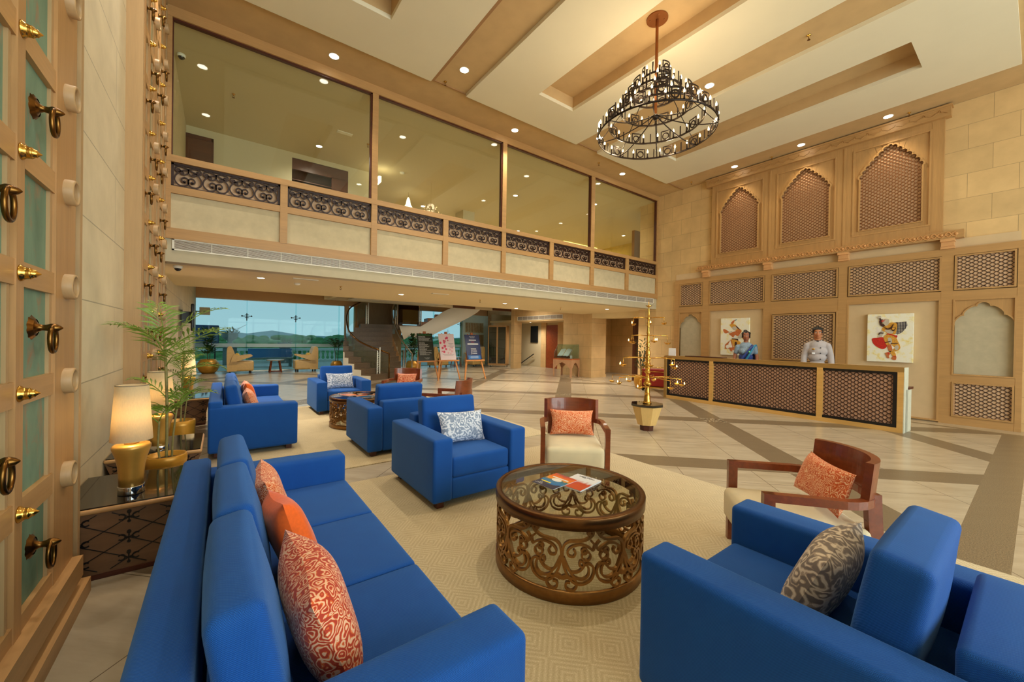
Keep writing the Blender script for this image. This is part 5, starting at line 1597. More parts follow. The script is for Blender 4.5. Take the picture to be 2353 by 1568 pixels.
def head_parts(t, top, hh, skin, hairfn, tilt=0.0, brow=0.004, fem=False):
    """adds to the caller's body mesh; returns (fill, finish). Face looks towards +x"""
    k = hh / 0.25
    cz = top - hh
    def fill(m):
        m.sphere((-0.012 * k, 0, cz + 0.162 * k), 0.088 * k, 20, 14, 1.06, 0.88, 1.0)
        m.sphere((0.022 * k, 0, cz + 0.10 * k), 0.064 * k, 18, 12, 1.0, 0.93, 1.12)
        m.sphere((0.045 * k, 0, cz + 0.040 * k), 0.036 * k, 16, 10, 0.95, 1.1, 0.95)
        m.sphere((0.018 * k, 0.036 * k, cz + 0.06 * k), 0.038 * k, 12, 8); m.sphere((0.018 * k, -0.036 * k, cz + 0.06 * k), 0.038 * k, 12, 8)
        m.sphere((0.066 * k, 0, cz + 0.150 * k), 0.026 * k, 12, 8, 0.7, 2.2, 0.6)             # brow ridge
        limb(m, [(0.078 * k, 0, cz + 0.142 * k), (0.092 * k, 0, cz + 0.11 * k), (0.100 * k, 0, cz + 0.092 * k)], [0.009 * k, 0.011 * k, 0.013 * k], 8)
        for s in (1, -1):
            m.sphere((0.09 * k, s * 0.013 * k, cz + 0.088 * k), 0.010 * k, 8, 6)
            m.sphere((0.058 * k, s * 0.037 * k, cz + 0.105 * k), 0.026 * k, 10, 8)             # cheek
            m.sphere((-0.008 * k, s * 0.081 * k, cz + 0.115 * k), 0.026 * k, 10, 8, 0.6, 0.35, 1.15)   # ear
        limb(m, [(0.074 * k, -0.022 * k, cz + 0.058 * k), (0.086 * k, 0, cz + 0.060 * k), (0.074 * k, 0.022 * k, cz + 0.058 * k)], [0.008 * k, 0.011 * k, 0.008 * k], 8)
    def finish():
        for s in (1, -1):
            m = MB(); m.sphere((0.0715 * k, s * 0.033 * k, cz + 0.128 * k), 0.0125 * k, 12, 8, 0.8, 1.35, 0.75); e = m.build('eye', M['eyewhite'], t)
            m = MB(); m.sphere((0.0795 * k, s * 0.034 * k, cz + 0.128 * k), 0.0078 * k, 10, 8, 0.5, 1, 1); m.build('iris', M['iris'], e)
            m = MB(); m.tube(crom([(0.083 * k, s * 0.016 * k, cz + 0.146 * k), (0.084 * k, s * 0.034 * k, cz + 0.152 * k), (0.072 * k, s * 0.054 * k, cz + 0.146 * k)], 4), brow * k, 6); m.build('eyebrow', M['hair'], t)
        m = MB(); m.tube(crom([(0.078 * k, -0.025 * k, cz + 0.060 * k), (0.0935 * k, -0.008 * k, cz + 0.063 * k), (0.0935 * k, 0.008 * k, cz + 0.063 * k), (0.078 * k, 0.025 * k, cz + 0.060 * k)], 4), [0.003 * k] + [0.006 * k] * 11 + [0.003 * k], 6)
        m.build('lips', M['lips'], t)
        h = MB(); hairfn(h, k, cz); baked('hair', h, M['hair'], t, 0.008, 2)
    return fill, finish

def short_hair(h, k, cz):
    # cap of hair swept back from the forehead, short at the sides
    for a in range(-3, 4):
        y = a * 0.022 * k
        limb(h, [(0.070 * k - abs(a) * 0.006 * k, y, cz + 0.205 * k - abs(a) * 0.006 * k), (0.02 * k, y * 1.05, cz + 0.252 * k - abs(a) * 0.010 * k), (-0.06 * k, y * 1.1, cz + 0.235 * k - abs(a) * 0.01 * k), (-0.103 * k, y * 0.9, cz + 0.16 * k), (-0.09 * k, y * 0.8, cz + 0.09 * k)], [0.014 * k, 0.017 * k, 0.017 * k, 0.014 * k, 0.01 * k], 8)
    for s in (1, -1):
        for zz in (0.15, 0.175, 0.2, 0.125): limb(h, [(0.035 * k, s * 0.073 * k, cz + zz * k), (-0.04 * k, s * 0.083 * k, cz + zz * k), (-0.09 * k, s * 0.045 * k, cz + zz * k)], [0.011 * k, 0.012 * k, 0.012 * k], 8)
def bun_hair(h, k, cz):
    for a in range(-4, 5):
        y = a * 0.019 * k
        limb(h, [(0.066 * k - abs(a) * 0.008 * k, y * 0.75, cz + 0.213 * k - abs(a) * 0.011 * k), (0.01 * k, y * 1.1, cz + 0.250 * k - abs(a) * 0.012 * k), (-0.06 * k, y * 1.15, cz + 0.225 * k - abs(a) * 0.012 * k), (-0.108 * k, y * 0.8, cz + 0.14 * k), (-0.09 * k, y * 0.6, cz + 0.07 * k)], [0.012 * k, 0.016 * k, 0.017 * k, 0.016 * k, 0.012 * k], 8)
    for s in (1, -1):
        for zz in (0.19, 0.165, 0.14, 0.115, 0.09): limb(h, [(0.045 * k - (0.2 - zz) * 0.25 * k, s * 0.070 * k, cz + zz * k), (-0.035 * k, s * 0.086 * k, cz + (zz - 0.01) * k), (-0.095 * k, s * 0.045 * k, cz + (zz - 0.02) * k)], [0.010 * k, 0.013 * k, 0.014 * k], 8)
    h.sphere((-0.085 * k, -0.015 * k, cz + 0.245 * k), 0.045 * k, 14, 10, 1, 1.1, 0.9)

def man():
    t = thing('person', 'man in a pale grey buttoned jacket standing behind the counter', 'person', (10.72, 2.98, 0), atan2(-0.30, -0.95))
    top, hh = 1.966, 0.268
    SH = 1.60
    fill, finish = head_parts(t, top, hh, M['skin'], short_hair)
    b = MB(); fill(b)
    limb(b, [(-0.03, 0, 1.56), (-0.02, 0, 1.66), (-0.01, 0, 1.76)], [0.078, 0.066, 0.064], 16)
    torso = [((-0.01, 0, 0.98), 0.138, 0.115), ((0.0, 0, 1.12), 0.136, 0.11), ((0.0, 0, 1.28), 0.148, 0.115), ((-0.01, 0, 1.42), 0.162, 0.12), ((-0.02, 0, 1.54), 0.152, 0.10)]
    for (c, ry, rx) in torso: b.sphere(c, ry, 20, 12, rx / ry, 1, 0.75)
    aL = [(-0.02, 0.178, 1.545), (-0.02, 0.232, 1.32), (0.07, 0.245, 1.10), (0.14, 0.20, 0.99)]
    aR = [(-0.02, -0.178, 1.545), (-0.02, -0.232, 1.32), (0.07, -0.245, 1.10), (0.14, -0.20, 0.99)]
    for a in (aL, aR): limb(b, a, [0.055, 0.048, 0.040, 0.031], 14)
    hand(b, aL[-1], (0.6, -0.25, -0.7), (0.75, 0.3, 0.5), 1.1, 1); hand(b, aR[-1], (0.6, 0.25, -0.7), (0.75, -0.3, 0.5), 1.1, -1)
    for s in (1, -1):
        limb(b, [(0, s * 0.09, 1.0), (0.01, s * 0.10, 0.56), (-0.01, s * 0.10, 0.10)], [0.105, 0.068, 0.045], 14)
        limb(b, [(-0.03, s * 0.10, 0.06), (0.08, s * 0.105, 0.045), (0.16, s * 0.11, 0.035)], [0.042, 0.042, 0.034], 10)
    body = baked('body', b, M['skin'], t, 0.0095, 5)
    j = MB()
    for (c, ry, rx) in torso: j.sphere(c, ry + 0.016, 20, 12, (rx + 0.018) / (ry + 0.016), 1, 0.78)
    for a in (aL, aR):
        q = [Vector(p) for p in a]
        limb(j, [q[0], q[1], q[2], q[2] + (q[3] - q[2]) * 0.55], [0.070, 0.062, 0.055, 0.050], 14)
    limb(j, [(-0.03, 0.165, 1.555), (-0.03, 0.09, 1.60), (-0.03, 0.0, 1.615), (-0.03, -0.09, 1.60), (-0.03, -0.165, 1.555)], [0.062, 0.06, 0.064, 0.06, 0.062], 14)
    baked('jacket', j, M['jacket'], t, 0.0105, 4)
    m = MB()
    for rr, mt, z0, z1 in ((0.079, 'jacket', 1.615, 1.685),):
        n = 28
        def ring(r, z, gap): return [(-0.02 + r * cos(a) * 1.08, r * sin(a), z - (0.03 if cos(a) > 0.55 else 0.0) * (cos(a))) for a in [radians(gap + (360 - 2 * gap) * i / n) for i in range(n + 1)]]
        A = ring(rr + 0.012, z0 - 0.01, 13); B_ = ring(rr, z1, 15); Ci = ring(rr - 0.007, z1, 15); Di = ring(rr - 0.004, z0, 13)
        v = A + B_ + Ci + Di; q = n + 1
        f = []
        for r_ in range(3):
            for i in range(n): f.append((r_ * q + i, r_ * q + i + 1, (r_ + 1) * q + i + 1, (r_ + 1) * q + i))
        m.add(v, f, True)
    m.build('collar', M['jacket'], t)
    m = MB(); m.lathe([(0.071, 1.60), (0.068, 1.668), (0.066, 1.668)], (-0.015, 0, 0), 24, True, 1.08, 1.0); m.build('collar_lining', M['collar'], t)
    for z, x in ((1.50, 0.122), (1.38, 0.135), (1.25, 0.132), (1.12, 0.126)):
        m = MB(); m.sphere((x, 0.052, z), 0.013, 10, 6, 0.7, 1, 1); m.build('button', M['collar'], t)
    m = MB(); m.box(0.124, 0.132, -0.10, -0.045, 1.365, 1.395); m.build('name_badge', M['paper'], t)
    m = MB(); m.sphere((0.124, -0.075, 1.47), 0.022, 12, 6, 0.25, 1.35, 0.8); m.build('pin', M['brass'], t)
    l = MB()
    for s in (1, -1): limb(l, [(0, s * 0.09, 1.0), (0.01, s * 0.10, 0.56), (-0.01, s * 0.10, 0.09)], [0.122, 0.088, 0.072], 14)
    l.sphere((0, 0, 1.0), 0.17, 18, 10, 0.78, 1, 0.7)
    baked('trousers', l, plain('dark_trousers', (40, 38, 44), 0.85), t, 0.014, 3)
    for s in (1, -1):
        m = MB(); m.soft((0.055, s * 0.105, 0.036), (0.29, 0.10, 0.072), 0.034, 6); m.build('shoe', M['black'], t)
    finish()
    return t
man()

def woman():
    t = thing('person', 'woman in a blue sari with her hair in a bun, behind the counter', 'person', (10.72, 4.47, 0), atan2(-0.40, -0.90))
    top, hh = 1.885, 0.25
    fill, finish = head_parts(t, top, hh, M['skin_w'], bun_hair, fem=True, brow=0.003)
    b = MB(); fill(b)
    limb(b, [(-0.03, 0, 1.50), (-0.018, 0, 1.60), (-0.01, 0, 1.69)], [0.066, 0.053, 0.053], 16)
    torso = [((0, 0, 0.96), 0.165, 0.125), ((0.0, 0, 1.10), 0.145, 0.11), ((0.0, 0, 1.22), 0.135, 0.105), ((0.0, 0, 1.36), 0.158, 0.12), ((-0.02, 0, 1.48), 0.15, 0.095)]
    for (c, ry, rx) in torso: b.sphere(c, ry, 20, 12, rx / ry, 1, 0.78)
    for s in (1, -1): b.sphere((0.075, s * 0.065, 1.36), 0.066, 14, 10)
    aL = [(-0.02, 0.175, 1.475), (-0.03, 0.235, 1.26), (0.07, 0.235, 1.06), (0.16, 0.15, 0.98)]
    aR = [(-0.02, -0.175, 1.475), (-0.03, -0.235, 1.26), (0.07, -0.235, 1.06), (0.16, -0.15, 0.98)]
    for a in (aL, aR): limb(b, a, [0.05, 0.044, 0.036, 0.027], 14)
    hand(b, aL[-1], (0.6, -0.5, -0.5), (0.7, 0.3, 0.6), 0.98, 1); hand(b, aR[-1], (0.6, 0.5, -0.5), (0.7, -0.3, 0.6), 0.98, -1)
    for s in (1, -1):
        limb(b, [(0, s * 0.085, 0.96), (0.01, s * 0.09, 0.54), (-0.01, s * 0.08, 0.09)], [0.10, 0.062, 0.042], 14)
        limb(b, [(-0.03, s * 0.08, 0.05), (0.07, s * 0.085, 0.04), (0.14, s * 0.09, 0.03)], [0.036, 0.036, 0.028], 10)
    baked('body', b, M['skin_w'], t, 0.009, 5)
    j = MB()
    for (c, ry, rx) in torso[2:]: j.sphere(c, ry + 0.012, 20, 12, (rx + 0.014) / (ry + 0.012), 1, 0.8)
    for s in (1, -1): j.sphere((0.078, s * 0.065, 1.36), 0.074, 14, 10)
    for a in (aL, aR):
        q = [Vector(p) for p in a]; limb(j, [q[0], q[0] + (q[1] - q[0]) * 0.62], [0.068, 0.060], 14)
    baked('blouse', j, M['blouse'], t, 0.010, 4)
    # sari: skirt, wrap across the chest over her left shoulder, loose end behind
    k = MB()
    for (c, ry, rx) in torso[:3]: k.sphere(c, ry + 0.025, 20, 12, (rx + 0.03) / (ry + 0.025), 1, 0.8)
    for s in (1, -1): limb(k, [(0, s * 0.07, 1.0), (0.01, s * 0.10, 0.5), (0.0, s * 0.12, 0.06)], [0.13, 0.135, 0.14], 14)
    for i in range(9):
        q = i / 8
        limb(k, [(0.115, -0.17 + 0.11 * q, 1.05 + 0.02 * i), (0.158, -0.05 + 0.10 * q, 1.24 + 0.02 * i), (0.12, 0.08 + 0.05 * q, 1.42 + 0.008 * i), (0.0, 0.125 + 0.05 * q, 1.535 - 0.006 * i), (-0.115, 0.13 + 0.05 * q, 1.43)], [0.022, 0.024, 0.02, 0.02, 0.018], 8)
    limb(k, [(-0.11, 0.15, 1.45), (-0.14, 0.16, 1.2), (-0.13, 0.15, 0.8)], [0.05, 0.06, 0.06], 10)
    baked('sari', k, M['sari'], t, 0.011, 4)
    m = MB()
    m.ribbon([(0, 0), (1, 0)], 0.001, 0.001, lambda u, v, d: (0, 0.0, 1.0 + d))
    P = crom([(0.155, -0.02, 1.13), (0.175, 0.06, 1.26), (0.14, 0.135, 1.42), (0.03, 0.205, 1.525), (-0.06, 0.235, 1.46), (-0.10, 0.25, 1.25), (-0.09, 0.27, 1.05)], 6)
    m.tube(P, [0.022] * len(P), 8); m.build('sari_border', M['sariteal'], t)
    m = MB(); m.sphere((0.175, 0.075, 1.36), 0.022, 10, 6, 0.3, 1, 1); m.build('brooch', plain('green_brooch', (120, 214, 120), 0.4), t)
    n = MB(); n.tube([(-0.012 + 0.068 * cos(a), 0.064 * sin(a), 1.565 - 0.03 * cos(a)) for a in [2 * pi * q / 24 for q in range(24)]], 0.006, 6, True); n.build('necklace', M['chrome'], t)
    for s in (1, -1):
        m = MB(); m.sphere((0.0, s * 0.078, top - hh + 0.085), 0.009, 8, 6); m.build('earring', M['brass'], t)
    finish()
    return t
woman()
# ================================================================ chandelier
CX, CY = 5.58, 3.75
K = thing('chandelier', 'large tiered dark iron chandelier with many candle bulbs', 'chandelier', (CX, CY, 0), 0.35)
m = MB(); m.cyl((0, 0, 0), 0.165, ZC + 0.20, ZC + 0.22, 36)
for a in range(4): m.sphere((0.11 * cos(a * pi / 2 + 0.4), 0.11 * sin(a * pi / 2 + 0.4), ZC + 0.198), 0.012, 8, 6)
m.build('canopy', plain('copper_canopy', (150, 92, 48), 0.4, 0.7), K)
m = MB(); m.cyl((0, 0, 0), 0.024, 5.2, ZC + 0.2, 12); m.build('rod', plain('copper_rod', (150, 92, 48), 0.35, 0.8), K)
m = MB(); m.sphere((0, 0, 5.2), 0.05, 14, 10); m.sphere((0, 0, 5.78), 0.04, 12, 8); m.build('hub', M['iron'], K)
rings = [(0.905, 4.925, 12), (0.735, 5.12, 9), (0.555, 5.34, 7), (0.385, 5.56, 5), (0.22, 5.78, 3)]
cm = MB(); cm.lathe([(0, 0), (0.016, 0.0), (0.018, 0.012), (0.013, 0.02), (0.013, 0.085), (0, 0.085)], n=10); cme = cm.mesh('candle_holder', M['iron'])
bm_ = MB(); bm_.lathe([(0, 0.085), (0.009, 0.09), (0.0145, 0.106), (0.013, 0.122), (0.005, 0.142), (0.0, 0.158)], n=10); bme = bm_.mesh('bulb', M['bulb'])
for R, z, n in rings:
    g = MB()
    g.lathe([(R - 0.012, 0), (R, 0), (R, 0.028), (R - 0.012, 0.028), (R - 0.012, 0)], (0, 0, z), 72)
    def fn(u, v, d, R=R, z=z): a = u / R; return ((R - 0.006 + d) * cos(a), (R - 0.006 + d) * sin(a), z + v)
    seg = 2 * pi * R / n
    for k in range(n):
        u0 = k * seg
        w = 0.15; h = 0.165
        P = [(u0 - w / 2, 0.02)] + [(u0 - w / 2, 0.02 + h * i / 3) for i in (1, 2, 3)] + [(u0 - w / 2 + w * i / 5, 0.02 + h) for i in range(1, 6)] + [(u0 + w / 2, 0.02 + h - h * i / 3) for i in (1, 2, 3)]
        g.ribbon(P, 0.016, 0.01, fn)
        g.ribbon([(u0 + 0.052 * cos(a), 0.095 + 0.052 * sin(a)) for a in [2 * pi * i / 18 for i in range(18)]], 0.018, 0.012, fn, True)
        rest = seg - w
        cnt = 3 if rest > 0.2 else 1
        for i in range(cnt):
            u = u0 + w / 2 + rest * (i + 0.5) / cnt
            if cnt == 3 and i == 1: g.ribbon([(u, 0.02), (u, 0.18)], 0.018, 0.01, fn)
        for i in range(cnt):
            if cnt == 3 and i == 1: continue
            u = u0 + w / 2 + rest * (i + 0.5) / cnt; a = u / R
            c = bpy.data.objects.new('candle_holder', cme); link(c, K); c.location = (R * cos(a) - 0.006 * cos(a), R * sin(a) - 0.006 * sin(a), z + 0.026)
            q = bpy.data.objects.new('bulb', bme); link(q, c)
    g.build('ring', M['iron'], K)
g = MB()
for k in range(8):
    a = k * pi / 4 + 0.2; e = Vector((cos(a), sin(a), 0))
    g.tube(crom([tuple(e * 0.03 + Vector((0, 0, 5.22))), tuple(e * 0.25 + Vector((0, 0, 5.10))), tuple(e * 0.6 + Vector((0, 0, 4.97))), tuple(e * 0.895 + Vector((0, 0, 4.94)))], 6), 0.0085, 6)
    g.tube(crom([tuple(e * 0.02 + Vector((0, 0, 5.8))), tuple(e * 0.2 + Vector((0, 0, 5.66))), tuple(e * 0.37 + Vector((0, 0, 5.57))), tuple(e * 0.54 + Vector((0, 0, 5.35))), tuple(e * 0.72 + Vector((0, 0, 5.14))), tuple(e * 0.89 + Vector((0, 0, 4.95)))], 4), 0.006, 6)
g.build('support_arm', M['iron'], K)
for mt in ('bulb', 'fire', 'crystal', 'downl'):
    try: M[mt].cycles.emission_sampling = 'NONE'
    except Exception: pass
WARM = (1.0, 0.80, 0.55)
for k in range(6):
    a = k * pi / 3 + 0.3
    point((CX + 0.9 * cos(a), CY + 0.9 * sin(a), 5.12), E_CH, (1.0, 0.78, 0.50), 0.06, 'chandelier_light')
for k in range(2): point((CX, CY, 5.6 + 0.3 * k), E_CH, (1.0, 0.78, 0.50), 0.15, 'chandelier_light')

# ================================================================ recessed downlights
dm = MB(); dm.lathe([(0.075, 0.0), (0.09, -0.006), (0.09, 0.0)], n=28); dtr = dm.mesh('trim_ring', M['white'])
dl = MB(); dl.lathe([(0, -0.003), (0.075, -0.003)], n=28); dln = dl.mesh('lens', M['downl'])
def downlight(loc, label, e, group, ang=100, blend=0.8, col=(1.0, 0.90, 0.74), s=1.0):
    t = thing('downlight', label, 'ceiling light', loc, 0, group)
    a = bpy.data.objects.new('trim_ring', dtr); link(a, t); a.scale = (s, s, 1)
    b = bpy.data.objects.new('lens', dln); link(b, t); b.scale = (s, s, 1)
    L = bpy.data.lights.new('downlight_beam', 'SPOT'); L.energy = e; L.spot_size = radians(ang); L.spot_blend = blend; L.color = col; L.shadow_soft_size = 0.06
    o = bpy.data.objects.new('downlight_beam', L); COL.objects.link(o); o.location = (loc[0], loc[1], loc[2] - 0.02)
    return t
G1 = 'downlights of the high ceiling'
B1 = [((1.56, 7.55, ZC), 'downlight over the widest balcony pane at left'), ((5.57, 7.54, ZC), 'downlight over the second balcony pane'), ((9.56, 7.51, ZC), 'downlight over the last balcony pane by the right corner'),
      ((3.57, 6.44, ZC), 'downlight in the left ceiling beam near the balcony'), ((7.43, 6.54, ZC), 'downlight seen through the chandelier, in the right ceiling beam'), ((7.55, 3.9, ZC), 'downlight just right of the chandelier in the ceiling beam')]
for l, w in B1: downlight(l, w, E_DL, G1)
for (x, y), w in (((3.57, 2.6), 'added unseen downlight in the left ceiling beam above the seating'), ((7.5, 0.9), 'added unseen downlight in the right ceiling beam towards the entrance')):
    downlight((x, y, ZC), w, E_DL, G1)  # out of view, added to make the ceiling lighting symmetrical
for y, w in ((5.235, 'leftmost'), (3.65, 'middle'), (2.055, 'rightmost')):
    downlight((11.61, y, ZC), 'downlight above the %s arched screen of the reception wall' % w, E_AR, G1, 95, 1.0, (1.0, 0.84, 0.55))
G2 = 'downlights of the lounge ceiling'
for (x, y), w in (((3.72, 9.87), 'downlight in the low ceiling in front of the staircase'), ((7.14, 10.05), 'downlight in the low ceiling above the blue easel board'), ((8.57, 11.34), 'downlight at the low ceiling edge near the glass cabinet'), ((11.0, 9.2), 'downlight in the low ceiling near the stone column')):
    downlight((x, y, 2.69), w, E_LO, G2, 140, 0.9, s=0.8)
for (x, y), w in (((1.6, 13.5), 'hall downlight left of the staircase'), ((1.8, 17.5), 'hall downlight over the window seats'), ((8.6, 15.5), 'hall downlight beyond the easels'), ((11.2, 14.5), 'hall downlight by the alcove')):
    downlight((x, y, 3.64), w, E_LO, G2, 150, 0.9, s=0.8)
downlight((13.7, 16.8, 2.5), 'downlight inside the alcove ceiling', E_LO * 0.6, G2, 150, 0.9, s=0.8)
downlight((0.6, 9.0, 2.69), 'downlight in the low ceiling by the left wall', E_LO, G2, 140, 0.9, s=0.8)
downlight((14.2, 9.6, 2.69), 'downlight deep in the side corridor', E_LO, G2, 140, 0.9, s=0.8)
for y, w in ((1.2, 'added unseen downlight in the left ceiling border above the near door'), (4.6, 'added unseen downlight in the left ceiling border above the pale stone wall'), (6.6, 'added unseen downlight in the left ceiling border above the second door')):
    downlight((-0.33, y, ZC), w, E_DL * 0.6, G1, 110)  # unseen lamps added to brighten the left wall and its doors
G3 = 'downlights of the upper level'
for (x, y), w in (((1.95, 11.0), 'upper-level downlight above the timber niche'), ((7.9, 10.6), 'upper-level downlight in the third pane'), ((10.6, 9.5), 'upper-level downlight in the last pane'), ((5.9, 13.6), 'upper-level downlight near the white stair curve'), ((8.6, 14.5), 'small upper-level downlight above the dark doors'), ((10.6, 14.0), 'upper-level downlight over the dark doors'), ((14.8, 11.5), 'upper-level downlight in front of the cove-lit stone wall'), ((13.0, 15.4), 'farthest upper-level downlight near the cove strip')):
    downlight((x, y, 6.405), w, E_UP, G3, 150, 0.9, s=0.9)

# ================================================================ small ceiling fittings
def sprinkler(loc, label, group):
    t = thing('sprinkler', label, 'sprinkler', loc, 0, group)
    m = MB(); m.lathe([(0, 0), (0.03, 0), (0.03, -0.008), (0.008, -0.012), (0.008, -0.04), (0, -0.04)], n=12); m.build('base', M['brass'], t)
    m = MB(); m.tube([(0.012, 0, -0.035), (0.014, 0, -0.06), (0.0, 0, -0.075), (-0.014, 0, -0.06), (-0.012, 0, -0.035)], 0.004, 5); m.lathe([(0, -0.075), (0.022, -0.075), (0.022, -0.079), (0, -0.079)], n=12); m.build('deflector', M['brass_old'], t)
sprinkler((3.44, 6.95, ZC), 'sprinkler in the left ceiling beam by the balcony', 'sprinklers')
sprinkler((7.55, 2.3, ZC), 'sprinkler in the right ceiling beam', 'sprinklers')
sprinkler((3.55, 4.3, ZC), 'sprinkler at the top edge in the left ceiling beam', 'sprinklers')
sprinkler((8.45, 7.45, ZC), 'sprinkler in the border left below the chandelier', 'sprinklers')
sprinkler((11.75, 1.75, ZC), 'sprinkler above the rightmost arch of the reception wall', 'sprinklers')
sprinkler((11.75, 4.35, ZC), 'sprinkler between the left and middle arch downlights', 'sprinklers')
sprinkler((11.7, 6.55, ZC), 'sprinkler in the corner of the border by the balcony', 'sprinklers')
sprinkler((2.10, 9.21, 2.69), 'sprinkler in the low ceiling left of the staircase', 'sprinklers')
sprinkler((5.95, 9.6, 2.69), 'sprinkler in the low ceiling above the easels', 'sprinklers')
sprinkler((9.4, 9.9, 2.69), 'sprinkler in the low ceiling near the column', 'sprinklers')
sprinkler((0.15, 9.7, 6.405), 'sprinkler behind the widest balcony pane, upper left', 'sprinklers')
sprinkler((2.9, 10.1, 6.405), 'sprinkler behind the widest pane near its right edge', 'sprinklers')
def dome_camera(loc, label, s=1.0):
    t = thing('dome_camera', label, 'camera', loc, 0, 'dome cameras')
    m = MB(); m.lathe([(0, 0), (0.062 * s, 0), (0.06 * s, -0.03 * s), (0.05 * s, -0.045 * s)], n=24); m.build('housing', M['white'], t)
    m = MB(); m.lathe([(0.046 * s, -0.042 * s), (0.04 * s, -0.066 * s), (0.022 * s, -0.082 * s), (0, -0.087 * s)], n=24); m.build('dome', M['tvscreen'], t)
dome_camera((-0.58, 8.35, 2.69), 'dome camera on the low ceiling at far left')
dome_camera((11.3, 10.2, 6.405), 'dome camera behind the last balcony pane')
dome_camera((-0.6, 8.9, 6.405), 'dome camera behind the widest balcony pane at its left edge')
t = thing('smoke_detector', 'white smoke detector on the low ceiling left of the staircase', 'smoke detector', (1.27, 9.34, 2.69)); m = MB(); m.lathe([(0, 0), (0.06, 0), (0.055, -0.03), (0.03, -0.045), (0, -0.045)], n=20); m.build('housing', M['white'], t)
for (x, y), w in (((1.31, 8.55), 'white slot vent on the low ceiling above the far sofa'), ((4.4, 9.0), 'white slot vent on the low ceiling above the far wooden chair')):
    t = thing('ceiling_vent', w, 'vent', (x, y, 2.69), 0, 'slot vents of the low ceiling'); m = MB(); m.box(-0.22, 0.22, -0.05, 0.05, -0.012, 0); m.build('frame', M['white'], t)
    m = MB(); m.box(-0.2, 0.2, -0.02, 0.02, -0.014, -0.011); m.build('slot', M['fascia'], t)
t = thing('ceiling_vent', 'pale square vent on the upper-level ceiling behind the widest pane', 'vent', (2.3, 9.9, 6.405), 0.0); m = MB(); m.box(-0.17, 0.17, -0.06, 0.06, -0.012, 0); m.build('frame', M['white'], t)
t = thing('smoke_detector', 'smoke detector on the upper-level ceiling behind the second pane', 'smoke detector', (4.2, 11.2, 6.405)); m = MB(); m.lathe([(0, 0), (0.07, 0), (0.06, -0.04), (0, -0.05)], n=20); m.build('housing', M['white'], t)
# upper level lamps
t = thing('wall_sconce', 'lit wall sconce on the upper level behind the second pane', 'wall lamp', (3.5, 11.35, 6.0), 0)
m = MB(); m.box(-0.01, 0.02, -0.1, 0.1, -0.06, 0.06); m.build('backplate', M['brass'], t); m = MB(); m.box(0.03, 0.1, -0.14, 0.14, -0.02, 0.14); m.build('lamp_shade', M['sconce'], t)
point((3.68, 11.35, 6.08), 3.0, (1, 0.85, 0.55), 0.08, 'sconce_light')
t = thing('pendant_lamp', 'bell-shaped glowing pendant on the upper level behind the second pane', 'pendant lamp', (4.95, 12.6, 5.9), 0)
m = MB(); m.cyl((0, 0, 0), 0.005, 0.32, 0.505, 6); m.build('cord', M['steel'], t)
m = MB(); m.lathe([(0.02, 0.33), (0.05, 0.26), (0.08, 0.1), (0.14, 0.0), (0.135, 0.0), (0.075, 0.1), (0.045, 0.26), (0.02, 0.33)], n=24); m.build('lamp_shade', M['crystal'], t)
t = thing('crystal_chandelier', 'small cluster of lit bulbs in the stair hall behind the second pane', 'chandelier', (6.05, 13.2, 5.3), 0)
m = MB(); m.cyl((0, 0, 0), 0.012, 0.1, 1.1, 8); m.build('rod', M['steel'], t)
m = MB()
for k in range(12):
    a = k * pi / 6; m.tube([(0, 0, 0.15), (0.2 * cos(a), 0.2 * sin(a), 0.06), (0.36 * cos(a), 0.36 * sin(a), 0.02 + 0.1 * (k % 2))], 0.006, 5)
m.build('arm', M['steel'], t)
for k in range(12):
    a = k * pi / 6; m = MB(); m.sphere((0.36 * cos(a), 0.36 * sin(a), 0.05 + 0.1 * (k % 2)), 0.025, 10, 6); m.build('bulb', M['bulb'], t)
m = MB(); m.box(13.4, 15.8, 13.95, 14.05, 6.37, 6.40); tag(m.build('cove_light', M['cove']), 'long glowing cove strip on the upper-level ceiling behind the last pane', 'ceiling light')
L = bpy.data.lights.new('cove_glow', 'AREA'); L.shape = 'RECTANGLE'; L.size = 2.4; L.size_y = 0.1; L.energy = 25; L.color = (1, 0.85, 0.4)
o = bpy.data.objects.new('cove_glow', L); o.location = (14.6, 14.0, 6.35); COL.objects.link(o)
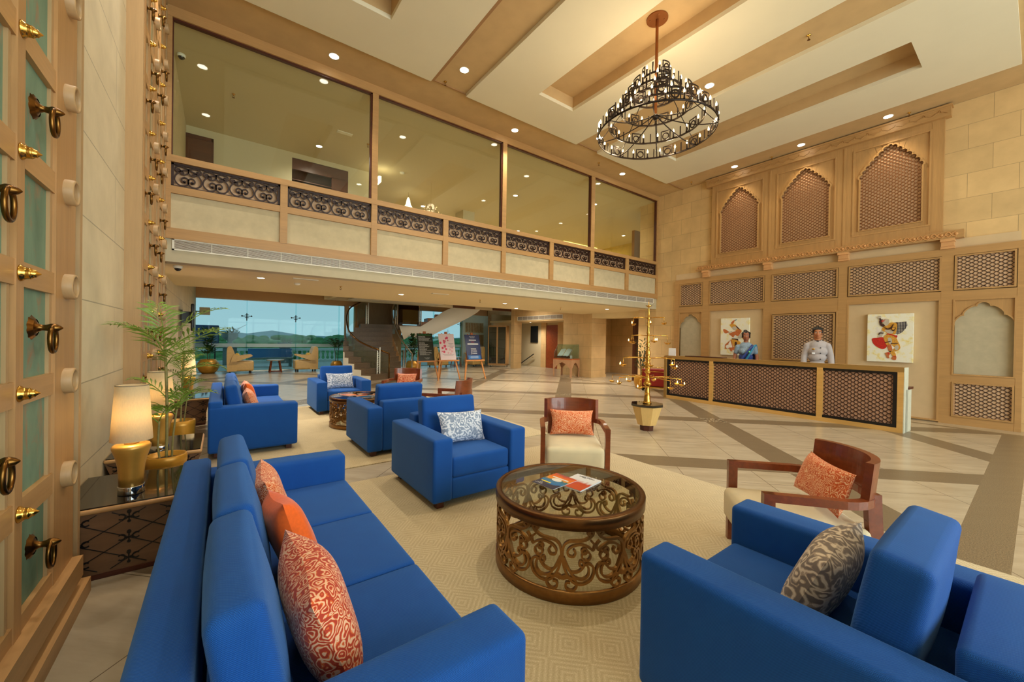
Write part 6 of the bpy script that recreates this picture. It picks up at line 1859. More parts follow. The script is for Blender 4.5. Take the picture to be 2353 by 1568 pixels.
# ================================================================ far hall: walls
YW = 20.5
b = MB()
b.box(-1.2, 18.5, YW, YW + 0.2, 3.08, 3.75); b.box(11.45, 18.5, YW - 0.1, YW + 0.2, 0, 3.1)
b.box(5.35, 7.75, YW - 0.05, YW + 0.2, 0, 3.2)
struct('wall_far', b, plain('tan_lintel', (206, 160, 110), 0.8, var=0.02))
b = MB(); b.box(11.45, 13.2, YW - 0.16, YW - 0.1, 0, 2.95); struct('wall_far_panel', b, M['pale'])
b = MB(); b.box(13.2, 18.5, YW - 0.16, YW - 0.1, 0, 3.64); struct('wall_far_stone', b, M['stone_cx'])
b = MB(); b.box(4.85, 5.05, YW - 0.15, YW - 0.02, 0, 3.1); struct('trim_window_post', b, M['oak'])
for k, (x0, x1) in enumerate(((-0.86, 5.35), (7.75, 11.45))):
    w = MB(); n = 3 if k == 0 else 2
    w.box(x0, x1, YW + 0.005, YW + 0.02, 3.05, 3.08); w.box(x0, x1, YW + 0.005, YW + 0.02, 0, 0.02)
    W = struct('window_%d' % (5 + k), w, M['steel'])
    m = MB(); m.box(x0, x1, YW + 0.01, YW + 0.02, 0.02, 3.05); m.build('pane', M['winglass'], W)
    m = MB(); m.box(x0, x1, YW + 0.006, YW + 0.009, 1.03, 1.19); m.build('frosted_band', M['frost'], W)
    xs = (0.87, 2.74, 4.6) if k == 0 else (9.6, 11.35)
    m = MB()
    for x in xs: m.box(x - 0.008, x + 0.008, YW - 0.16, YW + 0.005, 0.0, 3.05)
    m.build('glass_fin', M['winglass'], W)
    m = MB()
    for x in xs[:2]:
        for s in (-1, 1):
            m.tube([(x, YW - 0.03, 2.38), (x + s * 0.17, YW - 0.03, 2.38)], 0.014, 8); m.sphere((x + s * 0.17, YW - 0.03, 2.38), 0.032, 10, 6)
        m.tube([(x, YW - 0.05, 2.18), (x, YW - 0.05, 2.50)], 0.02, 8)
        m.tube([(x - 0.07, YW - 0.05, 2.44), (x + 0.07, YW - 0.05, 2.44)], 0.012, 8); m.tube([(x - 0.07, YW - 0.05, 2.31), (x + 0.07, YW - 0.05, 2.31)], 0.012, 8)
    m.build('spider_fitting', M['blackm'], W)
# right-hand side of the hall
b = MB()
b.box(12.45, 12.95, 16.62, 16.9, 0, 3.64); b.box(12.5, 12.8, 12.9, 16.65, 2.46, 3.64)
struct('wall_hall_right', b, M['stone_c'])
b = MB(); b.box(12.45, 13.35, 11.2, 12.9, 0, 3.64); c = struct('wall_column', b, M['stone_c'])
b = MB(); b.box(12.43, 13.37, 11.18, 12.92, 0, 0.12); struct('baseboard_column', b, M['stone_c'])
b = MB(); b.box(12.45, 13.35, 8.64, 11.2, 2.5, 2.75); struct('trim_corridor_header', b, M['soffit'])
b = MB(); b.box(15.5, 15.7, 6.0, 13.5, 0, 3.0); struct('wall_corridor', b, M['stone_c'])
b = MB(); b.box(12.4, 15.6, 6.0, 6.2, 0, 3.0); b.box(13.35, 15.6, 12.7, 12.9, 0, 3.0); struct('wall_corridor_end', b, M['stone_cx'])
b = MB(); b.box(13.1, 13.42, 9.55, 9.65, 0, 2.45); struct('door_7', b, M['walnut'])
b = MB(); b.box(12.4, 13.1, 8.5, 8.64, 0, 2.69); struct('wall_corridor_return', b, M['stone_cx'])
# alcove beyond the wide opening
b = MB(); b.box(14.6, 14.8, 13.0, 19.5, 0, 3.0); b.box(12.9, 14.7, 19.3, 19.5, 0, 3.0); b.box(12.8, 14.7, 12.9, 13.05, 0, 3.0)
struct('wall_alcove', b, M['upper'])
b = MB(); b.box(12.8, 14.8, 12.9, 19.5, 2.5, 2.6); struct('ceiling_alcove', b, M['soffit'])
b = MB(); b.box(14.52, 14.6, 16.42, 16.85, 0, 2.5); b.box(14.52, 14.6, 14.95, 15.48, 0, 2.5); struct('trim_pilaster', b, M['stone_c'])
b = MB(); b.box(14.55, 14.62, 15.48, 16.42, 0, 2.36); d = struct('door_8', b, M['mahog'])
b = MB(); b.box(14.53, 14.56, 15.58, 15.66, 1.0, 1.06); struct('handle', b, M['steel'], d)
b = MB(); b.box(14.5, 14.62, 14.3, 14.95, 0, 2.2); struct('door_9', b, M['walnut'])
t = thing('dark_panel', 'black framed panel on the pale alcove wall, above the stair rail', 'panel', (14.57, 17.5, 1.38), 0); m = MB(); m.box(-0.03, 0.02, -0.31, 0.31, 0, 0.95); m.build('panel_board', M['blackm'], t)
t = thing('handrail', 'slanting dark handrail on the alcove wall, going down', 'handrail', (14.5, 17.8, 0)); m = MB(); m.tube([(-0.05, 1.0, 0.0), (-0.05, -0.42, 0.72)], 0.028, 8); m.build('rail', M['blackm'], t)
m = MB(); m.tube([(-0.05, -0.2, 0.6), (0.0, -0.2, 0.52), (0.1, -0.2, 0.52)], 0.01, 6); m.build('bracket', M['brass'], t)
def vent(name_label, loc, Lw, h, rz):
    t = thing('wall_vent', name_label, 'vent', loc, rz); m = MB(); rect_ring(m, 0, Lw, 0, h, 0.02, -0.02, 0.0)
    m.build('frame', M['white'], t); m = MB(); m.box(-0.004, 0, 0, Lw, 0, h); m.build('backing', M['hangdk'], t)
    m = MB()
    for k in range(7): m.bar((-0.01, 0.01, 0.03 + k * (h - 0.05) / 7), (-0.01, Lw - 0.01, 0.03 + k * (h - 0.05) / 7), 0.012, 0.006)
    for k in range(1, 8): m.box(-0.016, -0.004, k * Lw / 8 - 0.004, k * Lw / 8 + 0.004, 0, h)
    m.build('louvre', M['white'], t)
vent('louvred wall vent above the wide alcove opening', (12.5, 13.0, 2.54), 3.4, 0.2, 0)

# signs in the corridor
t = thing('fire_sign', 'red and green safety sign on the corridor stone wall', 'sign', (15.49, 10.72, 1.75)); 
for k, mt in enumerate(('redsign', 'greensign', 'redsign')):
    m = MB(); m.box(-0.01, 0.0, -0.09, 0.09, 0.16 * k, 0.16 * k + 0.15); m.build('sign_plate', M[mt], t)
m = MB()
for k in range(3): m.box(-0.014, -0.009, -0.05, 0.05, 0.16 * k + 0.06, 0.16 * k + 0.09)
m.build('pictogram', M['whitetext'], t)
t = thing('alarm_sounder', 'dark round alarm high on the corridor stone wall', 'alarm', (15.49, 10.75, 2.38)); m = MB(); m.sphere((0, 0, 0), 0.11, 16, 10, 0.4, 1, 1); m.build('sounder', M['redsign'], t)
t = thing('call_point', 'small red call point under the safety sign', 'alarm', (15.49, 10.7, 1.5)); m = MB(); m.sphere((0, 0, 0), 0.06, 14, 8, 0.4, 1, 1); m.build('housing', M['redsign'], t)
# red luggage trolley beside the counter
t = thing('luggage_trolley', 'red luggage trolley with brass rails between the counter and the wall', 'trolley', (11.2, 7.35, 0), 0.35)
m = MB(); m.soft((0, 0, 0.42), (0.5, 0.75, 0.55), 0.04, 5); m.build('red_body', M['red'], t)
m = MB(); m.tube([(-0.27, -0.36, 0.12), (-0.27, -0.36, 0.76), (-0.27, 0.36, 0.76), (-0.27, 0.36, 0.12)], 0.014, 8); m.tube([(-0.28, -0.4, 0.62), (-0.28, 0.4, 0.62)], 0.012, 8); m.box(-0.27, 0.25, -0.36, 0.36, 0.10, 0.14); m.build('rail', M['brass'], t)
for sx in (-1, 1):
    for sy in (-1, 1):
        m = MB(); m.lathe([(0, -0.025), (0.065, -0.025), (0.075, -0.012), (0.075, 0.012), (0.065, 0.025), (0, 0.025)], n=18); m.xf(Matrix.Translation((sx * 0.2, sy * 0.34, 0.075)) @ Matrix.Rotation(pi / 2, 4, 'X')); m.build('wheel', M['wheel'], t)

# ================================================================ curved staircase
NL = [(4.308, 14.3), (4.059, 14.6), (3.918, 15.0), (3.812, 15.4), (3.799, 15.9), (3.859, 16.4), (3.978, 16.9), (4.161, 17.4), (4.466, 17.9), (4.759, 18.3), (5.144, 18.7)]
NR = [(5.637, 15.0), (5.747, 15.2), (5.866, 15.5), (5.89, 15.8), (5.894, 16.1), (5.9, 16.4), (5.981, 16.8), (6.115, 17.2), (6.249, 17.6), (6.421, 18.1), (6.595, 18.6)]
S = thing('staircase', 'curved granite staircase rising to a landing, with bronze handrails', 'staircase', (0, 0, 0))
rise = 0.197
m = MB(); mt_ = MB()
for i in range(11):
    a, c = NL[i], NR[i]
    d, e = (NL[i + 1], NR[i + 1]) if i < 10 else ((5.6, 19.35), (6.95, 19.2))
    z1 = rise * (i + 1)
    m.prism([a, c, e, d], 'z', 0.0 if i < 7 else z1 - 0.45, z1 - 0.03)
    # granite tread with a small nosing
    ux, uy = (c[1] - a[1]), -(c[0] - a[0]); q = sqrt(ux * ux + uy * uy)
    ux, uy = ux / q * 0.03, uy / q * 0.03
    mt_.prism([(a[0] + ux, a[1] + uy), (c[0] + ux, c[1] + uy), e, d], 'z', z1 - 0.03, z1)
    # granite riser sheet
    mt_.add([(a[0] + ux * 0.2, a[1] + uy * 0.2, z1 - rise), (c[0] + ux * 0.2, c[1] + uy * 0.2, z1 - rise), (c[0] + ux * 0.2, c[1] + uy * 0.2, z1 - 0.03), (a[0] + ux * 0.2, a[1] + uy * 0.2, z1 - 0.03)], [(0, 1, 2, 3)], False)
m.build('flight', M['white'], S); mt_.build('tread', M['stonedk'], S)
m = MB(); m.prism([(5.4, 18.75), (6.6, 18.6), (8.3, 18.6), (8.3, 19.9), (5.4, 19.9)], 'z', 1.95, rise * 11); m.build('landing', M['stonedk'], S)
m = MB(); m.box(5.35, 7.6, 19.9, 20.0, 2.1, 3.64); m.build('landing_wall', M['stairwall'], S)
# upper flight to the right, white curved underside
fl2 = [(8.0, 18.55), (8.35, 18.45), (8.7, 18.35), (9.05, 18.2), (9.4, 18.0), (9.75, 17.75), (10.1, 17.45), (10.45, 17.1)]
m = MB(); mt_ = MB()
for i in range(len(fl2) - 1):
    a, c = fl2[i], fl2[i + 1]; z1 = rise * 12 + i * rise
    nx, ny = -(c[1] - a[1]), c[0] - a[0]; q = sqrt(nx * nx + ny * ny); nx, ny = nx / q * 1.35, ny / q * 1.35
    mt_.prism([a, c, (c[0] + nx, c[1] + ny), (a[0] + nx, a[1] + ny)], 'z', z1 - 0.2, z1)
mt_.build('upper_tread', plain('brown_upper_tread', (150, 96, 56), 0.5, var=0.1), S)
# swept soffit: a curved sheet between the flight and its low outer edge
top = [(6.9, 18.5, 2.12), (7.5, 18.48, 2.12), (8.0, 18.5, 2.12), (8.35, 18.42, 2.35), (8.7, 18.3, 2.62), (9.05, 18.15, 2.9), (9.4, 17.95, 3.1), (9.75, 17.7, 3.3), (10.1, 17.4, 3.5), (10.45, 17.05, 3.6), (10.9, 16.8, 3.64)]
low = [(6.95, 18.0, 1.45), (7.3, 18.2, 1.62), (7.7, 18.35, 1.52), (8.2, 18.3, 1.52), (8.6, 18.2, 1.75), (9.0, 18.0, 1.98), (9.4, 17.8, 2.2), (9.8, 17.6, 2.42), (10.15, 17.35, 2.65), (10.45, 17.15, 2.88), (10.75, 17.0, 3.2)]
far = [(x + 0.35, y + 1.6, z + 0.15) for x, y, z in low]
m = MB(); v = top + low + far; n = len(top); f = []
for r in range(2):
    for i in range(n - 1): f.append((r * n + i, r * n + i + 1, (r + 1) * n + i + 1, (r + 1) * n + i))
m.add(v, f, True); m.build('soffit', M['white'], S)
# handrails, posts and glass
RL = crom([(5.06, 14.55, 0.95), (4.853, 14.8, 1.06), (4.5, 15.2, 1.22), (4.2, 15.7, 1.45), (4.08, 16.4, 1.78), (4.165, 17.2, 2.2), (4.3, 17.7, 2.5), (4.6, 18.15, 2.88), (5.39, 18.7, 3.30)], 5)
m = MB(); m.tube(RL, 0.03, 8); m.tube([(5.06, 14.55, 0.0), (5.06, 14.55, 0.95)], 0.026, 8); m.build('handrail', M['brass_old'], S)
RR = crom([(6.1, 14.9, 0.92), (5.92, 15.3, 1.31), (5.93, 15.9, 1.65), (5.99, 16.4, 1.94), (6.107, 17.2, 2.49), (6.315, 17.8, 2.89), (6.8, 18.6, 3.4)], 5)
m = MB(); m.tube(RR, 0.03, 8); m.tube([(6.1, 14.9, 0.0), (6.1, 14.9, 0.92)], 0.026, 8); m.build('handrail', M['steel'], S)
m = MB(); m.tube([(5.39, 18.7, 3.3), (6.2, 19.4, 3.28), (7.9, 18.45, 3.24)], 0.03, 8); m.build('handrail', M['brass_old'], S)
for R_, zz in ((RL, 0.12), (RR, 0.12)):
    m = MB(); v = []; f = []
    for i, p in enumerate(R_):
        dz = 0.78
        v += [(p[0], p[1], p[2] - 0.1), (p[0], p[1], max(0.12, p[2] - dz))]
    for i in range(len(R_) - 1): f.append((2 * i, 2 * i + 1, 2 * i + 3, 2 * i + 2))
    m.add(v, f, True); m.build('glass_panel', M['boxglass'], S)
m = MB(); m.box(6.85, 7.85, 18.42, 18.44, 2.2, 3.15); m.build('smoked_panel', M['smoke'], S)
for (x, y, z) in ((4.72, 14.75, 0.2), (5.88, 15.15, 0.2), (5.45, 18.72, 2.17), (6.75, 18.5, 2.17), (7.93, 18.42, 2.2)):
    m = MB(); m.box(x - 0.065, x - 0.03, y - 0.03, y + 0.03, z, z + 0.86); m.box(x + 0.03, x + 0.065, y - 0.03, y + 0.03, z, z + 0.98)
    for k in range(9): m.bar((x - 0.04, y, z + 0.05 + 0.085 * k), (x + 0.04, y, z + 0.12 + 0.085 * k), 0.02, 0.014)
    m.build('baluster', M['steel'], S)

# ================================================================ three easels with boards
def easel(x0, x1, Yb, zb, zt, label, boardlabel, bmat):
    lean = 0.27; cx = (x0 + x1) / 2; w = x1 - x0
    t = thing('easel', label, 'easel', (cx, Yb, 0), 0, 'wooden easels')
    for s in (-1, 1):
        m = MB(); m.bar((s * (w / 2 + 0.13), -0.10, 0.0), (s * 0.16, 0.27, zt + 0.02), 0.05, 0.03, (0, 1, 0)); m.build('leg', M['beech'], t)
    m = MB(); m.bar((0.0, 0.72, 0.0), (0.0, 0.33, zt - 0.2), 0.045, 0.03, (0, 1, 0)); m.build('leg', M['beech'], t)
    m = MB(); m.box(-w / 2 - 0.08, w / 2 + 0.12, -0.05, 0.05, zb - 0.055, zb - 0.005); m.build('ledge', M['beech'], t)
    m = MB(); m.soft((0, 0.255, zt + 0.035), (0.12, 0.05, 0.10), 0.02, 4); m.build('top_clamp', plain('clamp_wood', (166, 92, 44), 0.5), t)
    bd = thing('sign_board', boardlabel, 'sign', (cx, Yb - 0.03, zb), 0, 'boards on the easels')
    h = sqrt((zt - zb) ** 2 + lean ** 2); bd.rotation_euler = (-atan2(lean, zt - zb), 0, 0)
    m = MB(); m.box(-w / 2, w / 2, -0.006, 0.006, 0, h); m.build('board', bmat, bd)
    return bd, w, h
def TX(x, z, y=-0.0075): return Matrix.Translation((x, y, z)) @ Matrix.Rotation(pi / 2, 4, 'X')
bd, w, h = easel(5.83, 6.45, 13.6, 0.72, 1.73, 'easel holding the dark green text board, left of the three', 'dark green board with pale text lines on the left easel', M['green_board'])
text('Our Eco Practices', 0.072, M['greentext'], bd, TX(0, h - 0.06))
rr = random.Random(3); m = MB()
for k in range(22):
    L_ = rr.uniform(0.2, 0.5); z = h - 0.125 - k * 0.0335
    if k in (6,): continue
    x = -w / 2 + 0.05
    while x < -w / 2 + 0.05 + L_:
        q = rr.uniform(0.012, 0.045); m.box(x, x + q, -0.0078, -0.0062, z, z + 0.0095); x += q + 0.009
m.build('text_lines', M['whitetext'], bd)
text('Four Points', 0.045, M['whitetext'], bd, TX(0.02, 0.105)); text('BY SHERATON', 0.02, M['whitetext'], bd, TX(0.02, 0.066))
bd, w, h = easel(6.57, 7.22, 13.33, 0.75, 1.725, 'easel holding the pink blossom board, middle of the three', 'pale board with pink blossoms on the middle easel', M['pink_board'])
m = MB(); m2 = MB()
def flower(mb, x, z, r):
    for k in range(5):
        a = k * 2 * pi / 5 + x * 9; mb.prism([(x + r * 0.55 * cos(a) + r * 0.45 * cos(q), z + r * 0.55 * sin(a) + r * 0.45 * sin(q)) for q in [2 * pi * i / 8 for i in range(8)]], 'y', -0.0078, -0.0062)
for x, z, r in ((0.02, 0.86, 0.055), (-0.03, 0.83, 0.04), (-0.12, 0.74, 0.045), (-0.06, 0.73, 0.03), (-0.11, 0.67, 0.045), (-0.27, 0.66, 0.05), (-0.10, 0.53, 0.06), (-0.20, 0.46, 0.05), (-0.06, 0.42, 0.045), (-0.15, 0.31, 0.05), (0.05, 0.76, 0.03), (-0.23, 0.33, 0.022)): flower(m, x, z, r)
for x, z, r in ((0.1, 0.4, 0.05), (0.18, 0.33, 0.05), (0.02, 0.27, 0.04), (0.2, 0.45, 0.04), (0.12, 0.24, 0.035)): flower(m2, x, z, r)
m.build('blossom', M['blossom'], bd); m2.build('faint_blossom', M['blossom2'], bd)
m = MB()
for k, (x0, x1) in enumerate(((0.06, 0.27), (0.1, 0.22), (0.02, 0.29), (0.1, 0.25))): m.box(x0, x1, -0.0076, -0.0062, 0.62 - 0.045 * k, 0.632 - 0.045 * k)
for k in range(2): m.box(-0.22 + 0.05 * k, 0.26 - 0.05 * k, -0.0076, -0.0062, 0.20 - 0.03 * k, 0.208 - 0.03 * k)
m.build('text_lines', M['greytext'], bd)
bd, w, h = easel(7.56, 8.22, 13.08, 0.755, 1.715, 'easel holding the navy blue board, right of the three', 'navy blue board with white lettering on the right easel', M['blue_board'])
text('Four Points', 0.055, M['whitetext'], bd, TX(0, h - 0.08)); text('BY SHERATON', 0.028, M['whitetext'], bd, TX(0, h - 0.13))
m = MB(); m.box(-0.16, 0.16, -0.0078, -0.0062, h - 0.235, h - 0.205); m.box(-0.24, 0.24, -0.0078, -0.0062, h - 0.40, h - 0.355)
for k in range(2): m.box(-0.12, 0.12, -0.0078, -0.0062, h - 0.56 - 0.03 * k, h - 0.55 - 0.03 * k)
for k in range(3): m.box(-0.03, 0.14, -0.0078, -0.0062, 0.36 - 0.062 * k, 0.377 - 0.062 * k); m.box(-0.07, -0.05, -0.0078, -0.0062, 0.355 - 0.062 * k, 0.38 - 0.062 * k)
m.box(-0.115, -0.1, -0.0078, -0.0062, 0.21, 0.38); m.build('text_lines', M['whitetext'], bd)
m = MB()
for k in range(4): m.box(-0.075 + 0.04 * k, -0.05 + 0.04 * k, -0.0078, -0.0062, h - 0.305, h - 0.285)
m.build('red_marks', M['redsign'], bd)
m = MB(); m.box(-0.27, 0.27, -0.0076, -0.006, 0.02, 0.165); m.build('blue_band', M['blue_band'], bd)
m = MB()
for k in range(3): m.box(-0.17 - 0.02 * (k % 2), 0.18, -0.0086, -0.0074, 0.125 - 0.033 * k, 0.132 - 0.033 * k)
m.build('small_print', M['whitetext'], bd)

# ================================================================ glass cabinet
t = thing('display_cabinet', 'oak cabinet with glass doors by the far right window', 'cabinet', (12.25, 17.9, 0), -0.85)
W_, H_, D_ = 1.05, 2.3, 0.6
m = MB(); m.box(-W_ / 2, -W_ / 2 + 0.04, 0, D_, 0.1, H_); m.box(W_ / 2 - 0.04, W_ / 2, 0, D_, 0.1, H_); m.box(-W_ / 2, W_ / 2, 0, D_, H_ - 0.04, H_); m.box(-W_ / 2, W_ / 2, 0, D_, 0.1, 0.16); m.box(-W_ / 2, W_ / 2, D_ - 0.02, D_, 0.1, H_); m.build('carcass', M['oak'], t)
m = MB()
for z in (0.6, 1.05, 1.5, 1.9): m.box(-W_ / 2 + 0.04, W_ / 2 - 0.04, 0.05, D_ - 0.03, z, z + 0.02)
m.build('shelf', M['boxglass'], t)
for s in (-1, 1):
    m = MB(); x0, x1 = (-W_ / 2 + 0.01, -0.005) if s < 0 else (0.005, W_ / 2 - 0.01)
    for (a, c, z0, z1) in ((x0, x0 + 0.04, 0.16, H_ - 0.04), (x1 - 0.04, x1, 0.16, H_ - 0.04), (x0, x1, 0.16, 0.2), (x0, x1, H_ - 0.08, H_ - 0.04)): m.box(a, c, -0.025, 0, z0, z1)
    d = m.build('door', M['oak'], t); m = MB(); m.box(x0 + 0.03, x1 - 0.03, -0.014, -0.008, 0.18, H_ - 0.06); m.build('glass', glass('cabinet_glass', (190, 205, 214), 2.2), d)
    m = MB(); m.sphere((s * 0.04, -0.035, 1.05), 0.018, 10, 6); m.build('knob', M['steel'], d)
for sx in (-1, 1):
    for y in (0.06, D_ - 0.06): m = MB(); m.cyl((sx * (W_ / 2 - 0.06), y, 0), 0.025, 0.0, 0.1, 10); m.build('foot', M['steel'], t)
m = MB(); m.soft((-0.2, 0.3, 0.35), (0.3, 0.3, 0.34), 0.05, 4); m.soft((0.25, 0.3, 0.3), (0.26, 0.3, 0.26), 0.05, 4); 
o = m.build('ornament', M['teak_dark']); o.parent = None; o.location = (12.25, 17.9, 0.0); o.rotation_euler = (0, 0, -0.85); tag(o, 'dark ornaments on the bottom shelf of the glass cabinet', 'ornament')

# relief panels on the pale wall
for k, (x0, x1, z0, z1, w) in enumerate(((11.6, 12.86, 1.9, 2.5, 'wide stone relief panel on the pale wall, upper'), (12.55, 12.88, 1.1, 1.79, 'narrow stone relief panel on the pale wall behind the blue board'))):
    t = thing('relief_panel', w, 'wall panel', (x0, YW - 0.16, z0), 0, 'stone relief panels'); m = MB(); m.box(0, x1 - x0, -0.03, 0, 0, z1 - z0); m.build('slab', plain('relief_stone', (176, 172, 140), 0.8, var=0.15, scale=12), t)
    m = MB(); n = int((x1 - x0) / 0.11)
    for i in range(n): m.box(0.03 + i * 0.11, 0.07 + i * 0.11 + 0.02 * (i % 3 == 0), -0.05, -0.03, 0.03 + 0.04 * (i % 2), z1 - z0 - 0.03)
    m.build('relief', plain('relief_brown', (150, 124, 86), 0.8, var=0.2, scale=14), t)

# ================================================================ book display case by the column
t = thing('display_table', 'pinkish wooden table with scalloped arches below the glass book case', 'table', (11.93, 12.15, 0), 0.22)
hx, hy, hz = 0.33, 0.46, 0.775
wmat = plain('pink_oak', (196, 150, 112), 0.5, var=0.08)
m = MB(); m.box(-hx, hx, -hy, hy, hz - 0.04, hz); m.build('tabletop', wood('red_tabletop', (190, 96, 50), 'y', 0.35), t)
def arch_side(width, flip):
    o = lobed_arch(width / 2 - 0.07, -0.001, 0.3, 0.62, 4, 0.03)
    mm = MB(); plate_with_hole(mm, o, (-width / 2, width / 2, -0.0012, hz - 0.04), -0.012, 0.012)
    return mm
for s in (-1, 1):
    mm = arch_side(2 * hy, 0); mm.xf(Matrix.Translation((s * (hx - 0.012), 0, 0.0012))); mm.build('arch_panel', wmat, t)
    mm = arch_side(2 * hx, 0); mm.xf(Matrix.Translation((0, s * (hy - 0.012), 0.0012)) @ Matrix.Rotation(pi / 2, 4, 'Z')); mm.build('arch_panel', wmat, t)
t = thing('glass_case', 'glass case with sloping front over the open book', 'display case', (11.93, 12.15, 0.777), 0.22)
m = MB(); gx, gy = 0.30, 0.43
P = [(-gx, 0.0), (-gx, 0.24), (-0.02, 0.6), (gx, 0.6), (gx, 0.0)]
for i in range(4):
    a, c = P[i], P[i + 1]; m.add([(a[0], -gy, a[1]), (c[0], -gy, c[1]), (c[0], gy, c[1]), (a[0], gy, a[1])], [(0, 1, 2, 3)], False)
m.build('glass', M['boxglass'], t)
m = MB()
for y in (-gy, gy): m.add([(p[0], y, p[1]) for p in P], [tuple(range(5))], False)
m.build('side_glass', M['boxglass'], t)
m = MB()
for y in (-gy, gy):
    for i in range(4): m.tube([(P[i][0], y, P[i][1]), (P[i + 1][0], y, P[i + 1][1])], 0.006, 4)
m.build('edge', M['steel'], t)
t = thing('open_book', 'large open book on a dark stand inside the glass case', 'book', (11.88, 12.2, 0.785), 0.22)
R = Matrix.Rotation(radians(-48), 4, 'Y')
m = MB(); m.prism([(-0.3, 0.02), (0.3, 0.02), (0.27, 0.11), (-0.27, 0.11)], 'x', -0.17, -0.05); m.build('book_stand', M['teak_dark'], t)
for s in (-1, 1):
    m = MB(); v = []; f = []
    for i in range(9):
        y = s * 0.27 * i / 8; bz = 0.028 * sin(pi * min(1, i / 8 * 1.1)) 
        v += [(-0.17, y, 0.10 + bz), (0.14, y, 0.38 + bz), (0.14, y, 0.35), (-0.17, y, 0.07)]
    for i in range(8):
        for q in range(4): f.append((4 * i + q, 4 * i + (q + 1) % 4, 4 * i + 4 + (q + 1) % 4, 4 * i + 4 + q))
    m.add(v, f, True); m.build('page_block', M['paper'], t)
m = MB(); m.ribbon([(0.0, 0), (0.31, 0)], 0.02, 0.003, lambda u, v, d: (-0.17 + u, v, 0.112 + u * 0.9 + d)); m.build('ribbon_marker', M['goldpot'], t)
m = MB(); m.box(0.02, 0.03, -0.05, 0.05, 0.0, 0.13); tag_o = m.build('caption_card', M['paper']); tag_o.location = (11.86, 11.82, 0.785); tag_o.rotation_euler = (0, 0, 0.22); tag(tag_o, 'small white caption card in the glass case', 'card')

# ================================================================ tan leather tub chairs and low table by the window
def make_tub():
    t = thing('lounge_chair', 'x', 'armchair', (0, 0, 0), 0, 'tan leather lounge chairs')
    m = MB(); m.soft((0.1, 0, 0.31), (0.74, 0.72, 0.40), 0.05, 5, (0, 0, 0.01)); m.build('seat', M['leather'], t)
    m = MB(); P = crom([(-0.42, 0.1), (-0.43, 0.9), (-0.38, 1.08), (-0.27, 1.08), (-0.17, 0.8), (-0.12, 0.5), (-0.10, 0.1)], 4)
    m.prism(P, 'y', -0.36, 0.36); m.build('backrest', M['leather'], t)
    for s in (-1, 1):
        m = MB(); m.prism(crom([(-0.3, 0.5), (-0.2, 0.78), (0.0, 0.72), (0.36, 0.76), (0.40, 0.70), (0.1, 0.58), (-0.12, 0.5)], 4), 'y', s * 0.39 - 0.045, s * 0.39 + 0.045); m.build('arm', M['leather'], t)
    for sx in (-0.32, 0.36):
        for sy in (-0.27, 0.27): m = MB(); m.cyl((sx, sy, 0), 0.03, 0, 0.12, 10); m.build('foot', M['black'], t)
    m = MB(); m.soft((-0.06, 0, 0.68), (0.14, 0.4, 0.28), 0.06, 5, (0.02, 0, 0), Matrix.Rotation(-0.4, 3, 'Y'))
    m.build('headrest_pad', plain('ochre_cushion', (206, 166, 70), 0.7), t)
    return t
tub = make_tub(); tub.location = (0.60, 19.45, 0); tub['label'] = 'tan leather lounge chair by the window at left, facing right'
dup(tub, (3.02, 19.4, 0), pi, 'tan leather lounge chair by the window facing left, beside the small palm')
dup(tub, (9.35, 19.3, 0), 0.1, 'tan leather lounge chair behind the pink blossom board')
dup(tub, (11.5, 19.0, 0), pi + 0.2, 'tan leather lounge chair behind the navy board')
def stool_table(loc, label):
    t = thing('low_table', label, 'table', loc, 0.2, 'low tables by the window'); m = MB(); m.cyl((0, 0, 0), 0.33, 0.50, 0.54, 28); m.build('tabletop', M['boxglass'] if False else plain('grey_tabletop', (140, 140, 128), 0.2), t)
    for k in range(4):
        a = k * pi / 2 + 0.6; m = MB(); m.bar((0.30 * cos(a), 0.30 * sin(a), 0), (0.20 * cos(a), 0.20 * sin(a), 0.5), 0.035, 0.035); m.build('leg', M['teak'], t)
    m = MB(); m.tube([(0.27 * cos(a), 0.27 * sin(a), 0.04) for a in [2 * pi * k / 4 + 0.6 for k in range(4)]], 0.016, 6, True); m.build('stretcher', M['teak'], t)
stool_table((1.85, 19.4, 0), 'low table with splayed legs between the two tan chairs'); stool_table((10.4, 19.2, 0), 'low table with splayed legs half hidden behind the easels')

# television on the left wall
t = thing('television', 'flat television on a bracket on the left wall of the lounge', 'television', (-0.62, 13.3, 1.66), 0.05)
m = MB(); m.soft((0, 0, 0.34), (0.07, 1.25, 0.68), 0.025, 4); m.build('housing', M['black'], t); m = MB(); m.box(0.036, 0.04, -0.59, 0.59, 0.035, 0.645); m.build('screen', M['tvscreen'], t)
m = MB(); m.box(-0.215, -0.03, -0.12, 0.12, 0.2, 0.5); m.build('bracket', M['black'], t)
t = thing('wall_speaker', 'small grey-beige box mounted beside the window top at left', 'speaker', (-0.55, 20.1, 2.36)); m = MB(); m.soft((0.0, 0, 0.14), (0.34, 0.22, 0.30), 0.02, 3); m.build('housing', M['fascia'], t); m = MB(); m.box(-0.3, -0.17, -0.03, 0.03, 0.1, 0.14); m.build('bracket', M['black'], t)

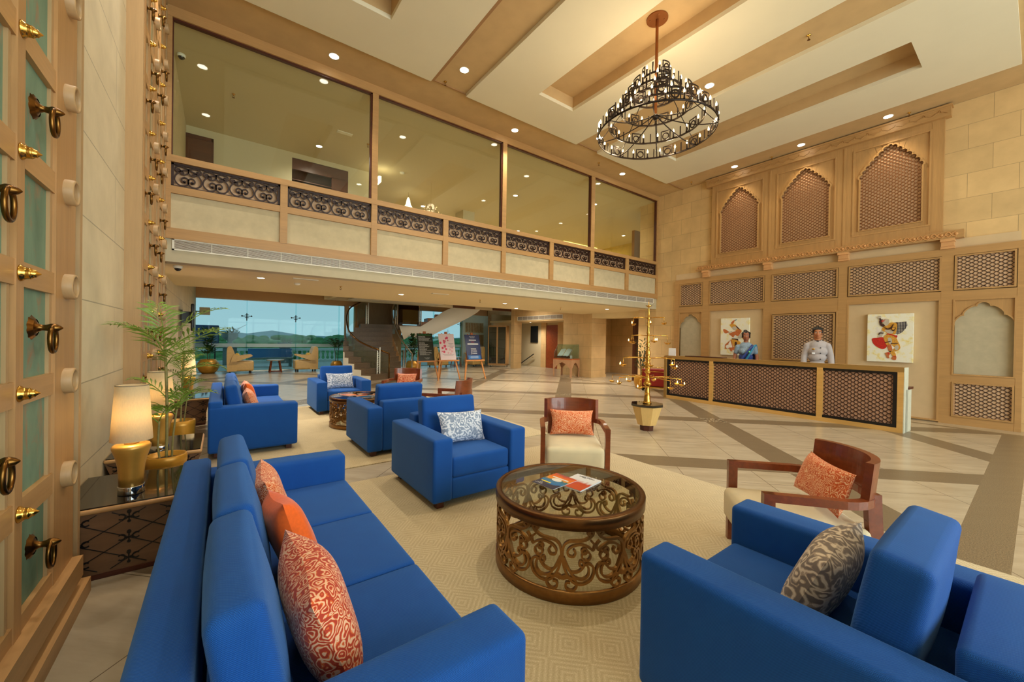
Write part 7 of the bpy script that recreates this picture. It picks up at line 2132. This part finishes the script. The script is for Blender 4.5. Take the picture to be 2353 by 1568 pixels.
# ================================================================ terrace and landscape outside
b = MB(); b.box(-12, 30, 20.72, 27.5, -0.15, -0.02); struct('terrace', b, M['terrace'])
t = thing('balustrade', 'white stone balustrade along the terrace outside', 'balustrade', (0, 26.6, 0))
m = MB(); m.box(-10, 24, -0.14, 0.14, 0.66, 0.80); m.build('top_rail', M['balus'], t); m = MB(); m.box(-10, 24, -0.14, 0.14, -0.02, 0.12); m.build('bottom_rail', M['balus'], t)
bm = MB(); bm.lathe([(0.06, 0.12), (0.07, 0.16), (0.035, 0.22), (0.085, 0.36), (0.07, 0.46), (0.035, 0.58), (0.06, 0.66)], n=10); bme2 = bm.mesh('baluster', M['balus'])
for k in range(64):
    o = bpy.data.objects.new('baluster', bme2); link(o, t); o.location = (0.8 + k * 0.26 if k < 20 else 7.2 + (k - 20) * 0.26, 0, 0)
def urn(loc, label, s, shrub):
    t = thing('stone_urn', label, 'urn', loc, 0, 'stone urns on the terrace')
    m = MB(); m.box(-0.3, 0.3, -0.3, 0.3, -0.02, 0.95); m.box(-0.36, 0.36, -0.36, 0.36, 0.9, 1.0); m.build('pedestal', M['urn'], t)
    m = MB(); m.lathe([(0, 1.0), (0.22, 1.0), (0.22, 1.06), (0.10, 1.14), (0.10, 1.22), (0.30, 1.36), (0.37, 1.52), (0.34, 1.60), (0.40, 1.66), (0.33, 1.66), (0.28, 1.56), (0, 1.54)], n=24); m.build('bowl', M['urn'], t)
    m = MB(); leafy(m, (0.1, 0, 1.6), shrub, 0.6, 0.05, 0.16, rn, (0, 0.3)); m.tube([(0, 0, 1.6), (-0.12, 0, 1.95)], 0.012, 5); m.tube([(0.1, 0, 1.7), (0.7, 0, 2.1)], 0.008, 5); m.build('shrub', M['leafdk'], t)
urn((0.35, 25.2, 0), 'stone urn with a sprig on a pedestal outside the left window', 1, 60); urn((2.95, 26.0, -0.52), 'lower stone urn outside behind the low table', 1, 40)
t = thing('notice_screen', 'dark blue screen standing outside the window at far left', 'screen', (-0.75, 23.5, 0)); m = MB(); m.soft((0, 0, 1.5), (1.3, 0.1, 1.0), 0.04, 4); m.build('panel', plain('dark_blue_print', (24, 52, 92), 0.3, var=0.5, scale=4), t)
for s in (-1, 1): m = MB(); m.box(s * 0.5 - 0.03, s * 0.5 + 0.03, -0.03, 0.03, -0.02, 1.02); m.build('leg', M['black'], t)
t = thing('outdoor_bench', 'grey slatted bench outside behind the tan chairs', 'bench', (2.0, 23.0, -0.02)); 
m = MB(); m.box(-0.95, 0.95, -0.3, 0.3, 0.38, 0.46); m.build('seat', M['urn'], t); m = MB(); m.box(-0.95, 0.95, 0.26, 0.32, 0.46, 0.9); m.build('backrest', M['blue_band'], t); m = MB()
for x in (-0.85, 0.85): m.box(x - 0.04, x + 0.04, -0.28, 0.28, 0.0, 0.38)
m.build('leg', M['urn'], t)
b = MB(); b.box(-900, 1200, 28, 1800, -9.2, -9.0); struct('terrain', b, plain('green_fields', (108, 142, 78), 0.9, var=0.35, scale=0.02, detail=8))
m = MB(); rt = random.Random(11)
for k in range(420):
    y = 60 + 900 * rt.random() ** 1.7; x = y * rt.uniform(-0.25, 0.95); r = rt.uniform(2.2, 5.0) * (1 + y / 600)
    m.sphere((x, y, -9 + r * 0.45), r, 9, 5, rt.uniform(0.9, 1.8), 1.0, rt.uniform(0.5, 0.75))
tag(m.build('trees', M['foliage']), 'green trees and scrub spreading to the horizon outside', 'trees', None, 'stuff')
b = MB()
for k in range(16):
    a = k / 15; b.lathe([(0, 26 * (0.6 + 0.4 * sin(k * 1.7))), (110, 6), (220, 0)], (-500 + 1900 * a, 1500, -9), 12)
struct('hills', b, plain('hazy_hills', (112, 140, 140), 0.9, var=0.08, scale=0.02))
rt2 = random.Random(4)
for k in range(7):
    x = 180 + k * 26 + rt2.uniform(-6, 6); m = MB(); m.box(-7, 7, -5, 5, 0, rt2.uniform(7, 13)); o = m.build('distant_building', M['fascia'] if k % 2 else M['balus']); o.location = (x, 620 + rt2.uniform(-40, 40), -9); tag(o, 'tiny pale building on the horizon seen through the big window', 'building', 'distant buildings')
for k in range(4):
    m = MB(); m.tube([(0, 0, 0), (0, 0, 26)], 0.35, 5); m.tube([(-3, 0, 22), (3, 0, 22)], 0.2, 4); o = m.build('pylon', M['steel']); o.location = (300 + k * 60, 700, -9); tag(o, 'thin pylon on the horizon seen through the big window', 'pylon', 'distant pylons')
# ================================================================ daylight
w = bpy.data.worlds.new('sky'); SC.world = w; w.use_nodes = True
nt = w.node_tree; nt.nodes.clear()
ou = nt.nodes.new('ShaderNodeOutputWorld'); bg = nt.nodes.new('ShaderNodeBackground')
tc = nt.nodes.new('ShaderNodeTexCoord'); sp = nt.nodes.new('ShaderNodeSeparateXYZ'); rp = nt.nodes.new('ShaderNodeValToRGB')
nt.links.new(tc.outputs['Generated'], sp.inputs[0]); nt.links.new(sp.outputs[2], rp.inputs[0])
e = rp.color_ramp.elements; e[0].position = 0.0; e[0].color = lin((206, 226, 232)); e[1].position = 0.35; e[1].color = lin((150, 196, 224))
nz = nt.nodes.new('ShaderNodeTexNoise'); nz.inputs['Scale'].default_value = 3; nz.inputs['Detail'].default_value = 6
mp = nt.nodes.new('ShaderNodeMapping'); mp.inputs['Scale'].default_value = (1, 1, 4); nt.links.new(tc.outputs['Generated'], mp.inputs[0]); nt.links.new(mp.outputs[0], nz.inputs['Vector'])
mx = nt.nodes.new('ShaderNodeMix'); mx.data_type = 'RGBA'; nt.links.new(nz.outputs[0], mx.inputs[0]); nt.links.new(rp.outputs[0], mx.inputs[6]); mx.inputs[7].default_value = lin((196, 214, 226))
nt.links.new(mx.outputs[2], bg.inputs[0]); bg.inputs[1].default_value = SKY
nt.links.new(bg.outputs[0], ou.inputs[0])
def area(name, loc, rot, sx, sy, e, col):
    L = bpy.data.lights.new(name, 'AREA'); L.shape = 'RECTANGLE'; L.size = sx; L.size_y = sy; L.energy = e; L.color = col
    o = bpy.data.objects.new(name, L); o.location = loc; o.rotation_euler = rot; COL.objects.link(o); return o
# daylight arriving through the glazed entrance behind the viewer, and through the far window
area('entrance_daylight', (5.7, -6.5, 2.9), (radians(90), 0, 0), 10.4, 5.2, E_EN, (0.88, 0.94, 1.0))
v = SC.view_settings
v.view_transform = 'Standard'; v.look = 'None'; v.exposure = EXPO; v.gamma = 1.0; v.use_curve_mapping = False
SC.display_settings.display_device = 'sRGB'
SC.cycles.max_bounces = 8; SC.cycles.diffuse_bounces = 4; SC.cycles.glossy_bounces = 4; SC.cycles.transparent_max_bounces = 16
SC.cycles.sample_clamp_indirect = 4.0
SC.cycles.caustics_reflective = False; SC.cycles.caustics_refractive = False
